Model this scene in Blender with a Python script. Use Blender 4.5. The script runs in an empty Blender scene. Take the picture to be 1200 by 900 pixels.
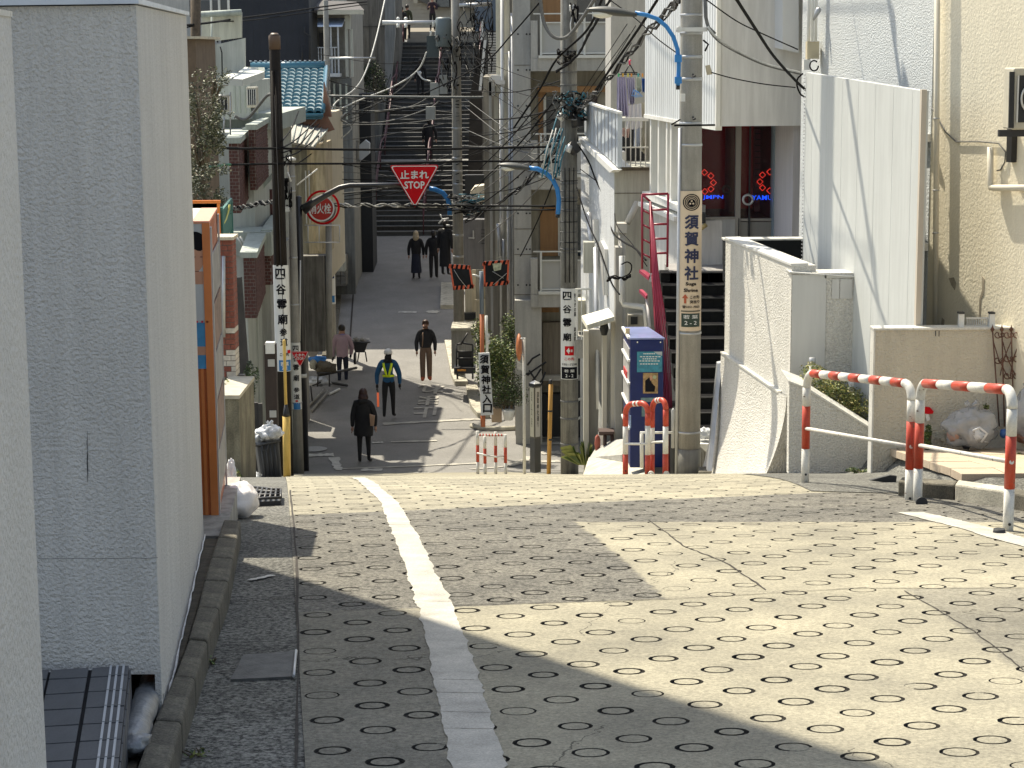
import bpy, bmesh, math, random
import numpy as np
from mathutils import Vector, Matrix
R=random.Random(7)
scene=bpy.context.scene; COL=scene.collection
# ---------------------------------------------------------------- camera
F=2333.0; PITCH=math.radians(9.5); ROLL=math.radians(0.4)
cam=bpy.data.cameras.new('camera'); camo=bpy.data.objects.new('camera',cam); COL.objects.link(camo)
cam.sensor_width=36; cam.lens=F/1200*36; cam.clip_start=.1; cam.clip_end=2000
cr,sr=math.cos(ROLL),math.sin(ROLL)
fw=Vector((0,math.cos(PITCH),-math.sin(PITCH))); up0=Vector((0,math.sin(PITCH),math.cos(PITCH))); rt0=Vector((1,0,0))
rt=rt0*cr-up0*sr; up=up0*cr+rt0*sr
camo.matrix_world=Matrix(((rt.x,up.x,-fw.x,0),(rt.y,up.y,-fw.y,0),(rt.z,up.z,-fw.z,0),(0,0,0,1)))
scene.camera=camo
# ---------------------------------------------------------------- light
SUN=Vector((-.37,.55,1)).normalized()
world=bpy.data.worlds.new('World'); scene.world=world; world.use_nodes=True
wn=world.node_tree.nodes; wl=world.node_tree.links; bg=wn['Background']
sky=wn.new('ShaderNodeTexSky'); sky.sky_type='NISHITA'; sky.sun_disc=False
sky.sun_elevation=math.asin(SUN.z); sky.sun_rotation=math.atan2(SUN.x,SUN.y)
sky.air_density=1.3; sky.dust_density=2.0
hs=wn.new('ShaderNodeHueSaturation'); hs.inputs['Saturation'].default_value=.72      # a slightly hazy spring sky
wl.new(sky.outputs[0],hs.inputs['Color']); wl.new(hs.outputs[0],bg.inputs[0]); bg.inputs[1].default_value=.115
sl=bpy.data.lights.new('sun','SUN'); sl.energy=4.9; sl.angle=math.radians(.55); sl.color=(1,.91,.74)
so=bpy.data.objects.new('sun',sl); COL.objects.link(so); so.rotation_euler=(-SUN).to_track_quat('-Z','Y').to_euler()
so.location=(0,0,30)
scene.view_settings.view_transform='Standard'; scene.view_settings.look='None'
scene.view_settings.exposure=.74; scene.view_settings.gamma=1
# ---------------------------------------------------------------- geometry of the view (used only to read positions off the survey)
def ray(u,v):
    a=(u-600)/F; b=-(v-450)/F
    return fw+rt*a+up*b
def at(u,v,Y):
    d=ray(u,v); return d*(Y/d.y)
_kn=[(-40,None),(6,880),(10.2,625),(12,590),(13.6,565),(17,556.5),(20,557),(22,557.5),(33,556),(41,553),(43,542),(48,490),(52.5,449),(66,327),(75,275)]
_k=[(Y,at(600,v,Y).z) for Y,v in _kn if v]; _k=[(-40,_k[0][1]+46*.085)]+_k+[(80,_k[-1][1]+.3),(400,_k[-1][1]+3)]
_ys=np.arange(-40,120,.25); _zs=np.interp(_ys,[k[0] for k in _k],[k[1] for k in _k])
_kr=np.exp(-.5*(np.arange(-8,9)*.25/.7)**2); _kr/=_kr.sum()
_zs=np.convolve(np.pad(_zs,8,mode='reflect',reflect_type='odd'),_kr,mode='valid')
def gz(y): return float(np.interp(y,_ys,_zs))
def G(u,v,h=0.0,t0=1.0):
    d=ray(u,v); d=d/d.y; y=max(t0,1.0)
    while y<110:
        if d.z*y<gz(y)+h: break
        y+=.02
    return Vector((d.x*y,y,gz(y)+h))
RD=Vector((-.119,.993)); RP=Vector((.993,.119))      # road direction, and across it
# ---------------------------------------------------------------- materials
MT={}
def mat(name,col,rough=.85,var=.12,scale=3.0,fine=0,bump=0,bscale=60,metal=0,streak=0,speck=0,sps=110,chips=0,dist=.004,alpha=1,emit=0,trans=0,spec=.5,coat=0):
    if name in MT: return MT[name]
    m=bpy.data.materials.new(name); m.use_nodes=True; nt=m.node_tree; N=nt.nodes; L=nt.links
    b=N['Principled BSDF']; b.inputs['Roughness'].default_value=rough; b.inputs['Metallic'].default_value=metal
    b.inputs['Specular IOR Level'].default_value=spec; b.inputs['Coat Weight'].default_value=coat
    tc=N.new('ShaderNodeTexCoord'); base=None
    c=(*col,1)
    def noise(s,det=5,vec=None,r=.6):
        n=N.new('ShaderNodeTexNoise'); n.inputs['Scale'].default_value=s; n.inputs['Detail'].default_value=det; n.inputs['Roughness'].default_value=r
        L.new(vec or tc.outputs['Object'],n.inputs['Vector']); return n.outputs['Fac']
    def mul(prev,fac,lo,hi,a=.3,bb=.7):
        mr=N.new('ShaderNodeMapRange'); mr.inputs[1].default_value=a; mr.inputs[2].default_value=bb; mr.inputs[3].default_value=lo; mr.inputs[4].default_value=hi
        L.new(fac,mr.inputs[0]); v=N.new('ShaderNodeVectorMath'); v.operation='SCALE'
        if isinstance(prev,tuple): v.inputs[0].default_value=prev[:3]
        else: L.new(prev,v.inputs[0])
        L.new(mr.outputs[0],v.inputs['Scale']); return v.outputs[0]
    cur=c
    if var: cur=mul(cur,noise(scale),1-var,1+var)
    if fine: cur=mul(cur,noise(scale*25,3),1-fine,1+fine)
    if speck: cur=mul(cur,noise(sps,3,r=.8),1-speck,1+speck,.38,.62)
    if streak:
        mp=N.new('ShaderNodeMapping'); mp.inputs['Scale'].default_value=(9,9,.7); L.new(tc.outputs['Object'],mp.inputs[0])
        cur=mul(cur,noise(1.2,6,mp.outputs[0],.7),1-streak,1+streak*.25,.38,.6)
    if chips:
        mr=N.new('ShaderNodeMapRange'); mr.inputs[1].default_value=.70-chips*.1; mr.inputs[2].default_value=.72-chips*.1; L.new(noise(26,5,r=.65),mr.inputs[0])
        mx=N.new('ShaderNodeMix'); mx.data_type='RGBA'; mx.inputs[7].default_value=(.13,.085,.055,1); L.new(mr.outputs[0],mx.inputs['Factor'])
        if isinstance(cur,tuple): mx.inputs[6].default_value=cur
        else: L.new(cur,mx.inputs[6])
        cur=mx.outputs[2]
    if cur is not c: L.new(cur,b.inputs['Base Color'])
    else: b.inputs['Base Color'].default_value=c
    if bump:
        bp=N.new('ShaderNodeBump'); bp.inputs['Strength'].default_value=bump; bp.inputs['Distance'].default_value=dist
        L.new(noise(bscale,3,r=.55),bp.inputs['Height']); L.new(bp.outputs[0],b.inputs['Normal'])
    if alpha<1: b.inputs['Alpha'].default_value=alpha
    if trans: b.inputs['Transmission Weight'].default_value=trans
    if emit: b.inputs['Emission Color'].default_value=c; b.inputs['Emission Strength'].default_value=emit
    MT[name]=m; return m
# ---------------------------------------------------------------- mesh builder
ORG={}
def org(o): return ORG.get(o.name,Vector((0,0,0))) if o else Vector((0,0,0))
class MB:
    def __init__(s): s.v=[]; s.f=[]; s.m=[]; s.cur=0; s.sm=[]; s.pc=[]
    def poly(s,pts,smooth=False):
        i=len(s.v); s.v+= [tuple(p) for p in pts]; s.f.append(tuple(range(i,i+len(pts)))); s.m.append(s.cur); s.sm.append(smooth)
    def prism(s,a,b,caps=True):
        s.pc.append((len(s.v),len(s.f))); n=len(a); i=len(s.v); s.v+=[tuple(p) for p in a]+[tuple(p) for p in b]
        fs=[tuple(i+k for k in range(n)),tuple(i+n+k for k in reversed(range(n)))] if caps else []
        fs+=[(i+k,i+n+k,i+n+(k+1)%n,i+(k+1)%n) for k in range(n)]
        s.f+=fs; s.m+=[s.cur]*len(fs); s.sm+=[False]*len(fs)
    def box(s,x0,x1,y0,y1,z0,z1):
        s.prism([(x0,y0,z0),(x1,y0,z0),(x1,y0,z1),(x0,y0,z1)],[(x0,y1,z0),(x1,y1,z0),(x1,y1,z1),(x0,y1,z1)])
    def cbox(s,c,sx,sy,sz,rot=None):
        c=Vector(c); rm=Matrix.Rotation(rot,3,'Z') if isinstance(rot,(int,float)) else (rot or Matrix.Identity(3))
        P=lambda x,y,z: c+rm@Vector((x*sx/2,y*sy/2,z*sz/2))
        s.prism([P(-1,-1,-1),P(1,-1,-1),P(1,-1,1),P(-1,-1,1)],[P(-1,1,-1),P(1,1,-1),P(1,1,1),P(-1,1,1)])
    def tube(s,pts,r,seg=8,smooth=True,cap=True):
        pts=[Vector(p) for p in pts]; n=len(pts); rr=r if isinstance(r,(list,tuple)) else [r]*n
        s.pc.append((len(s.v),len(s.f))); i0=len(s.v); pv=None
        for k,p in enumerate(pts):
            t=(pts[min(k+1,n-1)]-pts[max(k-1,0)]).normalized()
            if pv is None:
                a=Vector((0,0,1)) if abs(t.z)<.9 else Vector((1,0,0)); x=t.cross(a).normalized()
            else: x=(pv-t*pv.dot(t)).normalized()
            pv=x; y=t.cross(x)
            for j in range(seg):
                an=2*math.pi*j/seg; s.v.append(tuple(p+(x*math.cos(an)+y*math.sin(an))*rr[k]))
        for k in range(n-1):
            for j in range(seg):
                a=i0+k*seg+j; b=i0+k*seg+(j+1)%seg; s.f.append((a,b,b+seg,a+seg)); s.m.append(s.cur); s.sm.append(smooth)
        if cap:
            s.f.append(tuple(i0+j for j in reversed(range(seg)))); s.f.append(tuple(i0+(n-1)*seg+j for j in range(seg))); s.m+=[s.cur]*2; s.sm+=[False]*2
    def lathe(s,c,prof,seg=16,smooth=True,axis=None):
        s.pc.append((len(s.v),len(s.f))); c=Vector(c); s_=len(s.v)
        q=Vector((0,0,1)).rotation_difference(Vector(axis)) if axis is not None else None
        for (r,z) in prof:
            for j in range(seg):
                p=Vector((r*math.cos(2*math.pi*j/seg),r*math.sin(2*math.pi*j/seg),z))
                if q: p=q@p
                s.v.append(tuple(c+p))
        for k in range(len(prof)-1):
            for j in range(seg):
                a=s_+k*seg+j; b=s_+k*seg+(j+1)%seg; s.f.append((a,b,b+seg,a+seg)); s.m.append(s.cur); s.sm.append(smooth)
        s.f.append(tuple(s_+j for j in reversed(range(seg)))); s.f.append(tuple(s_+(len(prof)-1)*seg+j for j in range(seg))); s.m+=[s.cur]*2; s.sm+=[False]*2
    def blob(s,c,rx,ry,rz,seg=14,rings=9,amp=0,seed=0,freq=3):
        from mathutils import noise as nz
        s.pc.append((len(s.v),len(s.f))); c=Vector(c); i0=len(s.v)
        for i in range(rings+1):
            th=math.pi*i/rings
            for j in range(seg):
                ph=2*math.pi*j/seg; d=Vector((math.sin(th)*math.cos(ph),math.sin(th)*math.sin(ph),math.cos(th)))
                k=1+amp*nz.noise(d*freq+Vector((seed,seed*2,0))); s.v.append((c.x+d.x*rx*k,c.y+d.y*ry*k,c.z+d.z*rz*k))
        for i in range(rings):
            for j in range(seg):
                a=i0+i*seg+j; b=i0+i*seg+(j+1)%seg; s.f.append((a,b,b+seg,a+seg)); s.m.append(s.cur); s.sm.append(True)
    def mesh(s,name,mats,off=Vector((0,0,0))):
        me=bpy.data.meshes.new(name); off=Vector(off)
        me.from_pydata([(x-off.x,y-off.y,z-off.z) for x,y,z in s.v],[],s.f)
        for m in (mats if isinstance(mats,(list,tuple)) else [mats]): me.materials.append(m)
        me.polygons.foreach_set('material_index',s.m); me.polygons.foreach_set('use_smooth',s.sm)
        bm=bmesh.new(); bm.from_mesh(me); bmesh.ops.recalc_face_normals(bm,faces=bm.faces); bm.to_mesh(me); bm.free()
        me.update(); return me
    def build(s,name,mats,parent=None,label=None,cat=None,group=None,kind=None,origin=None,bev=0):
        o_=Vector(origin) if origin is not None else org(parent)
        me=s.mesh(name,mats,o_); o=bpy.data.objects.new(name,me); COL.objects.link(o)
        if parent: o.parent=parent; o.location=o_-org(parent)
        else: o.location=o_
        ORG[o.name]=o_
        tag(o,label,cat,group,kind)
        if bev:
            md=o.modifiers.new('bevel','BEVEL'); md.width=bev; md.segments=2; md.limit_method='ANGLE'
        return o
def tag(o,label=None,cat=None,group=None,kind=None):
    if label: o['label']=label
    if cat: o['category']=cat
    if group: o['group']=group
    if kind: o['kind']=kind
    return o
def thing(name,loc,label,cat,group=None):
    o=bpy.data.objects.new(name,None); COL.objects.link(o); o.location=loc; o.empty_display_size=.2; ORG[o.name]=Vector(loc)
    return tag(o,label,cat,group)
def sub(p,name,me,loc,rot=None,label=None):
    o=bpy.data.objects.new(name,me); COL.objects.link(o); o.parent=p; o.location=Vector(loc)-org(p)
    if rot is not None: o.rotation_euler=rot
    ORG[o.name]=Vector(loc)
    return o
def one(name,mats,parent=None,**k):      # decorator-free shorthand: one(name,mat,parent)(lambda m: ...)
    def run(fn):
        m=MB(); fn(m)
        if parent and not k and len(m.pc)>1 and name in SPLIT:      # every separate piece becomes its own part
            pc=m.pc+[(len(m.v),len(m.f))]; o=None
            for (v0,f0),(v1,f1) in zip(pc,pc[1:]):
                q=MB(); q.v=m.v[v0:v1]; q.f=[tuple(i-v0 for i in f) for f in m.f[f0:f1]]; q.m=m.m[f0:f1]; q.sm=m.sm[f0:f1]
                q2=q.build(name,mats,parent); o=o or q2
            return o
        return m.build(name,mats,parent,**k)
    return run
SPLIT=set('door_frame rail ochre_panel window window_frame pane_frame railing railing_post railing_panel post pier display_panel tie_hole column side_window glass interior_panel interior_box side_pillar sash corner_post rivet pipe_bracket slat_end vent_cover door_gap block_joint pillar screw picture_shape wall_post post_cap meter_window parapet_rail balcony_rail downpipe pipe_clip edge_strip vent_pipe white_stripe side_rail dark_bay ground_post gap_bracket insulator bushing transformer junction_box upright stem plank step_bolt riser_cable splice_closure splice_cap balcony_slab wall smooth_patch cladding_board vent_slit handle corner_column contents wall_stain left_trim wall_joint sill stair_rail door_joint small_notice cap_pyramid reflection_line crack_stain notice_plate clamp strand conduit leg arm load red_sleeve print bracket crossarm ledge strap_bracket'.split())
class WP:                                # a vertical wall plane through two plan points
    def __init__(s,a,b):
        s.a=Vector(a); s.d=(Vector(b)-s.a).normalized(); n=Vector((s.d.y,-s.d.x))
        s.n=n if n.dot(-s.a)>0 else -n
    def hit(s,u,v):
        r=ray(u,v); t=s.a.dot(s.n)/(r.x*s.n.x+r.y*s.n.y); p=Vector((r.x*t,r.y*t))-s.a
        return (p.dot(s.d),r.z*t)
    def w(s,S,z,o=0): p=s.a+s.d*S+s.n*o; return Vector((p.x,p.y,z))
    def rect(s,u0,v0,u1,v1):
        um,vm=(u0+u1)/2,(v0+v1)/2
        a=s.hit(u0,vm)[0]; b=s.hit(u1,vm)[0]; c=s.hit(um,v0)[1]; d=s.hit(um,v1)[1]
        return a,b,d,c
    def slab(s,m,pts,o0,o1): m.prism([s.w(p[0],p[1],o1) for p in pts],[s.w(p[0],p[1],o0) for p in pts])
    def box(s,m,u0,v0,u1,v1,o0,o1):
        a,b,z0,z1=s.rect(u0,v0,u1,v1); s.slab(m,[(a,z0),(b,z0),(b,z1),(a,z1)],o0,o1)
    def sbox(s,m,a,b,z0,z1,o0,o1): s.slab(m,[(a,z0),(b,z0),(b,z1),(a,z1)],o0,o1)
    def pslab(s,m,px,o0,o1): s.slab(m,[s.hit(*p) for p in px],o0,o1)
def FP(Y): return WP((0,Y),(1,Y))
def fbox(m,u0,v0,u1,v1,Y,dep,proud=0): FP(Y).box(m,u0,v0,u1,v1,-dep,proud)
_dg=None
def text(s,o,right,upv,w,h,mt,name='lettering',parent=None,bold=0.0,thick=.002,mapf=None,spacing=1.0,line=1.0):
    cu=bpy.data.curves.new(name,'FONT'); cu.body=s; cu.size=1; cu.offset=min(bold,.010); cu.resolution_u=2; cu.space_line=line; cu.space_character=spacing; cu.align_x='CENTER'
    to=bpy.data.objects.new('tmp',cu); COL.objects.link(to)
    dg=bpy.context.evaluated_depsgraph_get(); me=to.evaluated_get(dg).to_mesh()
    vs=[Vector(v.co) for v in me.vertices]; fs=[tuple(p.vertices) for p in me.polygons]; to.to_mesh_clear() if False else None
    COL.objects.unlink(to); bpy.data.objects.remove(to)
    if not vs: return None
    if mapf:            # cut the letters into narrow slices so that they can follow a curved surface
        bm=bmesh.new(); bv=[bm.verts.new(v) for v in vs]
        for f in fs:
            try: bm.faces.new([bv[i] for i in f])
            except ValueError: pass
        xa_=min(v.x for v in vs); xb_=max(v.x for v in vs)
        for q in range(1,14): bmesh.ops.bisect_plane(bm,geom=bm.verts[:]+bm.edges[:]+bm.faces[:],plane_co=(xa_+(xb_-xa_)*q/14,0,0),plane_no=(1,0,0))
        bm.verts.ensure_lookup_table(); bm.verts.index_update(); vs=[Vector(v.co) for v in bm.verts]; fs=[tuple(v.index for v in f.verts) for f in bm.faces]; bm.free()
    x0=min(v.x for v in vs); x1=max(v.x for v in vs); y0=min(v.y for v in vs); y1=max(v.y for v in vs)
    o=Vector(o); right=Vector(right).normalized(); upv=Vector(upv).normalized(); nn=right.cross(upv)
    m=MB(); out=[]
    for v in vs:
        a=((v.x-x0)/(x1-x0)-.5)*w; b=((v.y-y0)/(y1-y0)-.5)*h
        out.append(mapf(a,b) if mapf else o+right*a+upv*b+nn*thick)
    if bold>.012:      # heavier strokes: overlapping prints of the same outline, each a hair further out
        bx=(bold-.008)*w/(x1-x0); bz=(bold-.008)*h/(y1-y0); nb=len(out); res=list(out); ff=list(fs)
        for q,(dx,dz) in enumerate(((1,.5),(-1,-.5),(.5,-1),(-.5,1))):
            for v in vs:
                a=((v.x-x0)/(x1-x0)-.5)*w+dx*bx; b=((v.y-y0)/(y1-y0)-.5)*h+dz*bz
                p=mapf(a,b) if mapf else o+right*a+upv*b+nn*thick
                res.append(p+(Vector((0,-.0005*(q+1),0)) if not (mapf and name=='road_lettering') else Vector((0,0,.0006*(q+1)))))
            ff+=[tuple(i+nb*(q+1) for i in f) for f in fs]
        out=res; fs=ff
    m.v=[tuple(p) for p in out]; m.f=fs; m.m=[0]*len(fs); m.sm=[False]*len(fs)
    ob=m.build(name,mt,parent); return ob
# common materials
m_white=mat('white_paint',(.74,.74,.70),.55,.06,2,streak=.12)
m_black=mat('black_plastic',(.02,.02,.022),.5,.1)
m_dark=mat('dark_opening',(.015,.017,.02),.6,.1)
m_conc=mat('concrete',(.33,.32,.29),.9,.14,2.2,fine=.08,bump=.3,bscale=40,streak=.3)
m_pole=mat('pole_concrete',(.30,.29,.26),.85,.12,4,fine=.1,bump=.2,bscale=60,streak=.22)
m_steel=mat('galvanised_steel',(.45,.46,.47),.45,.1,6,metal=.7)
m_red=mat('barrier_red',(.44,.046,.016),.45,.22,7,speck=.12,coat=.1,chips=.5,streak=.12)
m_bwhite=mat('barrier_white',(.64,.63,.58),.45,.12,7,speck=.08,coat=.1,chips=.5,streak=.15)
m_ink=mat('black_ink',(.012,.012,.015),.9,0,spec=.1)
m_signw=mat('sign_white',(.72,.72,.69),.5,.05,5,streak=.1)
m_signr=mat('sign_red',(.55,.004,.010),.6,.05,5,spec=.15)
m_blue=mat('lamp_arm_blue',(.02,.19,.50),.4,.08,8)
m_cream=mat('cream_wall',(.52,.47,.36),.85,.07,2,bump=.3,bscale=50,streak=.15)
m_wire=mat('black_cable',(.012,.012,.013),.9,.2,20,spec=.08)
m_wireg=mat('grey_cable',(.15,.15,.145),.8,.2,20,spec=.1)
m_glass=mat('window_glass',(.03,.04,.05),.08,.1,2,spec=.8)
m_alu=mat('aluminium_frame',(.60,.60,.58),.4,.05,4,metal=.3)
m_dirt=mat('dirt',(.10,.085,.06),.95,.4,18,bump=.8,bscale=50,dist=.01)
m_leaf=mat('leaf_green',(.06,.105,.02),.6,.5,6); m_leafl=mat('leaf_light',(.20,.22,.06),.6,.4,6); m_leafd=mat('leaf_dark',(.03,.05,.02),.6,.4,6)
m_bark=mat('bark',(.10,.075,.05),.9,.3,20)
# ================================================================ GROUND, ROADS
def sheet(name,xf,y0,y1,h,m,step=.5,nx=2,kind='structure',zf=None,parent=None,label=None):
    """strip following the hill; xf(y)->(xl,xr)"""
    b=MB(); n=max(1,int(round((y1-y0)/step))); rows=[]
    for i in range(n+1):
        y=y0+(y1-y0)*i/n; a,c=xf(y); rows.append([(a+(c-a)*j/nx,y,(zf(y) if zf else gz(y))+h) for j in range(nx+1)])
    for i in range(n):
        for j in range(nx): b.poly([rows[i][j],rows[i][j+1],rows[i+1][j+1],rows[i+1][j]])
    return b.build(name,m,parent,kind=kind,label=label)
# ring-grooved concrete material: gritty concrete with older grey asphalt patches
def road_mat():
    m=bpy.data.materials.new('ring_concrete'); m.use_nodes=True; nt=m.node_tree; N=nt.nodes; L=nt.links; b=N['Principled BSDF']
    b.inputs['Roughness'].default_value=.9; b.inputs['Specular IOR Level'].default_value=.3
    tc=N.new('ShaderNodeTexCoord')
    def noise(s,d=4,r=.6):
        n=N.new('ShaderNodeTexNoise'); n.inputs['Scale'].default_value=s; n.inputs['Detail'].default_value=d; n.inputs['Roughness'].default_value=r; L.new(tc.outputs['Object'],n.inputs['Vector']); return n.outputs['Fac']
    def math_(op,a,c=None,cl=False):
        x=N.new('ShaderNodeMath'); x.operation=op; x.use_clamp=cl
        for i,q in enumerate((a,c)):
            if q is None: continue
            if isinstance(q,(int,float)): x.inputs[i].default_value=q
            else: L.new(q,x.inputs[i])
        return x.outputs[0]
    nw=noise(14,4,.7)
    def side(p,q,sgn):      # 1 on one side of plan line p-q
        p=Vector(p[:2]); q=Vector(q[:2]); d=(q-p).normalized(); n=Vector((-d.y,d.x))*sgn
        v=N.new('ShaderNodeVectorMath'); v.operation='DOT_PRODUCT'; L.new(tc.outputs['Object'],v.inputs[0]); v.inputs[1].default_value=(n.x,n.y,0)
        w=math_('ADD',v.outputs['Value'],-n.dot(p)); w=math_('ADD',w,math_('MULTIPLY',math_('ADD',nw,-.5),.10))
        return math_('MULTIPLY',w,60,True) if False else math_('ADD',math_('MULTIPLY',w,40),.5,True)
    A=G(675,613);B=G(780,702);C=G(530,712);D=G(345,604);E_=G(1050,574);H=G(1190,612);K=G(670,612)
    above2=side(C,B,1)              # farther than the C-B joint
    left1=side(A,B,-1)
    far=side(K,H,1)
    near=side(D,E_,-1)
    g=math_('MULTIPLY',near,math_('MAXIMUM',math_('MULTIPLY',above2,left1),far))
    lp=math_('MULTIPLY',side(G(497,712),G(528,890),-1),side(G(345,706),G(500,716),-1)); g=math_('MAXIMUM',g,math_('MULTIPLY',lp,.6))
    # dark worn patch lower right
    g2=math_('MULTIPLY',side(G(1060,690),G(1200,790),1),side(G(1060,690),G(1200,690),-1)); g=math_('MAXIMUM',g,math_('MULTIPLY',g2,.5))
    def mix(f,a,c):
        x=N.new('ShaderNodeMix'); x.data_type='RGBA'
        L.new(f,x.inputs['Factor'])
        for i,q in ((6,a),(7,c)):
            if isinstance(q,tuple): x.inputs[i].default_value=(*q,1)
            else: L.new(q,x.inputs[i])
        return x.outputs[2]
    def ramp(f,a,c):
        x=N.new('ShaderNodeMapRange'); x.inputs[1].default_value=a; x.inputs[2].default_value=c; L.new(f,x.inputs[0]); return x.outputs[0]
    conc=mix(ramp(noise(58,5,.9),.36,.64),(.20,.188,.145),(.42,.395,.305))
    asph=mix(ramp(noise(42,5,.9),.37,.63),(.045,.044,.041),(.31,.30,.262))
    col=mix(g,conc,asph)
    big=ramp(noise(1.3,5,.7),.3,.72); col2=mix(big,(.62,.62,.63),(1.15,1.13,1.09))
    mm=N.new('ShaderNodeMix'); mm.data_type='RGBA'; mm.blend_type='MULTIPLY'; mm.inputs['Factor'].default_value=1; L.new(col,mm.inputs[6]); L.new(col2,mm.inputs[7])
    # thin random cracks
    vo=N.new('ShaderNodeTexVoronoi'); vo.feature='DISTANCE_TO_EDGE'; vo.inputs['Scale'].default_value=.42
    va=N.new('ShaderNodeVectorMath'); va.operation='ADD'; nn=N.new('ShaderNodeTexNoise'); nn.inputs['Scale'].default_value=2.2; nn.inputs['Detail'].default_value=6
    L.new(tc.outputs['Object'],nn.inputs['Vector']); sc=N.new('ShaderNodeVectorMath'); sc.operation='SCALE'; sc.inputs['Scale'].default_value=.5; L.new(nn.outputs['Color'],sc.inputs[0])
    L.new(tc.outputs['Object'],va.inputs[0]); L.new(sc.outputs[0],va.inputs[1]); L.new(va.outputs[0],vo.inputs['Vector'])
    cr_=math_('LESS_THAN',vo.outputs['Distance'],.0010); gate=math_('GREATER_THAN',noise(.7,2),.5)
    fin=mix(math_('MULTIPLY',math_('MULTIPLY',cr_,gate),.75),mm.outputs[2],(.05,.045,.035))
    L.new(fin,b.inputs['Base Color'])
    bp=N.new('ShaderNodeBump'); bp.inputs['Strength'].default_value=.9; bp.inputs['Distance'].default_value=.004
    hh=math_('ADD',math_('MULTIPLY',noise(150,3,.7),math_('ADD',math_('MULTIPLY',g,1.6),.6)),math_('MULTIPLY',noise(20,3),.8))
    L.new(hh,bp.inputs['Height']); L.new(bp.outputs[0],b.inputs['Normal']); return m
m_ring=road_mat()
m_groove=mat('groove_dirt',(.026,.024,.02),.95,.4,30)
m_asph=mat('asphalt',(.20,.195,.185),.88,.14,1.1,fine=.15,speck=.3,bump=.5,bscale=120,dist=.003)
m_asphl=mat('old_asphalt',(.105,.104,.092),.9,.32,2.0,fine=.25,speck=.9,sps=48,bump=.9,bscale=110,dist=.005)
m_ground=mat('ground_asphalt',(.11,.11,.105),.9,.15,.5,speck=.15)
m_line=mat('road_line_white',(.385,.37,.325),.75,.22,7,fine=.12,speck=.15,bump=.6,bscale=90,dist=.003)
m_linel=mat('road_line_worn',(.50,.49,.45),.8,.2,5,fine=.2,speck=.2)
sheet('ground',lambda y:(-150,150),-39,119,-.06,m_ground,step=1.0,nx=2)
one('ground',m_ground,kind='structure')(lambda m:m.poly([(-150,119,gz(119)-.06),(150,119,gz(119)-.06),(150,600,gz(119)-.06),(-150,600,gz(119)-.06)]))
# left seam of the ringed carriageway, in road coordinates
def st(p): p=Vector(p[:2]); return p.dot(RD),p.dot(RP)
T0=st(G(347,720))[1]; CW=.162; CLN=.352
def XY(s,t): return RD.x*s+RP.x*t, RD.y*s+RP.y*t
ncol=29; S0=3.6; nrow=41
def rings():
    b=MB(); seg=16; rr=random.Random(3)
    for c in range(ncol):
        tc_=T0+(c+.5)*CW; off=(c%2)*CLN/2
        for r in range(nrow):
            sc=S0+off+r*CLN
            x,y=XY(sc,tc_)
            if y>19.2 or abs(x)>.262*y+.9 : 
                # plain cell
                q=[XY(sc-CLN/2,tc_-CW/2),XY(sc-CLN/2,tc_+CW/2),XY(sc+CLN/2,tc_+CW/2),XY(sc+CLN/2,tc_-CW/2)]
                b.cur=0; b.poly([(a,d,gz(d)) for a,d in q]); continue
            jx=rr.uniform(-.009,.009); js=rr.uniform(-.03,.03); R1=.0625*rr.uniform(.94,1.05); wdt=rr.uniform(.012,.019); fill=set(); 
            if rr.random()<.10:
                k0=rr.randrange(16); fill={(k0+q)%16 for q in range(rr.randint(2,7))}
            wear=rr.random()
            if wear<.07: wdt*=.5
            R0=R1-wdt; dep=rr.uniform(.008,.013)
            # outline points: 16 on the rectangle boundary matching neighbours at half steps
            bound=[]
            for j in range(seg):
                a=2*math.pi*(j+.0)/seg; dx=math.cos(a); ds=math.sin(a)
                k=min(CW/2/abs(dx) if abs(dx)>1e-6 else 9, CLN/2/abs(ds) if abs(ds)>1e-6 else 9); bound.append((dx*k,ds*k))
            # force the corners and mids
            corners={2:(CW/2,CLN/2),6:(-CW/2,CLN/2),10:(-CW/2,-CLN/2),14:(CW/2,-CLN/2)}
            bound=[corners.get(j,bound[j]) for j in range(seg)]
            for j in (1,15): bound[j]=(CW/2,(1 if j==1 else -1)*CLN/4)
            for j in (7,9): bound[j]=(-CW/2,(1 if j==7 else -1)*CLN/4)
            for j,fx in ((3,.5),(4,0),(5,-.5)): bound[j]=(CW/2*fx,CLN/2)
            for j,fx in ((13,.5),(12,0),(11,-.5)): bound[j]=(CW/2*fx,-CLN/2)
            angs=[math.atan2(p[1]*.45,p[0]) for p in bound]
            i0=len(b.v)
            def addring(rad,dz,mul=1):
                for j in range(seg):
                    a=angs[j]; X,Yy=XY(sc+js+rad*.86*math.sin(a),tc_+jx+rad*math.cos(a)); b.v.append((X,Yy,gz(Yy)+dz*(.3 if j in fill else 1)))
            for j in range(seg):
                X,Yy=XY(sc+bound[j][1],tc_+bound[j][0]); b.v.append((X,Yy,gz(Yy)))
            addring(R1,0); addring(R1-.003,-dep); addring(R0+.003,-dep); addring(R0,0)
            for ring in range(4):
                for j in range(seg):
                    a=i0+ring*seg+j; c2=i0+ring*seg+(j+1)%seg; b.f.append((a,c2,c2+seg,a+seg)); b.m.append(0 if ring==0 or (j in fill and (j+1)%seg in fill) else 1); b.sm.append(False)
            b.f.append(tuple(i0+4*seg+j for j in range(seg))); b.m.append(0); b.sm.append(False)
    o=b.build('road',[m_ring,m_groove],kind='structure'); return o
rings()
tl=T0; tr=T0+ncol*CW; SE=S0+nrow*CLN
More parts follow.
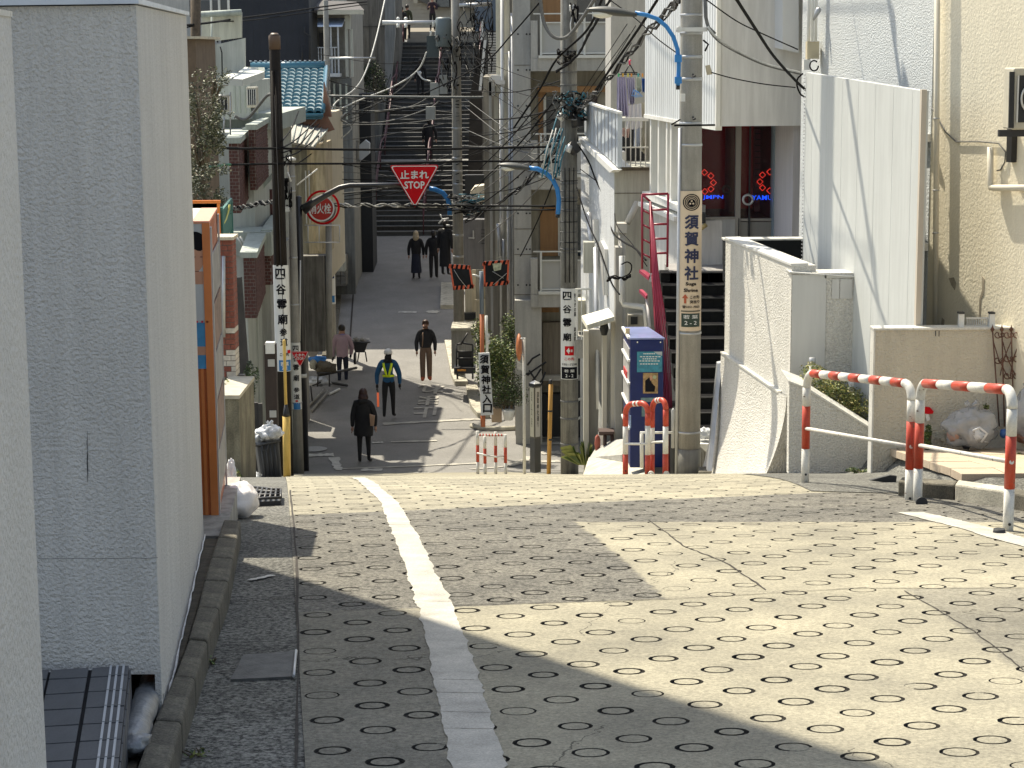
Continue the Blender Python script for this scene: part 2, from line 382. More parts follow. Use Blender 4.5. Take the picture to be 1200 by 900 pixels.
def strip_st(name,ta,tb,sa,sb,h,m,step=.5,nx=3,label=None):
    b=MB(); n=max(1,int((sb-sa)/step)); rows=[]
    for i in range(n+1):
        s=sa+(sb-sa)*i/n; a_=ta(s) if callable(ta) else ta; b_=tb(s) if callable(tb) else tb
        row=[]
        for j in range(nx+1):
            x,y=XY(s,a_+(b_-a_)*j/nx); row.append((x,y,gz(y)+h))
        rows.append(row)
    for i in range(n):
        for j in range(nx): b.poly([rows[i][j],rows[i][j+1],rows[i+1][j+1],rows[i+1][j]])
    return b.build(name,m,kind='structure')
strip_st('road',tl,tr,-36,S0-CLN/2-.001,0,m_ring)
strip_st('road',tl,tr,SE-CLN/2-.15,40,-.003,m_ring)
strip_st('road',tr,tr+6,-36,14.2,-.004,m_ring)
strip_st('road',tr,tr+6,14.2,41,-.012,m_asphl)
strip_st('pavement',tl-6,tl-.001,-36,41,-.004,m_asphl,nx=6)
# lower street
sheet('road',lambda y:(-30,30),40.0,47.0,-.01,m_asph,nx=2)
sheet('road',lambda y:(-6.6,.6),47.0,76.0,-.01,m_asph,nx=2)
sheet('pavement',lambda y:(-30,-6.6),47.0,76.0,-.012,m_conc,nx=2)
sheet('pavement',lambda y:(.6,30),47.0,76.0,-.012,m_conc,nx=2)
# seams in the left pavement: thin recess lines as dark strips of packed dirt
def ground_strip(px,w,m,name='joint',h=.003,kind='structure',jit=0,t0=1.0,parent=None,res=6):
    pts=[G(u,v,0,t0) for u,v in px]; P=[]
    for i in range(len(pts)-1):
        for k in range(res): P.append(pts[i].lerp(pts[i+1],k/res))
    P.append(pts[-1]); b=MB(); L_=[];Rr=[]
    for i,p in enumerate(P):
        d=(P[min(i+1,len(P)-1)]-P[max(i-1,0)]); d.z=0; d.normalize(); n=Vector((-d.y,d.x,0)); ww=w*(1+R.uniform(-.4,.4)*(jit>0)); j=R.uniform(-jit,jit)
        a=p+n*(ww/2+j); c=p-n*(ww/2-j); a.z=gz(a.y)+h; c.z=gz(c.y)+h; L_.append(a); Rr.append(c)
    for i in range(len(P)-1): b.poly([L_[i],Rr[i],Rr[i+1],L_[i+1]])
    return b.build(name,m,parent,kind=kind)
m_crack=mat('crack_dirt',(.035,.03,.025),.95,.4,40)
ground_strip([(346,900),(350,760),(347,650),(343,605),(340,575)],.010,m_crack,jit=.003)
for px in ([(250,790),(345,781)],[(262,706),(349,699)],[(283,612),(343,607)],[(286,606),(342,600)],[(285,622),(345,613)]):
    ground_strip(px,.008,m_crack,jit=.004)
ground_strip([(760,610),(800,640),(850,660),(898,692)],.008,m_crack,jit=.004,res=12)
ground_strip([(530,711),(780,703),(1000,690),(1200,690)],.006,m_crack,jit=.003,res=20)
ground_strip([(1060,693),(1140,740),(1200,786)],.006,m_crack,jit=.004,res=12)
ground_strip([(347,668),(480,655),(620,640)],.005,m_crack,jit=.004,res=12)
ground_strip([(345,604),(400,597),(460,590)],.006,m_crack,jit=.004,res=12)
# white guide line with ragged edge and cross cracks
def ragged_line(edges,name,label,h=.004,seed=1,lift=1):
    rr=random.Random(seed); rows=[]
    E2=[(G(a,v),G(c,v)) for a,c,v in edges]
    for i in range(len(E2)-1):
        n=22
        for k in range(n): rows.append((E2[i][0].lerp(E2[i+1][0],k/n),E2[i][1].lerp(E2[i+1][1],k/n)))
    rows.append(E2[-1]); b=MB(); ja=jb=0; P=[]
    for a,c in rows:
        ja=.6*ja+rr.uniform(-.0045,.0045); jb=.6*jb+rr.uniform(-.0045,.0045)
        if rr.random()<.14: ja-=.009
        if rr.random()<.14: jb+=.009
        d=(c-a).normalized(); A=a+d*ja; C=c+d*jb; A.z=gz(A.y)+h; C.z=gz(C.y)+h; P.append((A,C))
    for i in range(len(P)-1):
        if rr.random()<.06 and i>3:      # a cross crack
            k=.12; a0=P[i][0].lerp(P[i+1][0],k); c0=P[i][1].lerp(P[i+1][1],k); b.poly([a0,c0,P[i+1][1],P[i+1][0]])
        else: b.poly([P[i][0],P[i][1],P[i+1][1],P[i+1][0]])
    return b.build(name,m_line,kind='structure')
ragged_line([(534,597,915),(516.7,571.7,836.7),(504,552,770),(491,530,710),(476,509,670),(459,486,623.3),(446.7,466,590),(428,445,572),(412,426,560)],'road_line','')
ragged_line([(1305,1360,668),(1180,1215,636),(1110,1146,616),(1050,1080,601)],'road_line','',seed=4)
# drain cover in the left pavement
t=thing('utility_cover',G(310,780),'square iron utility cover with pale rim set in dark pavement by the kerb','cover')
def cov(m):
    a,b_,c,d=G(270,797,.006),G(344,793,.006),G(347,763,.006),G(285,768,.006); m.prism([a,b_,c,d],[Vector(q)-Vector((0,0,.03)) for q in (a,b_,c,d)])
one('frame',mat('cover_iron',(.10,.10,.095),.7,.3,15,bump=.7,bscale=90,metal=.3),t)(cov)
def rim(m):
    a,b_,c=G(344,793,.012),G(347,763,.012),G(300,768,.012); m.tube([a,b_],.006,6)
one('rim',m_steel,t)(rim)
# ---------------------------------------------------------------- kerbs
def kerb(name_px_outer,px_inner,h,m,label,length=.6,skirt=.25):
    """kerb stones: two matching world polylines"""
    O=[G(u,v,h) for u,v in name_px_outer]; I=[G(u,v,h) for u,v in px_inner]
    return O,I
m_kerb=mat('kerb_concrete',(.115,.105,.08),.92,.3,5,fine=.2,speck=.25,bump=.8,bscale=70,dist=.006,streak=.3)
m_kerbl=mat('kerb_concrete_pale',(.42,.40,.33),.92,.3,6,fine=.15,speck=.15,bump=.6,bscale=70,dist=.005)
def stones(parent,O,I,length,mats,drop=.35,gap=.008):
    def samp(P,t):
        L_=[0]
        for a,b in zip(P,P[1:]): L_.append(L_[-1]+(b-a).length)
        d=t*L_[-1]
        for i in range(len(P)-1):
            if d<=L_[i+1]+1e-6: return P[i].lerp(P[i+1],(d-L_[i])/max(L_[i+1]-L_[i],1e-6))
        return P[-1]
    tot=sum((b-a).length for a,b in zip(O,O[1:])); n=max(1,int(round(tot/length)))
    for k in range(n):
        g=gap/tot; t0=k/n+g/2; t1=(k+1)/n-g/2; q=[samp(O,t0),samp(O,t1),samp(I,t1),samp(I,t0)]
        dz=R.uniform(-.004,.004); q=[p+Vector((0,0,dz)) for p in q]; bt=[p-Vector((0,0,drop)) for p in q]
        m=MB(); m.prism(q,bt); c=sum(q,Vector())/4
        m.build('kerb_stone',mats[k%len(mats)],parent,origin=c,bev=.012)
t=thing('kerb',G(240,760),'mossy dark concrete kerb beside the tall stucco wall','kerb')
stones(t,[G(u,v,.11) for u,v in ((196,905),(207,863),(235.6,770),(261,700),(267,684),(282,610))],[G(u,v,.11) for u,v in ((158,905),(172,863),(216,765),(235,700),(241,672),(262,609))],.62,[m_kerb])
# soil behind the kerb
def soil(m):
    q=[G(158,905,.06),G(172,863,.06),G(216,765,.06),G(262,609,.06)]
    p=[Vector((a.x-1.6,a.y,a.z)) for a in q]
    for i in range(3): m.poly([p[i],q[i],q[i+1],p[i+1]])
one('soil',m_dirt,kind='structure')(soil)
# right-hand kerb: short frontal run by the white wall, gap, then the near run
t=thing('kerb',G(870,560),'worn brown kerb stones along the foot of the rough white wall','kerb')
K1o=[at(u,v,y) for u,v,y in ((818,552.5,19.6),(880,551.5,19.0),(940,551.5,17.6),(985,553,16.6))]; K1i=[p+Vector((.03,.25,.0)) for p in K1o]
stones(t,K1o,K1i,.45,[m_kerb,m_kerbl,m_kerb],drop=.5)
t=thing('kerb',G(1130,580),'pale kerb stones edging the beige paved forecourt on the right','kerb')
K2o=[G(u,v,.10) for u,v in ((1052,563),(1075,562),(1138,570),(1200,579),(1300,598))]; K2i=[p+Vector((.05,.13,.0)) for p in K2o]
stones(t,K2o,K2i,.52,[m_kerb,m_kerbl,m_kerb],drop=.4)
# forecourt paving: beige slabs, each a piece
pv=thing('forecourt_paving',G(1130,570),'beige stone paving slabs in front of the cream garden wall','paving')
m_slab=mat('beige_paving',(.42,.34,.25),.85,.12,6,fine=.12,speck=.12,bump=.4,bscale=60)
ZF=at(1130,524,15.75).z
def fz(x,y):
    a=K2i[1]; t_=min(1,max(0,(y-13.2)/(15.75-13.2))); return (gz(13.2)+.10)*(1-t_)+ZF*t_
for i in range(7):
    for j in range(8):
        x0=3.02+i*.30; y0=13.1+j*.34; 
        xs=[x0,x0+.294,x0+.294,x0]; ys=[y0,y0,y0+.334,y0+.334]
        # keep behind the kerb line
        kx=[p.x for p in K2i]; ky=[p.y for p in K2i]
        lim=float(np.interp(x0+.15,kx,ky)) if x0<kx[-1] else ky[-1]
        if y0+.334<lim+.02 or y0>15.7: continue
        ys=[max(ys[0],lim+.01)]*2+ys[2:]
        if ys[2]-ys[0]<.05: continue
        m=MB(); dz=R.uniform(-.003,.003); q=[Vector((a,b_,fz(a,b_)+dz)) for a,b_ in zip(xs,ys)]
        m.prism(q,[p-Vector((0,0,.06)) for p in q]); m.build('paving_slab',m_slab,pv,origin=q[0],bev=.004)
def apron(m):
    N=22; kx=[p.x for p in K2i]; ky=[p.y for p in K2i]
    def P(i,j):
        x=1.95+4.5*i/N; lo=float(np.interp(x,kx,ky)) if x>kx[0] else ky[0]+.45*min(1,(kx[0]-x)); y=lo+(16.6-lo)*j/8
        k=min(1,max(0,(x-2.92)/.25)); k=k*k*(3-2*k); return (x,y,(gz(y)+.005)*(1-k)+(fz(x,y)-.012)*k)
    for i in range(N):
        for j in range(8): m.poly([P(i,j),P(i+1,j),P(i+1,j+1),P(i,j+1)],True)
one('forecourt_ground',m_asphl,kind='structure')(apron)
# ---------------------------------------------------------------- far road markings
def gline(px,w,name='road_line',m=None):
    ground_strip(px,w,m or m_line,name=name,h=.006,t0=41.5,jit=.004,res=8)
gline([(399,549.5),(480,546.5),(560,543)],.20)
gline([(449,497),(505,494),(562,491)],.22)
gline([(458,518),(512,516.5)],.15); gline([(436,519),(449,518.5)],.12,m=m_linel)
gline([(423,553),(448,551)],.5,m=m_linel)
gline([(391.5,536),(397.5,552.5)],.20,m=m_linel); gline([(360,534),(391,533)],.3,m=m_linel)
gline([(553,500),(580,503),(625,500)],.16); gline([(553,552),(600,546),(622,535)],.18); 
gline([(500,365),(514,366)],.35); gline([(467,366),(488,366)],.15,m=m_linel)
for v in (512,520,531,541): gline([(634,v),(656,v-.5)],.30)
ms=text('止\nま\nれ',(0,0,0),(1,0,0),(0,1,0),1,1,m_line,name='road_lettering',bold=.018,line=1.05,mapf=lambda a,b_:Vector((-2.14-a*.70,50.2-b_*4.2,gz(50.2-b_*4.2)+.008)))
ms['kind']='structure'
# kerbs / gutters of the lower street
def line_kerb(pxs,wd,h,label,mt,ln=.9):
    P=[G(u,v,0,41.5)+Vector((0,0,h)) for u,v in pxs]; c=P[0]; t=thing('kerb',c-Vector((0,0,h)),label,'kerb')
    stones(t,P,[p+Vector((wd,0,0)) for p in P],ln,[mt])
line_kerb([(517,335),(516,362)],.42,.12,'bright pale kerb by the foot of the far stairs road, right side',m_kerbl)
line_kerb([(521,403),(529,443),(533,452)],.35,.12,'pale kerb beside the grey block and black cart',m_kerbl)
line_kerb([(546,456),(551,479),(560,490)],.30,.12,'pale kerb stones at the corner by the shrine name board',m_kerbl)
line_kerb([(403,320),(392,420)],-.35,.10,'grey gutter kerb along the shaded left side of the lower street',m_kerb,1.2)
ground_strip([(415,330),(409,415)],.05,m_crack,t0=41.5,h=.004)
one('kerb',m_kerbl,label='curved pale kerb at the street corner under the bollards',cat='kerb')(lambda m:m.tube([G(u,v,.03,41.5) for u,v in ((553,499),(562,502),(585,503),(612,502))],.07,6))
# ================================================================ NEAR LEFT
m_stucco=mat('stucco_camera_face',(.68,.65,.60),.9,.06,1.2,bump=1.0,bscale=85,dist=.017,streak=.1)  # one stucco; front and road faces coloured apart to carry their light
m_stucco2=mat('stucco_road_face',(.58,.57,.54),.9,.05,1.5,bump=1,bscale=85,dist=.014,speck=.08,streak=.08)
m_stucco3=mat('near_stucco',(.58,.57,.54),.9,.06,2,bump=1,bscale=60,dist=.012,speck=.08)
t=thing('stucco_wall',(-1.0,3.8,-1.9),'pale stucco wall end nearest the camera at the left edge','wall')
c0=at(46,900,4.3); c1=at(22,20,4.3)
zt=c1.z
w1=WP((-.90,3.1),((c0.x+c1.x)/2,4.3))
L1=(Vector(((c0.x+c1.x)/2,4.3))-Vector((-.90,3.1))).length
one('wall_panel',m_stucco3,t)(lambda m:w1.sbox(m,-2,L1,-2.6,zt,-.6,0))
one('coping',m_bwhite,t)(lambda m:w1.sbox(m,-2,L1+.003,zt,zt+.012,-.603,.003))
# tall L-shaped wall
A_=at(188,790,6.2); xA=(at(160,5,6.2).x+at(188,790,6.2).x)/2; xB=(at(221,2,9.75).x+at(236,640,9.75).x)/2
zT=at(160,6,6.2).z; zT2=zT+.03
t=thing('stucco_building_wall',(xA,6.2,-2.2),'tall grey stucco wall with sharp corner behind the dark tiled steps','wall')
def wl_(m):
    m.cur=0
    zb=A_.z
    m.poly([(-5,6.2,zb),(xA,6.2,zb),(xA,6.2,zT),(-5,6.2,zT-.02)])
    m.poly([(-5,6.2,zb),(xA,6.2,zb),(xB,9.75,zb),(-5,9.75,zb)])
    m.cur=1
    m.poly([(xA,6.2,zb),(xB,9.75,zb),(xB,9.75,zT2),(xA,6.2,zT)])
    m.cur=0
    m.poly([(-5,9.75,zb),(xB,9.75,zb),(xB,9.75,zT2),(-5,9.75,zT2)])
    m.poly([(-5,6.2,zT-.02),(xA,6.2,zT),(xB,9.75,zT2),(-5,9.75,zT2)])
one('wall_panel',[m_stucco,m_stucco2],t)(wl_)
def skirt(m):
    nx=.02
    for k in range(6):
        a=k/6; b=(k+1)/6
        p=Vector((xA+(xB-xA)*a,6.2+3.55*a,0)); q=Vector((xA+(xB-xA)*b,6.2+3.55*b,0))
        m.prism([(p.x,p.y,gz(p.y)-.2),(q.x,q.y,gz(q.y)-.2),(q.x,q.y,A_.z+.001),(p.x,p.y,A_.z+.001)],[(p.x-nx,p.y,gz(p.y)-.2),(q.x-nx,q.y,gz(q.y)-.2),(q.x-nx,q.y,A_.z+.001),(p.x-nx,p.y,A_.z+.001)])
one('wall_base',m_stucco2,t)(skirt)
def seal(m):
    P=[Vector((xA+(xB-xA)*a+.006,6.2+3.55*a,gz(6.2+3.55*a)+.075+R.uniform(-.008,.012))) for a in [i/30 for i in range(31)]]
    m.tube(P,[R.uniform(.002,.006) for _ in P],5)
one('sealant_bead',mat('peeling_white',(.7,.7,.68),.8,.2,30),t)(seal)
one('coping',mat('pale_coping',(.62,.66,.70),.6,.1,4),t)(lambda m:m.prism([(-5,6.18,zT-.018),(xA+.012,6.18,zT+.004),(xB+.012,9.77,zT2+.004),(-5,9.77,zT2+.004)],[(-5,6.18,zT+.0),(xA+.012,6.18,zT+.02),(xB+.012,9.77,zT2+.02),(-5,9.77,zT2+.02)]))
one('wall_crack',m_dark,t)(lambda m:m.tube([at(102.5+R.uniform(-.5,.5),505+i*7.5,6.199) for i in range(9)],[.0004,.0006,.0012,.0006,.0018,.0014,.0018,.0008,.0004],5))
one('wall_crack',mat('stucco_seam',(.26,.25,.23),.9,.1),t)(lambda m:m.tube([at(45+i*14,655+R.uniform(-.6,.6)-(i*.1),6.2) for i in range(11)],.0012,5))
# the house behind it (tall, casts the long shadow over the road)
t=thing('grey_house',(-4,9,-2.5),'pale grey house rising behind the tall stucco wall at the top left corner','house')
m_hs=mat('pale_house_wall',(.50,.55,.58),.85,.06,1,bump=.3,bscale=40)
def bh(m):
    e=Vector((-1.52,9.75)); d=Vector((-.558,.83)); p=e+d*1.75
    m.box(-9,p.x,p.y-4.5,p.y,-4,8.2)
one('wall',m_hs,t)(bh)
one('roof',m_dark,t)(lambda m:m.box(-9.2,-2.48,6.5,11.22,8.2,8.32))
# tiled steps
t=thing('tiled_step',(-1.3,5.6,-2.2),'dark grey tiled entrance step with ribbed nosing tiles beside the near wall','step')
zS=at(150,780,6.12).z; e0=at(151,782,6.12); e1=at(139,900,5.24); ed=(e1-e0); ed.z=0; ed.normalize(); en=Vector((ed.y*-1,ed.x,0)); en=en if en.x<0 else -en
m_tile=mat('dark_tile',(.095,.098,.105),.45,.15,12,fine=.1,speck=.1); m_ridge=mat('nosing_ridge',(.42,.43,.44),.5,.1)
m_grout=mat('tile_grout',(.008,.008,.009),.9,.1)
def bd(m):
    q=[e0+Vector((0,0,-.008)),e0+ed*1.9+Vector((0,0,-.008)),e0+ed*1.9+en*1.6+Vector((0,0,-.008)),e0+en*1.6+Vector((0,0,-.008))]
    for p in q: p.z=zS-.008
    m.prism(q,[Vector((p.x,p.y,zS-.6)) for p in q])
one('step_body',m_grout,t)(bd)
pit=.150
for i in range(12):
    for j in range(6):
        wdt=.114 if j==0 else .116; a=j*.124+(0 if j==0 else .002); s=i*pit-.045
        lo=max(s,0.0); 
        if s+pit-.010<=.01: continue
        m=MB(); q=[e0+ed*lo+en*a,e0+ed*(s+pit-.010)+en*a,e0+ed*(s+pit-.010)+en*(a+wdt),e0+ed*lo+en*(a+wdt)]
        for p in q: p.z=zS+R.uniform(-.0012,.0012)
        m.prism(q,[p-Vector((0,0,.012)) for p in q]); ob=m.build('tile',m_tile,t,origin=q[0])
        if j==0:
            for r_ in range(3):
                b0=.012+r_*.020; m=MB(); q2=[e0+ed*lo+en*b0,e0+ed*(s+pit-.010)+en*b0,e0+ed*(s+pit-.010)+en*(b0+.007),e0+ed*lo+en*(b0+.007)]
                for p in q2: p.z=zS+.0045
                m.prism(q2,[p-Vector((0,0,.006)) for p in q2]); m.build('ridge',m_ridge,ob,origin=q2[0])
        if j==0:   # riser face tile
            m=MB(); o_=-en*.006; q=[e0+ed*lo+o_,e0+ed*(s+pit-.010)+o_]; z0=zS-.012
            m.prism([Vector((q[0].x,q[0].y,z0)),Vector((q[1].x,q[1].y,z0)),Vector((q[1].x,q[1].y,z0-.2)),Vector((q[0].x,q[0].y,z0-.2))],[Vector((p.x+en.x*.005,p.y+en.y*.005,zz)) for p,zz in ((q[0],z0),(q[1],z0),(q[1],z0-.2),(q[0],z0-.2))])
            m.build('riser_tile',m_tile,t,origin=q[0])
# lagged pipe in the recess
def pipe(m):
    P=[at(150,880,5.75),at(158,862,5.85),at(166,835,6.05),at(176,812,6.3),at(180,800,6.8)]
    Q=[]; 
    for i in range(len(P)-1):
        for k in range(5): Q.append(P[i].lerp(P[i+1],k/5))
    m.tube(Q,[.045+R.uniform(-.005,.006) for _ in Q],10)
    m.blob(at(156,872,5.72),.05,.05,.03,amp=.5,seed=3)
tp=one('lagged_pipe',mat('silver_lagging',(.24,.25,.26),.45,.2,20,bump=.8,bscale=60,metal=.4),None,label='silver lagged pipe elbow lying in the gap under the tall wall',cat='pipe')(pipe)
def scatter_leaves(m,c,rx,ry,rz,n,size,seed=0,shell=.0,flat=False,fwd=None):
    rr=random.Random(seed); c=Vector(c)
    for _ in range(n):
        while True:
            d=Vector((rr.uniform(-1,1),rr.uniform(-1,1),rr.uniform(-1,1)))
            if shell<d.length<=1: break
        p=c+Vector((d.x*rx,d.y*ry,d.z*rz)); s=size*rr.uniform(.5,1.3)
        a=Vector((rr.uniform(-1,1),rr.uniform(-1,1),rr.uniform(-.5,.8))).normalized(); b=a.cross(Vector((rr.uniform(-1,1),rr.uniform(-1,1),rr.uniform(-1,1)))).normalized()
        m.cur=0 if rr.random()<.5 else (1 if rr.random()<.6 else 2)
        m.poly([p-a*s,p-b*s*.42,p+a*s,p+b*s*.42])
def weeds(px,n,size,h,label,seed,spread=(.08,.08)):
    p=G(*px); m=MB()
    scatter_leaves(m,p+Vector((0,0,h/2)),spread[0],spread[1],h/2,n,size,seed); m.cur=3
    for k in range(6): m.tube([p+Vector((R.uniform(-1,1)*spread[0]*.5,R.uniform(-1,1)*spread[1]*.5,-.01)),p+Vector((R.uniform(-1,1)*spread[0],R.uniform(-1,1)*spread[1],h*.7))],.0025,4)
    o=m.build('weed',[m_leaf,m_leafl,m_leafd,m_bark],None,label=label,cat='weed',origin=p); return o
weeds((204,806),14,.008,.03,'tiny green weed sprouting at the wall foot on the kerb',1,(.02,.02))
weeds((248,778),18,.010,.03,'small yellow-green weed in the gutter beside the kerb joint',2,(.025,.03))
weeds((160,893),40,.012,.05,'dry brown weeds between the tiled step and kerb',3,(.05,.08))
weeds((232,887),30,.010,.025,'dead brown leaf litter in the gutter at the bottom left',5,(.05,.03))
m_hatch=mat('anchor_pale',(.55,.53,.48),.9,.2)
ground_strip([(292,681),(303,679),(320,675)],.035,m_linel,name='paint_patch',h=.004,jit=.004)
# ---------------------------------------------------------------- vending machine with child photo
m_org=mat('orange_steel',(.50,.13,.03),.4,.1,6,coat=.3); m_skin=mat('print_skin',(.50,.27,.18),.5,.08,8)
yF=10.45; yB=11.35; zv=at(245,262,yF).z; zb=at(243,617,yF).z; xr=at(250.5,440,yF).x; xrb=at(255.5,300,yB).x
t=thing('vending_machine',(xr-.3,yF,zb),'orange vending machine with a smiling child printed on its side, behind the tall wall','vending machine')
m=MB(); m.prism([(xr-.75,yF,zb),(xr,yF,zb),(xr,yF,zv),(xr-.75,yF,zv)],[(xr-.75,yB,zb),(xrb,yB,zb),(xrb,yB,zv),(xr-.75,yB,zv)]); m.build('cabinet',m_org,t)
one('corner_post',mat('orange_trim',(.60,.20,.06),.35,.08,6,coat=.3),t)(lambda m:(m.box(xr-.036,xr+.004,yF-.012,yF,zb,zv+.004)))
one('corner_post',MT['orange_trim'],t)(lambda m:(m.box(xr-.068,xr-.052,yF-.006,yF,zb,zv-.55)))
f=FP(yF-.004)
def pr(u0,v0,u1,v1,mt,nm='print',o=.002): one(nm,mt,t)(lambda m:f.box(m,u0,v0,u1,v1,0,o))
pr(225,262,242,432,mat('print_grey',(.46,.50,.53),.4,.05)); 
def face(m):
    c=f.hit(228,300); 
    pts=[(c[0]+.052*math.cos(a),c[1]+.085*math.sin(a)) for a in [i*math.pi/12 for i in range(24)]]; f.slab(m,pts,.002,.0035)
    a,b_,z0,z1=f.rect(225,318,238,322); f.sbox(m,a,b_,z0-.05,z1,.002,.003)
one('print',m_skin,t)(face)
def hair(m):
    c=f.hit(228,288); pts=[(c[0]+.062*math.cos(a),c[1]+.055*math.sin(a)+.02) for a in [i*math.pi/12 for i in range(24)]]; 
    pts=[(p[0],max(p[1],c[1]-.018+abs(p[0]-c[0])*-.5)) for p in pts]; f.slab(m,pts,.0035,.005)
one('print',m_ink,t)(hair)
def smile(m):
    for (u,v,w,h) in ((227,301,.02,.005),(236,301,.014,.005),(230,318,.03,.004)):
        c=f.hit(u,v); f.sbox(m,c[0]-w/2,c[0]+w/2,c[1]-h/2,c[1]+h/2,.0035,.0055)
one('print',mat('print_brown',(.16,.06,.04),.5,0),t)(smile)
pr(225,378,242,432,mat('print_blue',(.05,.25,.50),.4,.15,20),o=.004); 
pr(226,406,242,416,m_skin,o=.0055); pr(225,408,232,431,mat('print_magenta',(.5,.03,.08),.4,.1),o=.006)
one('rivet',MT['print_magenta'],t)(lambda m:[m.lathe(at(u,377,yF-.006),[(.006,0),(.006,.006)],8,axis=(0,-1,0)) for u in (231,237,243)])
one('top_panel',mat('pale_top',(.68,.60,.50),.5,.1,5),t)(lambda m:m.prism([(xr-.75,yF-.01,zv),(xr-.09,yF-.01,zv),(xrb-.09,yB,zv),(xr-.75,yB,zv)],[(xr-.75,yF-.01,zv+.012),(xr-.09,yF-.01,zv+.012),(xrb-.09,yB,zv+.012),(xr-.75,yB,zv+.012)]))
one('top_trim',mat('salmon_trim',(.62,.28,.18),.5,.1,5),t)(lambda m:m.prism([(xr-.088,yF-.01,zv),(xr+.004,yF-.01,zv),(xrb+.004,yB,zv),(xrb-.088,yB,zv)],[(xr-.088,yF-.01,zv+.014),(xr+.004,yF-.01,zv+.014),(xrb+.004,yB,zv+.014),(xrb-.088,yB,zv+.014)]))
wf=WP((xr+.004,yF),(xrb+.004,yB)); Lf=.9
for k in range(5):
    z0=zb+.15+k*(zv-zb-.3)/5
    one('display_panel',mat('worn_panel',(.20,.13,.10),.6,.4,9) if k%2 else mat('worn_panel_grey',(.26,.25,.24),.5,.3,9),t)(lambda m:wf.sbox(m,.06,Lf-.05,z0,z0+(zv-zb-.3)/5-.02,0,.007))
one('door_frame',m_steel,t)(lambda m:(wf.sbox(m,.0,.05,zb+.02,zv-.02,0,.008),wf.sbox(m,Lf-.04,Lf,zb+.02,zv-.02,0,.010)))
for d in (0.08,.8): one('foot',m_black,t)(lambda m:m.lathe((xr-.05-.05*d,yF+d,zb-.07),[(.025,0),(.02,.07)],10))
one('concrete_plinth',m_conc,None,label='low concrete slab under the orange vending machine',cat='plinth')(lambda m:m.prism([(-3.2,9.9,gz(9.9)+.02),(-1.47,9.9,gz(9.9)+.06),(-1.62,11.6,gz(9.9)+.0),(-3.2,11.6,gz(9.9)+.0)],[(-3.2,9.9,-3.6),(-1.47,9.9,-3.6),(-1.62,11.6,-3.6),(-3.2,11.6,-3.6)]))
# second orange framed rack behind it
Y=23.4; t=thing('framed_rack',at(245,400,Y),'orange tube frame with mesh panel and teal end, behind the vending machine','rack')
one('frame',mat('bright_orange',(.80,.22,.03),.4,.05),t)(lambda m:(fbox(m,215,235,258,238.5,Y,.05),fbox(m,254.8,238.5,258,284,Y,.05),fbox(m,215,282,258,284,Y,.05)))
one('mesh_panel',mat('rusty_mesh',(.24,.22,.17),.8,.3,30),t)(lambda m:fbox(m,215,239,254.5,262,Y,.02,-.02))
one('panel',m_cream,t)(lambda m:fbox(m,215,262,254.5,282,Y,.02,-.02))
tw=WP((at(258.5,300,Y).x,Y),(at(271.5,300,Y+2.2).x,Y+2.2))
one('side_panel',mat('teal_panel',(.03,.14,.12),.5,.15,8),t)(lambda m:tw.sbox(m,0.03,2.2,at(265,276,Y+1).z,at(265,240,Y+1).z,0,.03))
one('rail',MT['teal_panel'],t)(lambda m:(tw.sbox(m,0.03,.10,at(265,279,Y+1).z,at(265,236,Y+1).z,0,.04),tw.sbox(m,2.0,2.1,at(265,279,Y+2).z,at(265,236,Y+2).z,0,.04)))
one('yellow_trim',mat('yellow_trim',(.60,.55,.15),.5,.1),t)(lambda m:m.tube([at(262,262,Y+.4),at(265,257,Y+.7),at(268,246,Y+1),at(269,240,Y+1)],.012,6))
# brick pillar: every brick a piece
t=thing('brick_pillar',at(263,440,22.3),'old red brick pillar with cream cap and flaking white paint behind vending machine','pillar')
m_brick=mat('red_brick',(.20,.065,.045),.9,.35,9,fine=.2,bump=.5,bscale=40); m_brickp=mat('painted_brick',(.50,.46,.40),.9,.3,9); m_mort=mat('mortar',(.17,.15,.13),.95,.2,10)
Y=22.3; fp=FP(Y); a,b_,z0,z1=fp.rect(252,281,274.5,442); 
one('mortar_core',m_mort,t)(lambda m:m.box(a+.006,b_-.006,Y+.006,Y+.3,z0-2,z1))
nr=25; hh=(z1-z0)/nr; bw=(b_-a)/2
for r in range(nr):
    for k in range(3 if r%2 else 2):
        x0=a+(k*bw if r%2==0 else (0 if k==0 else (k-.5)*bw)); x1=min(b_,x0+(bw if r%2==0 or k==1 else bw/2))
        z=z1-(r+1)*hh; m=MB(); pj=R.uniform(0,.006); m.box(x0+.003,x1-.003,Y-pj,Y+.31,z+.004,z+hh-.004)
        pale=(r>19 and R.random()<.65) or (r>15 and x0>a+bw*.6 and R.random()<.6)
        m.build('brick',m_brickp if pale else m_brick,t,origin=(x0,Y,z))
one('cap',m_cream,t)(lambda m:m.box(a-.04,b_+.02,Y-.05,Y+.36,z1,z1+.035))
one('downpipe',m_steel,t)(lambda m:m.tube([at(262,300,Y-.05),at(262,395,Y-.05)],.022,8))
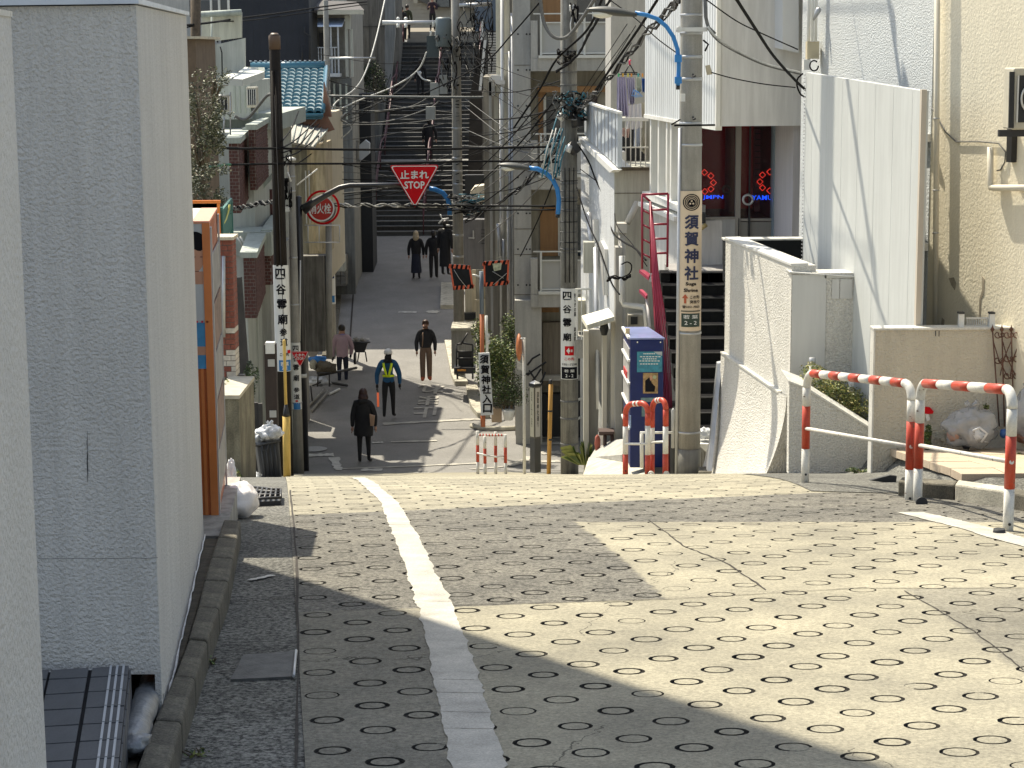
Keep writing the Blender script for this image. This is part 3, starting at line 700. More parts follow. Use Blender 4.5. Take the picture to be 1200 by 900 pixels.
# concrete pillar
t=thing('concrete_pillar',at(268,560,21),'mossy concrete gate pillar with flat top below the brick pillar','pillar')
mm_=mat('mossy_concrete',(.19,.175,.125),.95,.45,3,fine=.3,bump=.8,bscale=30,dist=.01,streak=.35)
xx=(at(250,460,21).x,at(279.5,460,21).x); zt_=at(268,463,21).z
one('pillar_body',mm_,t)(lambda m:m.box(xx[0],xx[1],21,22.25,-6,zt_-.04)); one('pillar_cap',mat('pale_cap',(.42,.39,.31),.9,.2,8),t)(lambda m:m.box(xx[0]-.01,xx[1]+.012,20.985,22.25,zt_-.04,zt_))
one('moss',[m_leaf,m_leafl,m_leafd],t,kind='stuff')(lambda m:scatter_leaves(m,at(258,447,21.8),.10,.25,.03,90,.02,3))
# grey post and slanted old board
m_oldw=mat('old_dark_timber',(.055,.052,.05),.85,.3,4,bump=.5,bscale=30,streak=.3)
one('timber_post',mat('grey_timber',(.13,.13,.12),.9,.25,5,streak=.3),None,label='weathered grey post beside the mossy concrete pillar',cat='post')(lambda m:fbox(m,281,440,288,566,22.5,.12))
one('leaning_board',m_oldw,None,label='old black board leaning behind the brick pillar',cat='board')(lambda m:FP(24.5).pslab(m,[(274,326),(283,325),(293,452),(276,455)],-.05,0))
one('timber_wall',m_oldw,None,label='dark timber boards behind the leaning trash bin',cat='fence')(lambda m:[fbox(m,288+i*5.2,470+i,292.8+i*5.2,560,25.2,.05,(i%2)*.012) for i in range(4)])
def bush(name,c,rx,ry,rz,n,size,label,cat,seed,mats=None,stems=3,base=None,group=None,shell=.35):
    c=Vector(c); base=Vector(base) if base is not None else c-Vector((0,0,rz)); t=thing(name,base,label,cat,group)
    rr=random.Random(seed); m=MB()
    k=max(3,n//140)
    for i in range(k):
        d=Vector((rr.uniform(-.6,.6)*rx,rr.uniform(-.6,.6)*ry,rr.uniform(-.65,.6)*rz)); f_=rr.uniform(.35,.6)
        scatter_leaves(m,c+d,rx*f_,ry*f_,rz*f_,n//k,size,seed*31+i,shell=.2)
    m.build('foliage',mats or [m_leaf,m_leafl,m_leafd],t,kind='stuff')
    for i in range(stems):
        q=c+Vector((rr.uniform(-.5,.5)*rx,rr.uniform(-.5,.5)*ry,rr.uniform(-.2,.6)*rz))
        one('stem',m_bark,t)(lambda m:m.tube([base+Vector((rr.uniform(-.1,.1)*rx,0,0)),base.lerp(q,.5)+Vector((rr.uniform(-.1,.1)*rx,0,0)),q],[.02,.014,.006],6))
    return t
bush('hanging_bush',at(293,445,24.2),.10,.15,.26,700,.020,'dark drooping bush hanging beside the leaning board','bush',11,[m_leafd,m_leafd,m_leaf],base=at(286,470,24.6))
bush('small_bush',at(273,560,18.5),.10,.15,.13,500,.018,'small olive green bush at the foot of the concrete pillar','bush',12,[m_leafl,m_leaf,m_leafd],base=at(270,578,18.5))
# trash bin, leaning, with bag on top
Y=23.5; bc=at(318,566,Y); t=thing('trash_bin',bc,'black ribbed trash bin leaning and overflowing with white plastic bags','trash bin')
m_bin=mat('bin_plastic',(.045,.047,.05),.45,.15,6)
def binf(m,u_off=0):
    f=[at(307,566,Y),at(330.5,563,Y),at(327,517,Y),at(301,522,Y)]; b_=[p+Vector((-.10,.45,.02)) for p in f]; m.prism(f,b_)
one('bin_body',m_bin,t,bev=.02)(binf)
for i in range(4):
    k=(i+.6)/4.2
    one('rib',m_bin,t)(lambda m:m.tube([at(303+(325-303)*k,523-3*k,Y-.01),at(309+(329-309)*k,564-2*k,Y-.01)],.012,6))
one('rim',m_bin,t)(lambda m:m.tube([at(300,522,Y-.02),at(327.5,516.5,Y-.02),at(325,512,Y+.4),at(294,503,Y+.45),at(293.5,512,Y+.3),at(300,522,Y-.02)],.018,6))
one('handle',m_bin,t)(lambda m:m.tube([at(307,522,Y-.03),at(308,528,Y-.04),at(313,527,Y-.04),at(315,520,Y-.03)],.008,6))
m_bag=mat('white_plastic_bag',(.66,.68,.70),.35,.12,10,bump=1,bscale=14,dist=.02,trans=.1); m_bagc=mat('clear_plastic_bag',(.42,.44,.46),.25,.2,9,bump=1,bscale=16,dist=.02,spec=.8)
def bag(name,c,rx,ry,rz,label,mt,seed,knot=True,parent=None,amp=.42):
    m=MB(); c=Vector(c); m.blob(c,rx,ry,rz,28,18,amp,seed,2.2)
    if knot:
        m.blob(c+Vector((rx*.1,0,rz*1.0)),rx*.22,ry*.2,rz*.28,10,6,.9,seed+5,4)
        m.tube([c+Vector((0,0,rz*1.1)),c+Vector((rx*.25,-.02,rz*1.45))],[rx*.09,rx*.13],6); m.tube([c+Vector((0,0,rz*1.1)),c+Vector((-rx*.2,.0,rz*1.4))],[rx*.08,rx*.12],6)
    return m.build(name,mt,parent,label=label,cat='bag' if not parent else None,origin=c)
bag('plastic_bag',at(316,507,Y+.1),.15,.16,.10,'white plastic bag stuffed on top of the leaning trash bin',m_bag,1)
bag('plastic_bag',at(304,512,Y+.15),.09,.15,.09,'grey clear plastic bag at the bin rim left side',m_bagc,2,False)
one('newspaper',mat('newsprint',(.45,.46,.47),.8,.3,30),None,label='crumpled printed paper bag on top of the trash bin',cat='paper')(lambda m:m.blob(at(322,508,Y-.05),.075,.05,.06,12,8,.5,9))
one('plastic_scrap',m_bagc,None,label='crumpled grey plastic sheet on the ground left of the trash bin',cat='plastic sheet')(lambda m:m.blob(at(299,560,Y-.2),.09,.12,.07,14,8,.7,4))
t=thing('rubber_mat',G(310,580),'black slotted rubber kerb ramp lying on the pavement near the bin','ramp')
q=[G(291,585,.045),G(329,583,.045),G(329,574,.05),G(297,571,.05)]
one('mat_base',m_black,t)(lambda m:m.prism([p-Vector((0,0,.02)) for p in q],[p-Vector((0,0,.06)) for p in q]))
for i in range(7):
    k=i/6; a0=q[0].lerp(q[1],k); a1=q[3].lerp(q[2],k); one('slat',m_black,t)(lambda m:m.tube([a0,a1],.008,6))
for i in range(4):
    k=i/3; a0=q[0].lerp(q[3],k); a1=q[1].lerp(q[2],k); one('crossbar',m_black,t)(lambda m:m.tube([a0,a1],.009,6))
bag('plastic_bag',G(279,607)+Vector((0,.1,.08)),.10,.16,.10,'smooth white plastic bag slumped on the pavement by the kerb end',mat('pinkish_bag',(.70,.66,.64),.4,.08,10,bump=.6,bscale=10,dist=.02),8,False,amp=.22)
bag('plastic_bag',G(268,588)+Vector((0,.15,.12)),.035,.05,.12,'upright knotted white bag end behind the slumped bag',m_bag,9,False)
# dark post with white boxes (left)
Y=27.5; t=thing('timber_post',at(319,560,Y),'dark brown square post with two small white plates','post')
one('post',mat('brown_timber',(.045,.032,.027),.8,.2,4,streak=.2),t)(lambda m:fbox(m,311.5,404,325,566,Y,.15))
one('meter_box',m_white,t)(lambda m:fbox(m,311.5,401,322,414,Y,.1,.05)); one('notice_plate',mat('grey_plate',(.42,.42,.40),.7,.1),t)(lambda m:fbox(m,314,421,322,429.5,Y,.01,.012))
one('notice_plate',MT['grey_plate'],t)(lambda m:fbox(m,316,481,324,489,Y,.01,.012))
# ---------------------------------------------------------------- poles
def pole(name,u,vt,ub,Y,wt,wb,mt,label,cat='utility pole',zb=None,seg=16):
    """vertical tapered pole; widths in photo px at top/bottom"""
    x=(at(u,vt,Y).x+at(ub,555,Y).x)/2; zt=at(u,vt,Y).z; z0=zb if zb is not None else gz(Y)-.1
    t=thing(name,(x,Y,z0),label,cat); rt_=wt/F*Y/2; rb=wb/F*Y/2
    one('shaft',mt,t)(lambda m:m.lathe((x,Y,0),[(rb,z0),((rb+rt_)/2,(z0+zt)/2),(rt_,zt-.02),(rt_*.8,zt)],seg))
    def rad(z): k=(z-z0)/(zt-z0); return rb+(rt_-rb)*k
    return t,x,rad,zt,z0
def band(t,x,Y,rad,v,h=.03,mt=None,holes=True):
    z=at(600,v,Y).z; r=rad(z)+.006
    one('band',mt or m_steel,t)(lambda m:m.lathe((x,Y,0),[(r-.006,z-h/2-.001),(r,z-h/2),(r,z+h/2),(r-.006,z+h/2+.001)],16))
def wrap(t,x,Y,rad,u0,v0,u1,v1,mt,off=.006,nm='sign_plate',ang0=-.5,th=.003):
    """a sheet bent round the pole facing the camera; returns mapping"""
    z1=at((u0+u1)/2,v0,Y).z; z0=at((u0+u1)/2,v1,Y).z; r=rad((z0+z1)/2)+off
    cx=at((u0+u1)/2,(v0+v1)/2,Y-r).x; half=(u1-u0)/2/F*(Y-r); a=math.asin(min(.999,half/r)); ac=math.asin(max(-.9,min(.9,(cx-x)/r)))
    m=MB(); n=14; P=[]
    for i in range(n+1):
        an=-a+2*a*i/n+ac*0
        P.append((x+r*math.sin(an),Y-r*math.cos(an),an))
    for i in range(n):
        (xa,ya,_),(xb,yb,_)=P[i],P[i+1]; m.prism([(xa,ya,z0),(xb,yb,z0),(xb,yb,z1),(xa,ya,z1)],[(x+(xa-x)*.97,Y+(ya-Y)*.97,z0),(x+(xb-x)*.97,Y+(yb-Y)*.97,z0),(x+(xb-x)*.97,Y+(yb-Y)*.97,z1),(x+(xa-x)*.97,Y+(ya-Y)*.97,z1)],caps=True)
    pl=m.build(nm,mt,t)
    def mp(u,v,w,h,lift=.004):     # returns mapf centred at px (u,v)
        z=at(u,v,Y).z; s0=(u-(u0+u1)/2)/F*(Y-r)
        def f_(a_,b_):
            s=max(-.98*r,min(.98*r,s0+a_)); an=math.asin(s/r); rr_=r+lift; return Vector((x+rr_*math.sin(an),Y-rr_*math.cos(an),z+b_))
        return f_
    return pl,mp,r
def wtext(mp,pl,s,u,v,wpx,hpx,Y,mt,bold=.02,line=.9):
    w=wpx/F*Y; h=hpx/F*Y
    return text(s,(0,0,0),(1,0,0),(0,0,1),w,h,mt,parent=pl,bold=bold,mapf=mp(u,v,w,h),line=line)
def wrect(mp,pl,u,v,wpx,hpx,Y,mt,nm='print',lift=.003):
    w=wpx/F*Y; h=hpx/F*Y; f_=mp(u,v,w,h,lift); m=MB(); n=8
    for i in range(n):
        a0=(i/n-.5)*w; a1=((i+1)/n-.5)*w; m.poly([f_(a0,-h/2),f_(a1,-h/2),f_(a1,h/2),f_(a0,h/2)])
    return m.build(nm,mt,pl)
m_dpole=mat('dark_pole',(.020,.016,.013),.75,.2,3,streak=.25,spec=.2)
# P1: dark brown pole with long white board
t,x,rad,zt,z0=pole('utility_pole',319.5,40,337,33.5,12.5,19,m_dpole,'tall dark brown pole with round cap and white 四谷霊廟参道 sign')
P1=(x,33.5)
for dx in (-.03,.03): one('cable_cover',m_dpole,t)(lambda m:m.tube([(x+dx,33.5-rad(z)-.0,z) for z in [zt-.6,zt-2.2,zt-3.85]],.035,8))
one('pole_cap',mat('cap_brown',(.10,.06,.035),.5,.1),t)(lambda m:m.lathe((x,33.5,zt-.25),[(rad(zt)+.008,0),(rad(zt)+.008,.22),(.05,.27)],14))
pl,mp,r=wrap(t,x+.01,33.5,lambda z:rad(z)+.02,322.5,310,341,434,m_signw)
m_txt=m_ink
for i,(ch,v) in enumerate(zip('四谷霊廟参道',(320,338,355.5,373,388,399.5))): wtext(mp,pl,ch,331.5+i*.5,v,11 if i<4 else 8,12 if i<4 else 9,33.5,m_txt,.024)
wrect(mp,pl,334,427,13,13,33.5,mat('sign_blue',(.02,.16,.40),.4,.1)); wtext(mp,pl,'この先',334,414,10,4,33.5,m_txt,.03); wrect(mp,pl,339,411,3,4,33.5,m_signr,lift=.005)
wtext(mp,pl,'若葉\n2-2',334,427,9,9,33.5,m_signw,.03)
# yellow guy-wire guard
t=thing('guy_guard',at(336,562,25.5),'yellow guy-wire guard with thin upper sleeve in front of the dark pole','guy guard')
m_yel=mat('guard_yellow',(.62,.42,.10),.45,.1,5)
one('lower_sleeve',m_yel,t)(lambda m:m.tube([at(336.5,566,25.5),at(335.5,488,25.5)],.050,12)); one('coupling',m_black,t)(lambda m:m.tube([at(335.5,488,25.5),at(335.4,484,25.5),at(335,474,25.5)],[.046,.040,.02],12))
one('upper_sleeve',m_yel,t)(lambda m:m.tube([at(335,476,25.5),at(333,399,25.5),at(333,398,25.5)],[.020,.020,.01],8)); one('guy_wire',m_wire,t)(lambda m:m.tube([at(333,399,25.5),Vector((x,33.3,zt-1))],.005,5))
# P2 grey-brown pole
t,x,rad,zt,z0=pole('utility_pole',343,188,348.5,40,8,12.5,m_pole,'slim grey concrete pole with small board reading 四谷霊廟参道 low down')
one('pole_cap',m_signw,t)(lambda m:m.lathe((x,40,zt),[(rad(zt)+.03,0),(rad(zt)+.03,.04),(.03,.07)],12))
for v in (205,222,300,355,470): band(t,x,40,rad,v)
pl,mp,r=wrap(t,x,40,rad,342,401,353.5,479,m_signw)
for ch,v in zip('四谷霊廟参道',(408,419,430,442,456,464)): wtext(mp,pl,ch,348,v,6.5,7.5 if v<450 else 6,40,m_txt,.018)
wrect(mp,pl,348,475,8,8,40,MT['sign_blue']); wrect(mp,pl,348,469,3,2,40,m_signr)
def stopsign(parent,c,w,seg_mat,tilt=0,nm='stop_sign'):
    """inverted rounded triangle with white rim and lettering; c = centre of top edge"""
    c=Vector(c); H=w*.866*1.0; rr=w*.045
    def tri(w_,dz): 
        cc=c+Vector((0,0,0)); h=w_*.866; V=[Vector((-w_/2,0,0)),Vector((w_/2,0,0)),Vector((0,0,-h))]; ct=(V[0]+V[1]+V[2])/3; base=Vector((0,0,-w*.866/3)); out=[]
        V=[v-ct+base for v in V]; k=w_*.075
        for i in range(3):
            a=V[i]; p=(V[i-1]-a).normalized(); q=(V[(i+1)%3]-a).normalized()
            for s in range(6):
                u=s/5; pt=a+p*k*(1-u)**2+q*k*u**2; out.append(pt)
        return [c+o+Vector((0,-dz,0)) for o in out]
    pl=one(nm,m_signr,parent)(lambda m:m.prism(tri(w,.0),tri(w,-.02)))
    a=tri(w*.955,.003); b_=tri(w*.90,.003)
    def rim(m):
        n=len(a)
        for i in range(n): m.poly([a[i],a[(i+1)%n],b_[(i+1)%n],b_[i]])
    one('rim',m_signw,pl)(rim)
    text('止まれ',c+Vector((0,-.006,-H*.215)),(1,0,0),(0,0,1),w*.56,H*.19,m_signw,parent=pl,bold=.025); text('STOP',c+Vector((0,-.006,-H*.455)),(1,0,0),(0,0,1),w*.40,H*.165,m_signw,parent=pl,bold=.025)
    return pl
Y=39.3; t=thing('stop_sign',at(351,412,Y),'small red triangular 止まれ STOP sign strapped to the slim grey pole','stop sign')
stopsign(t,at(351.2,412,Y),21.5/F*Y,m_signr,nm='sign_face'); one('bracket',m_steel,t)(lambda m:m.tube([at(349,418,Y+.02),at(349,418,Y+.6)],.02,6))
# P3 black pole with arm and big stop sign
Y=41.5; m_bpole=mat('black_steel',(.018,.018,.02),.4,.15,5,coat=.3)
t=thing('stop_sign',at(358,548,Y),'big red 止まれ STOP triangle hung from the black arm pole above the street','stop sign')
xb=at(357.5,548,Y).x; zt=at(353.5,231,Y).z; zg=at(358,548,Y).z
one('pole',m_bpole,t)(lambda m:m.lathe((xb,Y,0),[(.085,zg-.1),(.07,zt),(.03,zt+.03)],14))
one('arm',m_bpole,t)(lambda m:m.tube([at(355,246,Y),at(366,238,Y),at(385,227,Y),at(398,220,Y),at(410,217.3,Y),at(440,217,Y),at(482,216.5,Y)],[.11,.075,.062,.055,.05,.048,.045],12))
stopsign(t,at(485.5,193.5,Y-.1),58.5/F*Y,m_signr,nm='sign_face')
one('bracket',m_steel,t)(lambda m:(m.tube([at(482,200,Y),at(482,236,Y)],.03,6)))
one('plate',mat('white_band',(.6,.6,.57),.5,.1),t)(lambda m:m.lathe((xb,Y,at(358,440,Y).z),[(.088,-.04),(.088,.04)],14))
one('base_band',m_signw,t)(lambda m:m.tube([at(352,305,Y-.08),at(351.5,400,Y-.08)],.016,6))
# hydrant sign: two discs
Y=44; t=thing('hydrant_sign',at(378,300,Y),'round red 消火栓 fire hydrant sign on white frame behind black arm','hydrant sign')
def disc(nm,u,v,rpx,Y_,mt,th=.02,par=None): return one(nm,mt,par or t)(lambda m:m.lathe(at(u,v,Y_),[(rpx/F*Y_,-th/2),(rpx/F*Y_,th/2)],32,axis=(0,-1,0)))
def ringm(nm,u,v,r0,r1,Y_,mt,par):
    def g(m):
        c=at(u,v,Y_); A0=r0/F*Y_; A1=r1/F*Y_; n=36
        for i in range(n):
            a=2*math.pi*i/n; b_=2*math.pi*(i+1)/n; q=[(c.x+rr_*math.cos(aa),c.z+rr_*math.sin(aa)) for rr_,aa in ((A0,a),(A1,a),(A1,b_),(A0,b_))]
            m.prism([(p[0],Y_-.01,p[1]) for p in q],[(p[0],Y_+.01,p[1]) for p in q])
    return one(nm,mt,par)(g)
ringm('rear_ring',378,243,17.6,20.2,Y+.12,m_signr,t); 
one('rear_disc',mat('sign_back',(.13,.13,.13),.5,.1),t)(lambda m:m.lathe(at(379.5,246,Y+.1),[(14/F*Y,-.01),(14/F*Y,.01)],32,axis=(0,-1,0)))
ds=disc('sign_disc',376.5,244,14.2,Y,mat('disc_red',(.42,.02,.015),.4,.08)); ringm('rim',376.5,244,13.8,15.4,Y-.012,m_signw,ds)
text('消火栓',at(375.5,244.5,Y-.025),(1,0,0),(0,0,1),25/F*Y,12/F*Y,m_signw,parent=ds,bold=.014)
one('frame',m_alu,t)(lambda m:[m.tube([at(a,b_,Y),at(c,d,Y)],.014,6) for a,b_,c,d in ((357,264,398,264),(357,284,398,284),(398,264,398,284),(374,264,374,284),(361,264,361,284))])
one('post',m_pole,t)(lambda m:m.tube([at(385,257,Y+.2),at(386,420,Y+.2)],.07,12))
# P4 grey pole left far
Y=56; t,x,rad,zt,z0=pole('utility_pole',389,0,386.5,Y,6,8.5,m_pole,'grey pole with tall blue and white address board beside the stairs street',zb=gz(56)-.1)
for v in (105,140,175,260,345): band(t,x,Y,rad,v)
pl,mp,r=wrap(t,x,Y,rad,381.5,292,390,356,m_signw)
wrect(mp,pl,386,307,6,38,Y,mat('navy',(.015,.03,.12),.5,.1)); wtext(mp,pl,'若葉一丁目',386,307,4,34,Y,m_signw,.02) if False else text('若\n葉\n町',(0,0,0),(1,0,0),(0,0,1),4.5/F*Y,26/F*Y,m_signw,parent=pl,bold=.03,mapf=mp(386,309,0,0,.006))
wrect(mp,pl,386,350,6,8,Y,MT['sign_blue'])
# ================================================================ LEFT HOUSES
m_gw=mat('offwhite_panel',(.44,.46,.42),.8,.06,1.5,streak=.18)
m_gw2=mat('pale_green_grey',(.36,.40,.36),.8,.08,1.5,streak=.2)
m_tilebr=mat('brick_tile',(.085,.03,.024),.7,.35,14,fine=.2); m_tmort=mat('tile_mortar',(.24,.21,.19),.9,.1)
m_navy=mat('navy_siding',(.016,.020,.030),.8,.15,1.5)
m_pblue=mat('pale_bluewhite',(.46,.50,.54),.6,.06,2)
def bricks_face(m,wp,s0,s1,z0,z1,bw,bh,gap,proud,seed=0):
    rr=random.Random(seed); n=max(1,int((z1-z0)/bh)); 
    for r in range(n):
        z=z0+r*(z1-z0)/n; s=s0-(bw/2 if r%2 else 0)
        while s<s1:
            a=max(s,s0)+gap/2; b=min(s+bw,s1)-gap/2
            if b-a>bw*.15: wp.sbox(m,a,b,z+gap/2,z+(z1-z0)/n-gap/2,0,proud+rr.uniform(-.003,.003))
            s+=bw
def boxB(u0,u1,v0,v1,Y,depth): # plan box with world coordinates
    a,b,z0,z1=FP(Y).rect(u0,v0,u1,v1); return a,b,z0,z1
# building A: off-white apartment house with brick-tiled bay boxes
bA=thing('apartment_house',at(270,400,36),'off-white apartment house with brick-tiled bay boxes and white parapet balconies on the left','house')
Y=39.5
one('wall',m_gw,bA)(lambda m:m.box(-14,at(300,300,Y).x,Y,Y+7,-12,at(300,155,Y).z))
one('wall_joint',m_dirt,bA)(lambda m:(fbox(m,252.5,175,253.2,275,Y,0,.01),fbox(m,245,216,252,216.6,Y,0,.01)))
def bay(u0,u1,v0,v1,Y,u2,Y2,label=None,cap=True):
    a,b,z0,z1=boxB(u0,u1,v0,v1,Y,1); xb=at(u2,(v0+v1)/2,Y2).x
    core=one('bay_box',m_tmort,bA)(lambda m:m.prism([(a,Y,z0),(b,Y,z0),(b,Y,z1),(a,Y,z1)],[(a-.4,Y2,z0),(xb,Y2,z0),(xb,Y2,z1),(a-.4,Y2,z1)]))
    f1=WP((a,Y),(b,Y)); f2=WP((b,Y),(xb,Y2))
    def g(m): bricks_face(m,f1,0,b-a,z0,z1,.11,.062,.012,.012,1); L_=(Vector((xb,Y2))-Vector((b,Y))).length; bricks_face(m,f2,0,L_,z0,z1,.23,.062,.012,.012,2)
    one('brick_tiles',m_tilebr,core,kind='stuff')(g)
    if cap: one('coping',m_pblue if False else m_gw2,core)(lambda m:m.prism([(a-.05,Y-.05,z1),(b+.05,Y-.05,z1),(xb+.05,Y2,z1),(a-.4,Y2,z1)],[(a-.05,Y-.05,z1+.10),(b+.05,Y-.05,z1+.10),(xb+.05,Y2,z1+.10),(a-.4,Y2,z1+.10)]))
    return core
bay(269,280.5,168,250,36,290,39.5)
bay(292,299.5,152,223,38,326,46)
bay(286,299.5,302,373,34.5,310.5,38.2)
bay(310,318,275,334,38.5,326,44)
one('wall',m_gw,bA)(lambda m:m.box(-14,at(305,420,40).x,38.3,44,-12,at(300,300,38.3).z))
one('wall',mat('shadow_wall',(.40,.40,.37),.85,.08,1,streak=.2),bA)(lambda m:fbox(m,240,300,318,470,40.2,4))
one('balcony_floor',m_gw2,bA)(lambda m:fbox(m,268,272,318,300,38.25,1.2))
one('side_wall',m_gw2,bA)(lambda m:fbox(m,286,150,293,300,40.5,5,0))
one('eave',m_gw2,bA)(lambda m:fbox(m,246,133,330,152,42,5))
one('door',mat('maroon_door',(.07,.02,.02),.6,.1),bA)(lambda m:fbox(m,294,222,322,272,42,.1))
one('stair_stringer',m_gw2,bA)(lambda m:FP(41).pslab(m,[(300,224),(302,229),(322,206),(320,201)],-.1,0))
one('stair_rail',m_alu,bA)(lambda m:[m.tube([at(277+i*4,277,38),at(286+i*4,291,38)],.015,6) for i in range(2)])
# upper balconies
one('parapet',m_gw,bA)(lambda m:FP(37).pslab(m,[(237,56),(287,44.5),(287,78),(262,96),(240,100),(237,98)],-.12,0))
one('parapet',mat('cream_parapet',(.52,.52,.43),.8,.06,1.5,streak=.2),bA)(lambda m:FP(38.2).pslab(m,[(236,17),(283,14.5),(283,44),(236,50)],-.12,0))
one('parapet_rail',m_gw2,bA)(lambda m:(m.tube([at(236,17,38.1),at(283,14.5,38.1)],.06,8)))
one('gap_bracket',m_dark,bA)(lambda m:[fbox(m,248+i*6,46-i*1.0,249.5+i*6,51-i*1.0,38.3,.05,.0) for i in range(6)])
one('upper_wall',mat('window_dark_wall',(.06,.065,.07),.5,.2),bA)(lambda m:fbox(m,222,0,266,20,40,.3))
one('window_frame',m_alu,bA)(lambda m:[fbox(m,u,0,u+2,17,39.7,.1) for u in (246,255.5,266.5)])
one('wall',m_gw,bA)(lambda m:fbox(m,240,95,292,140,41.5,4))
one('awning',mat('awning_pale',(.50,.52,.48),.6,.06),bA)(lambda m:m.prism([at(258,91,35.5),at(284,93,35.5),at(310,84,37),at(310,79,37),at(287,78.3,38.5)],[p+Vector((0,0,-.12)) for p in (at(258,91,35.5),at(284,93,35.5),at(310,84,37),at(310,79,37),at(287,78.3,38.5))]))
one('window',m_glass,bA)(lambda m:fbox(m,293,103,301,130,41.0,.1)); one('pane_frame',m_gw2,bA)(lambda m:[fbox(m,u,100,u+1.5,133,40.9,.1) for u in (274,280,286,292,300)])
one('downpipe',m_gw2,bA)(lambda m:[m.tube([at(u,20,37.0),at(u-.3,98,36.8)],.018,6) for u in (248,)])
one('cable_strip',m_wire,bA)(lambda m:m.tube([at(258,55,36.95),at(260,62,36.9),at(260.5,95,36.8)],.012,5))
def acunit(name,u0,v0,u1,v1,Y,label,d=.3,side=None):
    t=thing(name,at(u0,v1,Y),label,'air conditioner'); a,b,z0,z1=FP(Y).rect(u0,v0,u1,v1)
    one('casing',mat('ac_cream',(.50,.47,.38),.5,.08,5,streak=.1),t,bev=.012)(lambda m:m.box(a,b,Y,Y+d,z0,z1))
    cx,cz=(a+b)/2,(z0+z1)/2; r=min(b-a,z1-z0)*.38
    one('fan_grille',m_dark,t)(lambda m:m.box(cx-(b-a)*.4,cx+(b-a)*.4,Y-.006,Y,cz-(z1-z0)*.38,cz+(z1-z0)*.38))
    for k in range(5): one('grille_bar',m_alu,t)(lambda m:m.box(cx-(b-a)*.4+(b-a)*.8*k/4-.006,cx-(b-a)*.4+(b-a)*.8*k/4+.006,Y-.012,Y-.006,cz-(z1-z0)*.38,cz+(z1-z0)*.38))
    return t
acunit('air_conditioner',289,102,301,126,40.3,'small air conditioner unit under the pale awning by the blue tile roof')
acunit('air_conditioner',248,112,269,131,36.5,'weathered box unit on rusty bracket above the olive tree')
one('stand_frame',m_steel,None,label='thin grey metal stand frame holding the box unit above the tree',cat='frame')(lambda m:[m.tube([at(a,b_,36.4),at(c,d,36.4)],.015,5) for a,b_,c,d in ((246,112,246,160),(270,108,270,158),(246,133,270,133),(250,133,252,160),(263,133,262,160),(246,112,270,112))])
# wooden pole and brown wall behind tree, top-left
one('timber_pole',m_bark,None,label='thick brown timber pole at the top left beyond the stucco wall',cat='pole')(lambda m:m.tube([at(229,-30,34),at(229.5,90,34),at(230,330,34)],.085,12))
tnw=thing('brown_wall',at(220,300,30),'narrow brown textured wall with pale cap at the upper left','wall')
one('wall_body',mat('brown_textured_wall',(.13,.095,.065),.9,.2,6,bump=.6,bscale=20),tnw)(lambda m:fbox(m,205,44,233,300,30,2)); one('wall_cap',m_cream,tnw)(lambda m:fbox(m,205,42.5,234.5,45.5,29.9,2.1))
# olive tree
def tree(label,base,trunk_h,c,rx,ry,rz,n,size,seed,mats,name='olive_tree'):
    t=thing(name,base,label,'tree'); base=Vector(base); c=Vector(c); rr=random.Random(seed)
    one('trunk',m_bark,t)(lambda m:m.tube([base,base.lerp(c,.5)+Vector((.05,0,0)),c],[.07,.05,.03],8))
    m=MB()
    for i in range(9):
        q=c+Vector((rr.uniform(-.85,.85)*rx,rr.uniform(-.8,.8)*ry,rr.uniform(-.9,.9)*rz)); m.tube([c-Vector((0,0,rz*.5)),c.lerp(q,.5)+Vector((0,0,.05)),q],[.02,.012,.004],5)
    m.build('branch',m_bark,t)
    m=MB()
    for i in range(26):
        d=Vector((rr.uniform(-.8,.8)*rx,rr.uniform(-.8,.8)*ry,rr.uniform(-.85,.85)*rz)); f_=rr.uniform(.15,.34); scatter_leaves(m,c+d,rx*f_*1.4,ry*f_*1.4,rz*f_,n//26,size,seed+i,shell=.1)
    m.build('crown',mats,t,kind='stuff'); return t
m_ol=[mat('olive_leaf',(.055,.065,.03),.6,.4,8),mat('olive_leaf_pale',(.17,.175,.09),.6,.3,8),mat('olive_leaf_dark',(.02,.027,.014),.6,.4,8)]
tree('olive tree with pale tips growing beyond the tall stucco wall',at(232,330,26)-Vector((0,0,1)),2,at(235,165,26),.30,.4,.85,5200,.022,21,m_ol)
tree('sparse upper olive branches reaching over the pale balcony wall',at(228,250,27.5),2,at(250,110,27.5),.28,.4,.35,700,.022,33,m_ol)
tree('darker lower olive bush above the orange rack',at(236,330,25)-Vector((0,0,1)),1,at(240,222,25),.28,.4,.35,2400,.020,43,[m_ol[0],m_ol[2],m_ol[1]])
# dark navy block
bN=thing('navy_house',at(320,78,62),'dark navy windowless house block at the top left','house')
a,b_,z0,z1=FP(62).rect(262,-8,365,300); one('wall',m_navy,bN)(lambda m:m.box(a,b_,62,70,z0,z1))
one('corner_wall',mat('charcoal_siding',(.05,.055,.06),.8,.15),bN)(lambda m:m.prism([(b_,62.02,z0),(at(372,50,63.5).x,63.5,z0),(at(372,50,63.5).x,63.5,z1),(b_,62.02,z1)],[(b_-.3,63,z0),(b_-.3,66,z0),(b_-.3,66,z1),(b_-.3,63,z1)]))
for i in range(14): one('cladding_joint',m_dark,bN)(lambda m:m.box(a+.2+i*.2,a+.204+i*.2,61.995,62,z0,z1))
one('vent_pipe',m_dark,bN)(lambda m:[m.tube([at(357,30,61.9),at(357,38,61.9),at(363,42,61.9),at(363,75,61.9)],.03,6),m.tube([at(354,53,61.9),at(354,75,61.9)],.025,6)])
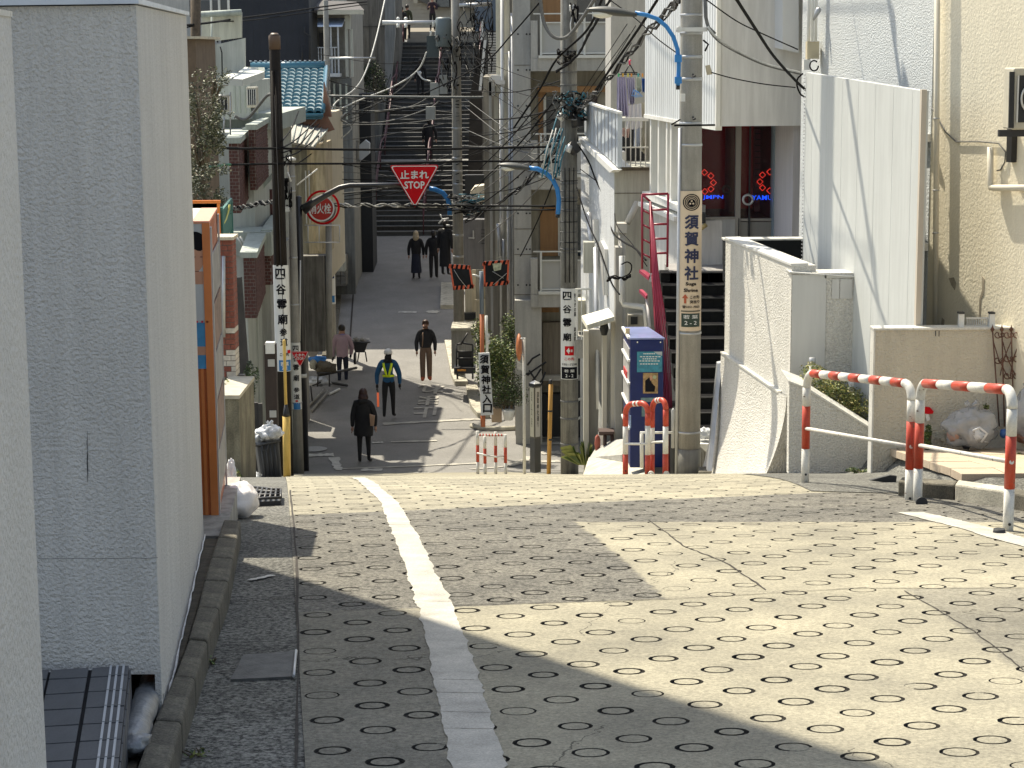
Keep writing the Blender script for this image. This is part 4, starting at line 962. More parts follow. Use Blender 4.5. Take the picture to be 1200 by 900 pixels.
# blue tiled roof house
bR=thing('tiled_roof_house',at(340,300,50),'cream house with shiny blue pantile roof and brown gable','house')
m_rt=mat('blue_glazed_tile',(.52,.62,.63),.22,.12,5,coat=.6,spec=.7); m_ridg=mat('ridge_blue',(.03,.13,.19),.3,.1,5,coat=.4)  # tile tops whitened: sun and sky sheen put into the glaze colour
ye,yr=50.,54.; ze=at(335,133,ye).z; zr=at(335,83,yr).z; xl=at(284,133,ye).x; xr2=at(377.5,133,ye).x; xr3=at(381,80,yr).x
def rp(i,j,dn=0): # along slope j 0..1, across
    k=j; y=ye+(yr-ye)*k; z=ze+(zr-ze)*k; x=xl+(xr2-xl)*i+(xr3-xr2)*k; return Vector((x,y-dn*.25,z+dn))
one('roof_deck',m_ridg,bR)(lambda m:m.prism([rp(0,0),rp(1,0),rp(1,1),rp(0,1)],[rp(0,0)-Vector((0,0,.15)),rp(1,0)-Vector((0,0,.15)),rp(1,1)-Vector((0,0,.15)),rp(0,1)-Vector((0,0,.15))]))
NC,NR=10,12; sl_=Vector((0,yr-ye,zr-ze))/NR; tw_=(xr2-xl)/NC
mt_=MB(); seg=8
for k in range(2):     # one S-tile: rounded, front lip higher
    pass
P=[]
for k,(f_,lift) in enumerate(((-.12,.075),(1.0,.01))):
    for s in range(seg+1):
        a=math.pi*s/seg; P.append(Vector((tw_*(.5-.5*math.cos(a))*.99, sl_.y*f_, sl_.z*f_+lift+.062*math.sin(a))))
n1=seg+1
for s in range(seg): mt_.poly([P[s],P[s+1],P[n1+s+1],P[n1+s]])
mt_.cur=1  # darker front lip puts the shade between tile rows into the colour
for s in range(seg): mt_.poly([P[s]+Vector((0,-.004,.006)),P[s+1]+Vector((0,-.004,.006)),P[s+1]-Vector((0,0,.075)),P[s]-Vector((0,0,.075))])
tile_me=mt_.mesh('roof_tile',[m_rt,m_ridg])
for i in range(NC):
    for j in range(NR):
        p=rp(i/NC,j/NR)+Vector((0,0,.01)); o=sub(bR,'roof_tile',tile_me,p+Vector((R.uniform(-.006,.006),0,R.uniform(-.004,.004))))
one('ridge',m_ridg,bR)(lambda m:(m.tube([rp(0,1)+Vector((0,0,.12)),rp(1,1)+Vector((0,0,.12))],.13,10),m.tube([rp(1.01,0)+Vector((0,0,.05)),rp(1.01,1)+Vector((0,0,.1))],.06,8)))
for i in range(16): one('ridge_cap',m_pblue,bR)(lambda m:m.lathe(rp(i/15,1)+Vector((0,-.02,.25)),[(.03,0),(.03,.03)],8))
one('gutter',m_ridg,bR)(lambda m:m.tube([rp(-.02,0)+Vector((0,-.12,-.05)),rp(1.02,0)+Vector((0,-.12,-.05))],.05,8))
one('fascia',mat('brown_fascia',(.22,.11,.07),.7,.2),bR)(lambda m:(FP(50.2).pslab(m,[(326,137),(384,137),(392,152),(378,157),(330,146)],-.1,0),))
one('gable',MT['brown_fascia'],bR)(lambda m:FP(50.5).pslab(m,[(379,96),(386,125),(388,137),(378,137)],-.3,0))
one('wall',m_cream,bR)(lambda m:fbox(m,290,135,384,330,50.6,5,0))
one('shed_roof',mat('pale_corrugated',(.42,.40,.35),.7,.12,3,streak=.2),bR)(lambda m:m.prism([at(325,139,50.2),at(384,152,50.2),at(368,172,47),at(328,163,47)],[p-Vector((0,0,.05)) for p in (at(325,139,50.2),at(384,152,50.2),at(368,172,47),at(328,163,47))]))
for i in range(9):
    k=i/8; one('roof_rib',m_gw2,bR)(lambda m:m.tube([at(325,139,50.2).lerp(at(384,152,50.2),k)+Vector((0,0,.02)),at(328,163,47).lerp(at(368,172,47),k)+Vector((0,0,.02))],.02,5))
one('lower_wall',mat('grey_stained_wall',(.24,.225,.18),.9,.25,1.5,streak=.45),bR)(lambda m:fbox(m,326,168,365,320,48,2))
one('side_wall',mat('warm_wall',(.50,.42,.28),.9,.15,2,streak=.4),bR)(lambda m:fbox(m,361,168,381.5,300,47.6,2)); one('side_wall',MT['warm_wall'],bR)(lambda m:FP(47.5).pslab(m,[(370,182),(381.5,160),(381.5,286),(376,297),(370,290)],-.3,0))
one('window',m_glass,bR)(lambda m:fbox(m,330,214,341,248,47.9,.05)); one('window_frame',m_alu,bR)(lambda m:[fbox(m,u,212,u+1,250,47.85,.05) for u in (329,341,335)])
one('sash',m_steel,bR)(lambda m:[fbox(m,u,200,u+1.2,262,47.55,.05) for u in (358,362)])
# garage level under it with clutter wall
bG=thing('garage',at(320,440,42.5),'low white garage wall and dark opening beside the poles on the left','garage')
one('wall',mat('white_block',(.46,.47,.45),.85,.08,1,streak=.12),bG)(lambda m:fbox(m,286,372,318,416,43,.5,.0))
one('opening',m_dark,bG)(lambda m:fbox(m,318,300,385,400,46.5,.5))
one('lower_wall',m_conc,bG)(lambda m:fbox(m,288,415,360,520,47.5,.5))
one('shutter',mat('old_shutter',(.16,.15,.13),.8,.2,3,streak=.4),bG)(lambda m:fbox(m,356,300,380,412,46.2,.3))
# house with balcony beside stairs
bH=thing('balcony_house',at(392,270,63),'grey timber house with white balcony and blue-white awning near the stairs','house')
m_hg=mat('grey_cladding',(.24,.24,.22),.85,.15,1.5,streak=.25)
one('wall',m_hg,bH)(lambda m:fbox(m,372,8,412,345,64,6))
for i in range(9): one('cladding_board',m_hg,bH)(lambda m:fbox(m,372,30+i*7,404,36.4+i*7,63.9,.05,.02*(i%2)))
one('roof',mat('dark_roof',(.06,.055,.055),.8,.2),bH)(lambda m:m.prism([at(368,11,62.5),at(427,12,62.5),at(418,2,66),at(362,0,66)],[p+Vector((0,0,-.1)) for p in (at(368,11,62.5),at(427,12,62.5),at(418,2,66),at(362,0,66))]))
one('fascia',mat('pale_fascia',(.45,.44,.37),.7,.1),bH)(lambda m:fbox(m,372,11.5,426,17,62.4,.1))
one('awning',mat('awning_blue',(.50,.62,.85),.3,.05),bH)(lambda m:m.prism([at(372,29.5,62.4),at(401,29.5,62.4),at(404.5,21,63.6),at(372,21,63.6)],[p-Vector((0,0,.05)) for p in (at(372,29.5,62.4),at(401,29.5,62.4),at(404.5,21,63.6),at(372,21,63.6))]))
for u in (387,395.5): one('post',m_pblue,bH)(lambda m:fbox(m,u,30,u+1.8,86,62.6,.06))
one('rail',m_pblue,bH)(lambda m:fbox(m,372,55,395,56.2,62.5,.05)); 
for i in range(7): one('baluster',m_pblue,bH)(lambda m:fbox(m,373+i*3.2,56,373.8+i*3.2,86,62.5,.03))
one('corner_post',m_gw,bH)(lambda m:(fbox(m,404,18,410,34,63.0,.3),fbox(m,404.5,34,408,90,63.0,.2),fbox(m,411,34,413.5,90,63.0,.2)))
one('slab',m_pblue,bH)(lambda m:fbox(m,372,86,398,90,62.4,.8)); one('window',m_dark,bH)(lambda m:(fbox(m,374,38,379,58,63.6,.1),fbox(m,383,60,386,86,63.6,.1)))
one('lower_wall',mat('lower_house_wall',(.14,.15,.15),.85,.2,1,streak=.3),bH)(lambda m:fbox(m,372,92,414,345,62.9,.3))
for i in range(4): one('lower_frame',m_gw2,bH)(lambda m:fbox(m,384+i*7,98,386+i*7,140,62.7,.1))
# dark house with small balcony, further down
bD=thing('dark_house',at(410,290,66),'dark shaded house front with small pale railing balcony left of the stairs','house')
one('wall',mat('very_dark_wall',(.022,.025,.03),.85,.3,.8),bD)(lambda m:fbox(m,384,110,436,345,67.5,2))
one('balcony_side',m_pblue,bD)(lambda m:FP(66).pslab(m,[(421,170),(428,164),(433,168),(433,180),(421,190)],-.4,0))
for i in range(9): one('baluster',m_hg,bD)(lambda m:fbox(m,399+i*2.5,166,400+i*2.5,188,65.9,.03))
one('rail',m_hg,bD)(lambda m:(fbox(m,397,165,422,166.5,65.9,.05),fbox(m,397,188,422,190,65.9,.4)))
one('stone_base',mat('rough_stone',(.14,.135,.12),.95,.3,4,bump=.9,bscale=8,dist=.05),bD)(lambda m:[fbox(m,385+i%3*7,300+i//3*12,391.5+i%3*7,311+i//3*12,62+R.uniform(-.05,.05),.8) for i in range(9)])
one('gate_pillar',mat('gate_pale',(.34,.35,.31),.85,.15,2,streak=.25),bD)(lambda m:fbox(m,390,300,404,318,60.5,.6))
# stone wall along lower street left
one('stone_wall',MT['rough_stone'],None,label='rough dark stone retaining wall along the shaded left pavement',cat='wall')(lambda m:[m.cbox(at(368+i*3.2,400-j*13-i*8,57+i*1.2)+Vector((-1.0,0,0)),1.9,.9,.33) for i in range(9) for j in range(4)])
# ================================================================ THE STAIRS AND THE HILL
SX0b=at(430,275,75).x; SX0t=at(468,50,92).x; SX1t=at(566,50,92).x+.15; SX1b=SX1t-.1
ZB=gz(75)-.01; ZT=at(510,49,92).z
def sp(t_): return 75+17*t_
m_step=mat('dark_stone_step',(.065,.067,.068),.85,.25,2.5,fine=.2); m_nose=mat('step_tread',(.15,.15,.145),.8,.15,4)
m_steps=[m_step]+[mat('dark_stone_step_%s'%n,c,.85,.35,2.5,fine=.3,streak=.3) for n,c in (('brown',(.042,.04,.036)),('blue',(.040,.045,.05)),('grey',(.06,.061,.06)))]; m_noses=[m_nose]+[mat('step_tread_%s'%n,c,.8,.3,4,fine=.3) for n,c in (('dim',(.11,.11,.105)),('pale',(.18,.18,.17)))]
stt=thing('stone_stairs',(-3.5,75,ZB),'long steep dark stone stairs climbing between the houses at the end of the street','stairs')
NS=43; land=(14,28)
ys=[];y=75.;rise=(ZT-ZB)/NS
tr_=(17-2*1.3)/NS
for i in range(NS):
    y0=y; dpt=tr_+(1.3 if i in land else 0); y1=y0+dpt; z=ZB+rise*(i+1); k=(y0-75)/17
    xa=SX0b+(SX0t-SX0b)*k-.02; xb_=SX1b+(SX1t-SX1b)*k; ys.append((y0,z,xa,xb_))
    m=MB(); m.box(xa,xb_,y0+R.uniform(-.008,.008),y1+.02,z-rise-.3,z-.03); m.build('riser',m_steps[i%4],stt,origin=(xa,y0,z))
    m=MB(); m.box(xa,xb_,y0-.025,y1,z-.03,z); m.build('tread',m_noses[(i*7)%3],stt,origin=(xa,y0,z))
    y=y1
def stair_z(y): 
    z=ZB
    for q in ys:
        if y>=q[0]-.03: z=q[1]
    return z
m_hr=mat('rail_purple_red',(.075,.02,.028),.5,.2,4)
def handrail(xb,xt,label,y0=75,y1=92,pst=9):
    t=thing('handrail',(xb,y0,ZB),label,'handrail'); X=lambda y:xb+(xt-xb)*(y-75)/17; S=lambda y:float(np.interp(y,[75,ys[14][0],ys[15][0],ys[28][0],ys[29][0],92],[ZB+.1,ys[14][1],ys[14][1]+.05,ys[28][1],ys[28][1]+.05,ZT]))
    one('rail',m_hr,t)(lambda m:m.tube([Vector((X(y),y,S(y)+.85)) for y in np.linspace(y0,y1,20)],.035,8)); one('rail',m_hr,t)(lambda m:m.tube([Vector((X(y),y,S(y)+.5)) for y in np.linspace(y0,y1,20)],.025,6))
    for y in np.linspace(y0,y1,pst): one('post',m_hr,t)(lambda m:m.tube([Vector((X(y),y,S(y)-.05)),Vector((X(y),y,S(y)+.86))],.03,6))
handrail(SX0b+.18,SX0t+.18,'purple-red handrail along the left wall of the stairs')
handrail((SX0b+SX1b)/2-.0,(SX0t+SX1t)/2,'purple-red handrail up the middle of the stairs',pst=10)
handrail(SX1b-.25,SX1t-.25,'purple-red handrail along the right side of the stairs')
# side walls
wlm=mat('stair_side_concrete',(.16,.165,.16),.9,.2,1.5,streak=.35)
t=thing('retaining_wall',(SX0b-1,80,ZB),'grey concrete retaining wall left of the stairs','wall')
def lw(m):
    for i in range(8):
        y0=76+i*2; k=(y0-75)/17; x=SX0b+(SX0t-SX0b)*k-.05; m.box(x-.25,x,y0,y0+2,ZB-1,stair_z(y0+1)+.35)
one('stair_curb',wlm,t)(lw)
one('panel_wall',mat('tall_grey_wall',(.13,.13,.125),.9,.12,.8,streak=.35),t)(lambda m:fbox(m,400,-60,468,200,88.5,3,0))
one('pilaster',mat('pilaster_grey',(.26,.27,.27),.85,.1,1,streak=.2),t)(lambda m:FP(86).pslab(m,[(451,-20),(462,-20),(463,40),(457,112),(451,112)],-.5,0))
one('block_joint',m_dark,t)(lambda m:[fbox(m,415+i*9,30,415.4+i*9,95,88.45,.02) for i in range(4)]+[fbox(m,404,31,452,31.6,88.45,.02)])
bush('wall_bush',at(438,92,84),.55,.5,.75,1600,.05,'dark ivy bush hanging on the retaining wall left of the stairs','bush',51,[m_leafd,m_dark,m_leaf])
bush('wall_bush',at(425,88,83),.35,.4,.5,600,.05,'dark shrub clump at the left end of the retaining wall','bush',52,[m_leafd,m_dark,m_leafd])
# hill mass, upper road and the buildings on top
one('hill',m_ground,kind='structure')(lambda m:(m.box(-60,SX0b-.35,77,150,-12,ZT-4.5),m.box(SX1t+.2,60,77,150,-12,ZT-3.5),m.prism([(SX0b-3,93,ZT-8),(SX1t+3,93,ZT-8),(SX1t+3,93,ZT-.0),(SX0b-3,93,ZT-.0)],[(SX0b-3,150,ZT-8),(SX1t+3,150,ZT-8),(SX1t+3,150,ZT+.4),(SX0b-3,150,ZT+.4)])))
one('upper_landing',mat('pale_landing',(.20,.195,.18),.85,.1,3),kind='structure')(lambda m:(m.box(SX0t,SX1t+2,91.98,93.0,ZT-.2,ZT+.012),m.box(SX0t+.3,SX1t+2,93.0,93.6,ZT,ZT+.16),m.box(SX0t+.3,SX1t+2,93.6,94.2,ZT,ZT+.32),m.box(SX0t+.3,SX1t+2,94.2,99,ZT,ZT+.48)))
bT=thing('hilltop_house',(-2,99,ZT),'cream brick wall and pale house front behind the top of the stairs','house')
one('block_wall',mat('cream_block',(.52,.48,.40),.85,.08,2),bT)(lambda m:FP(98.5).pslab(m,[(462,-60),(552,-60),(552,20),(508,12),(476,6),(462,45)],-.4,0) if False else fbox(m,462,-80,620,32,98.5,1))
for r in range(6):
    for k in range(13): one('wall_block',MT['cream_block'],bT)(lambda m:fbox(m,478+k*8+(r%2)*4-4,3+r*4.3,485.6+k*8+(r%2)*4-4,6.9+r*4.3,98.48,.05,.01))
one('roof_band',mat('greybrown_band',(.20,.19,.17),.8,.1),bT)(lambda m:FP(98.2).pslab(m,[(470,-60),(560,-60),(560,9),(510,9),(476,-6)],-.1,0))
one('pillar',m_cream,bT)(lambda m:(fbox(m,503,-60,510,8,97.8,.4),fbox(m,484,-60,489,4,97.8,.4)))
one('window',m_glass,bT)(lambda m:(fbox(m,511,-40,526,8,98.0,.2),fbox(m,528,-40,546,8,98.0,.2)))
one('shop_front',mat('blue_grey_front',(.10,.13,.17),.6,.2),bT)(lambda m:fbox(m,556,-60,590,38,97,.4))
# steps, right of the stairs: slatted slope and kerb walls
t=thing('slatted_roof',at(575,60,80),'pale slatted stepped slope with white edge strip right of the stairs','roof')
m_slat=mat('pale_slat',(.44,.43,.40),.7,.1,3)
for i in range(22): one('slat',m_slat,t)(lambda m:fbox(m,572-i*.0,38+i*3.1,583,40.2+i*3.1,76,.35,.0))
one('backing',m_dark,t)(lambda m:fbox(m,571,36,584,108,76.3,.2)); one('edge_strip',m_white,t)(lambda m:(FP(75.8).pslab(m,[(567,47),(570,47),(564,106),(561,106)],-.1,0),FP(75.8).pslab(m,[(564,24),(567,22),(566,46),(563,47)],-.1,0)))
one('dark_side_wall',mat('umber_wall',(.04,.035,.03),.9,.2),None,label='dark umber wall strip right of the stone stairs',cat='wall')(lambda m:FP(77).pslab(m,[(560,60),(567,50),(567,120),(583,120),(583,420),(542,420),(551,110)],-.6,0))
# ================================================================ grey cabinet, cream wall, far right corner of the lower street
t=thing('meter_cabinet',at(560,316,58),'large grey notice cabinet mounted above the cream gate wall','cabinet')
one('case',mat('cabinet_grey',(.15,.15,.16),.6,.12,2,streak=.2),t,bev=.02)(lambda m:fbox(m,543,257,581,316,58,.5))
one('door_joint',m_dark,t)(lambda m:(fbox(m,566,258,566.5,315,57.99,.0,.01),)); one('handle',m_steel,t)(lambda m:(fbox(m,549,278,556,279.5,57.95,.0,.04),fbox(m,554,270,555.5,280,57.95,0,.03)))
for i in range(5): one('vent_slit',m_dark,t)(lambda m:fbox(m,564,269+i*4,578,269.6+i*4,57.98,0,.01))
bW=thing('cream_gatehouse',at(560,400,59),'cream wall with gate posts and low fence behind the traffic mirrors','wall')
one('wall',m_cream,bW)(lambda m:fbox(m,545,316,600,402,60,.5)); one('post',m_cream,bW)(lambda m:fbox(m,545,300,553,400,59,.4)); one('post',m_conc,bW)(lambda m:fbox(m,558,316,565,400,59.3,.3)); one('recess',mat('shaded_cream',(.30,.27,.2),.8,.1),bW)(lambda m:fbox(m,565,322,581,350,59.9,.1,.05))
for i in range(11): one('fence_slat',m_cream,bW)(lambda m:fbox(m,557.5+i*2.1,352,558.9+i*2.1,386,58.5,.04))
one('fence_rail',m_cream,bW)(lambda m:(fbox(m,557,351,581,353,58.45,.05),fbox(m,557,383,581,386,58.45,.05))); one('base',m_dark,bW)(lambda m:fbox(m,543,367,558,375,58.8,.3))
one('green_box',mat('green_box',(.03,.25,.04),.5,.1),None,label='small green box on the fence behind the traffic mirror post',cat='box')(lambda m:fbox(m,575,342,580,352,58.3,.1))
one('canopy',mat('cream_canopy',(.58,.53,.42),.7,.1,6,streak=.2),None,label='sunlit cream canopy box tangled in wires right of the far pole',cat='canopy')(lambda m:FP(57).pslab(m,[(551,226),(556,219),(575,216),(575,240),(551,241)],-.8,0))
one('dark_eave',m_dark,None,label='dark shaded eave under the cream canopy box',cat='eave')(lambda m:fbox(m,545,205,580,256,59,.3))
one('far_house_wall',mat('umber_side',(.16,.145,.125),.85,.15,1,streak=.3),None,label='taupe house wall strip between stairs and concrete building',cat='wall')(lambda m:(fbox(m,566,108,585,330,62,3),))
one('concrete_block',m_conc,None,label='pale-topped grey concrete block wall at the lower street corner',cat='wall')(lambda m:fbox(m,529,387,557,432,50.5,.9)); 
one('block_top',m_kerbl,None,label='bright sunlit slab on the grey concrete block wall',cat='slab')(lambda m:fbox(m,528.5,384.5,557.5,387.5,50.4,1.2,0))
t=thing('hand_cart',at(545,438,47.5),'black upright hand cart parked by the grey block wall','cart')
m_cart=mat('cart_black',(.02,.02,.022),.5,.1)
one('frame',m_cart,t)(lambda m:[m.tube([at(a,b_,47.5),at(c,d,47.5)],.022,6) for a,b_,c,d in ((535,404,535,436),(554,404,554,438),(535,404,542,402),(542,402,554,404),(536,412,554,412),(536,420,554,420),(540,404,548,390))])
one('tray',m_cart,t)(lambda m:fbox(m,532,431,557,438,47.3,.5)); one('panel',m_cart,t)(lambda m:fbox(m,537,413,553,430,47.6,.05)); one('reflector',mat('amber',(.6,.25,.03),.4),t)(lambda m:fbox(m,536,433,546,435,47.2,.02))
for u in (536,554): one('wheel',m_cart,t)(lambda m:m.lathe(at(u,440,47.4),[(.09,-.02),(.09,.02)],14,axis=(1,0,0)))
# ================================================================ CONCRETE APARTMENTS (centre)
bC=thing('concrete_apartments',at(660,500,45),'raw concrete apartment block with glass balconies and ochre panels in the centre','apartment building')
m_cc=mat('fairfaced_concrete',(.43,.42,.385),.85,.10,.9,fine=.05,bump=.15,bscale=30,streak=.12)
m_och=mat('ochre_panel',(.36,.20,.09),.7,.08,1.5,streak=.15); m_rail=mat('balcony_white',(.66,.66,.61),.5,.05,4); m_frost=mat('frosted_panel',(.40,.40,.38),.35,.06,1)
Y=46
a,b_,z0,z1=FP(Y).rect(602,-60,765,540); one('wall',mat('warm_grey_wall',(.35,.33,.28),.85,.1,.9,streak=.2),bC)(lambda m:m.box(a,b_,Y,Y+8,z0-2,z1))
one('column',m_cc,bC)(lambda m:(fbox(m,602,-60,622,352,Y-.7,.75),fbox(m,604,352,635,545,Y-1.0,1.05))); one('column',m_cc,bC)(lambda m:fbox(m,743,-60,760,400,Y-.2,.3))
for v in (76,175,268,298,345): one('pour_joint',m_dirt,bC)(lambda m:fbox(m,602.5,v,629,v+.5,Y-.71,.01,.002))
for v in range(-10,340,42):
    for u in (607,617,626): one('tie_hole',m_dark,bC)(lambda m:m.lathe(at(u if u<622 else 621,v+8,Y-.705),[(.022,0),(.022,.004)],8,axis=(0,-1,0)))
def balcony(vt,vb,ub,u1,top,panel_c):
    one('balcony_slab',m_cc,bC)(lambda m:(fbox(m,622,vt,u1,vb,Y-1.1,1.2),fbox(m,622,top,630,vt,Y-1.1,.25),fbox(m,630,vt,630.5,vb,Y-1.12,.02)))
    one('slab_edge',m_rail,bC)(lambda m:fbox(m,631,vt-3.5,u1-1,vt,Y-1.15,.3))
    one('railing',m_rail,bC)(lambda m:(fbox(m,625,top-9,u1,top-7.5,Y-1.05,.05),fbox(m,634,top+1.5,u1-2,top+3,Y-1.05,.05),fbox(m,634,vt-6.5,u1-2,vt-5,Y-1.05,.05)))
    for u in [634]+([685,715,737] if u1>700 else [658]): one('railing_post',m_rail,bC)(lambda m:fbox(m,u-1.2,top-8,u+1.2,vt-2,Y-1.06,.06))
    one('railing_panel',m_frost,bC)(lambda m:fbox(m,635,top+3,u1-3,vt-6.5,Y-1.0,.02))
balcony(68,83,622,741,24,None); balcony(208,222,622,700,165,None); balcony(345,360,622,700,303,None)
one('ochre_panel',m_och,bC)(lambda m:(fbox(m,633,-60,660,26,Y-.05,.1),fbox(m,630,101,720,108,Y-.3,.35),fbox(m,631,108,640,170,Y-.06,.1),fbox(m,633,243,654,300,Y-.06,.1),fbox(m,634,360,655,366,Y-.06,.1)))
one('window',m_glass,bC)(lambda m:(fbox(m,640,113,700,170,Y-.07,.1),fbox(m,660,-40,742,26,Y-.04,.1),fbox(m,656,240,690,300,Y-.06,.1)))
one('window_frame',m_rail,bC)(lambda m:(fbox(m,637,112,640,170,Y-.1,.1),fbox(m,654,243,656,300,Y-.1,.1),fbox(m,694,0,697,60,Y-.1,.1)))
one('ground_wall',mat('brownish_wall',(.24,.21,.17),.85,.12,1,streak=.3),bC)(lambda m:(fbox(m,636,378,658,452,Y-.25,.3),)); one('dark_bay',m_dark,bC)(lambda m:(fbox(m,636,462,690,545,Y-.3,.3),fbox(m,675,420,690,545,Y-.32,.3)))
one('ledge',m_cc,bC)(lambda m:(fbox(m,635,440,690,446,Y-.4,.5),fbox(m,622,352,640,360,Y-1.0,.5)))
one('ground_post',m_white,bC)(lambda m:(fbox(m,680,420,682.5,520,Y-.9,.1),fbox(m,682,418,700,560,Y-.7,.4)))
for v in (470,492): one('white_stripe',m_rail,bC)(lambda m:FP(Y-1).pslab(m,[(672,v),(684,v-6),(684,v-3),(672,v+3)],-.03,0))
# crack-like dead creeper stems on the wall
t=thing('creeper_stems',at(625,445,44.8),'bare dark creeper stems on the lower concrete wall','creeper')
for P in ([(618,428),(624,420),(633,415)],[(618,440),(625,434),(634,428),(640,424)],[(624,446),(629,440),(634,432)],[(620,434),(628,446),(634,452),(636,446)],[(612,440),(620,437)],[(630,452),(636,444),(639,436)]):
    one('stem',m_dark,t)(lambda m:m.tube([at(a,b_,44.85) for a,b_ in P],.022,5))
# narrow cream piers and pipes at the left edge of the concrete block
bP=thing('pipe_house',at(590,400,47.5),'narrow cream house with piers and many downpipes left of the concrete block','house')
one('wall',mat('taupe_wall',(.27,.25,.21),.85,.1,1,streak=.3),bP)(lambda m:fbox(m,568,90,604,480,49.5,5)); one('wall',MT['taupe_wall'],bP)(lambda m:fbox(m,581,-60,604,90,50,5))
one('pier',mat('cream_pier',(.55,.53,.44),.8,.06,1,streak=.2),bP)(lambda m:(fbox(m,581,-60,587,108,48.5,.4),fbox(m,590,-60,598,320,48.2,.3),fbox(m,580,100,584.5,330,48.7,.3)))
one('pier',m_cc,bP)(lambda m:(fbox(m,573,90,580,112,48.6,.3),fbox(m,574,96,577,390,48.6,.3)))
for u,v0,v1,r_ in ((588.5,-20,320,.045),(600.5,15,470,.05),(597,60,400,.035),(586.5,110,430,.03),(595,240,400,.03)): one('downpipe',m_steel if u>595 else m_alu,bP)(lambda m:m.tube([at(u,v0,48.0),at(u+.8,v1,48.0)],r_,8))
one('pipe_bracket',m_steel,bP)(lambda m:[fbox(m,590,v,601,v+1.2,48.0,.05) for v in (62,150,180,205,242,300,330)])
one('cabinet',m_alu,bP)(lambda m:(fbox(m,575,88,590,94,48.0,.5),fbox(m,580,94,592,99,47.9,.5)))
one('vent_shaft',m_steel,bP)(lambda m:[m.tube([at(584,262,47.9),at(586,300,47.9)],.05,8),m.tube([at(590,280,47.9),at(590,318,47.9)],.04,8)])
# ================================================================ WHITE HOUSE WITH BALCONY
bB=thing('balcony_white_house',at(730,560,30),'white house with corner balcony, laundry and blue-lit side wall behind the blue machine','house')
m_wh=mat('white_render',(.60,.62,.63),.85,.05,1,bump=.7,bscale=35,dist=.015,streak=.15); m_gb=mat('greenish_beige',(.40,.40,.35),.85,.07,1,streak=.2)
YB=30.; xa=at(720,330,YB).x; sd=WP((xa,YB),(at(681,330,33.8).x,33.8)); 
a,b_,z0,z1=FP(YB).rect(720,198,775,560)
one('front_wall',m_gb,bB)(lambda m:m.box(xa,at(775,300,YB).x,YB,YB+5,z0-1,z1))  # shade of this front is put into a darker colour than the side
one('side_wall',m_wh,bB)(lambda m:sd.pslab(m,[(720,198),(681,164),(681,365),(688,562),(720,562)],-.3,.004))
one('lintel_joint',m_dirt,bB)(lambda m:(fbox(m,720,226,760,226.7,YB,0,.008),fbox(m,720,196,775,199.5,YB-.0,.1,.08)))
Lb=(Vector((at(681,330,33.8).x,33.8))-Vector((xa,YB))).length
one('parapet_side',m_pblue,bB)(lambda m:sd.pslab(m,[(726,131),(687,119),(687,158),(726,196)],-.04,.03))
for i in range(9): one('parapet_seam',m_steel,bB)(lambda m:sd.pslab(m,[(690+i*4.2,121+i*1.3),(690.5+i*4.2,121+i*1.3),(690.5+i*4.2,162+i*3.9),(690+i*4.2,162+i*3.9)],.03,.04))
one('parapet_rail',m_white,bB)(lambda m:(sd.pslab(m,[(727,131),(687,118),(687,120.5),(727,133.5)],-.03,.05),sd.pslab(m,[(727,199),(685,160),(685,166),(722,202)],-.03,.10)))
for u in (727,732.8,738.6,744.4,750.2,756): one('baluster',m_rail,bB)(lambda m:fbox(m,u,139,u+1.2,195,YB+.1,.03))
one('balcony_rail',m_rail,bB)(lambda m:(fbox(m,726,138,760,142,YB+.08,.06),fbox(m,726,172,760,173.5,YB+.08,.04)))
one('upper_wall',m_cc,bB)(lambda m:(fbox(m,716,-60,775,139,YB+4.5,2),)); one('upper_recess',m_dark,bB)(lambda m:fbox(m,722,150,757,190,YB+2.2,.1))
one('balcony_back',m_gb,bB)(lambda m:fbox(m,722,139,775,197,YB+2.4,1)); one('balcony_unit',m_white,bB)(lambda m:fbox(m,725,178,733,190,YB+1.5,.5))
one('downpipe',mat('beige_pipe',(.48,.46,.41),.5,.06,4),bB)(lambda m:(m.tube([at(747,237,29.8),at(735,262,29.7)],.05,10),m.tube([at(729,272,29.6),at(729,600,29.6)],.055,10),m.tube([at(741,290,29.7),at(740,600,29.7)],.0,3) if False else None))
one('rain_hopper',MT['beige_pipe'],bB)(lambda m:fbox(m,723.5,262,734.5,273,29.5,.3))
one('corner_column',mat('taupe_column',(.34,.33,.30),.8,.06,1,streak=.15),bB)(lambda m:(fbox(m,721,290,729,600,29.3,.3),fbox(m,734,445,736,600,29.2,.2)))
one('service_pipe',m_alu,bB)(lambda m:(m.tube([at(729,300,29.2),at(729,352,29.2),at(731,357,29.2),at(755,360,29.0),at(757,366,29.0),at(759,400,29.0)],.045,8),))
one('meter_box',mat('meter_beige',(.42,.40,.34),.6,.1),bB)(lambda m:fbox(m,736,369,762,392,29.6,.25)); one('meter_window',m_dark,bB)(lambda m:(fbox(m,739,371,747,380,29.55,.0,.02),fbox(m,754,371,760,380,29.55,0,.02)))
one('awning',mat('cream_awning',(.66,.64,.52),.6,.06,5),bB)(lambda m:m.prism([at(682,371,30.2),at(720,369,29.3),at(714,362,30.6),at(690,372,30.0)][:0] or [at(681.5,370,30.0),at(688,381,28.9),at(720,371,28.7),at(713,361,30.0)],[p-Vector((0,0,.07)) for p in (at(681.5,370,30.0),at(688,381,28.9),at(720,371,28.7),at(713,361,30.0))]))
one('awning_side',m_gb,bB)(lambda m:m.prism([at(688,381,28.88),at(720,371,28.68),at(720,376,28.68),at(690,386,28.88)],[p+Vector((0,.04,0)) for p in (at(688,381,28.88),at(720,371,28.68),at(720,376,28.68),at(690,386,28.88))]))
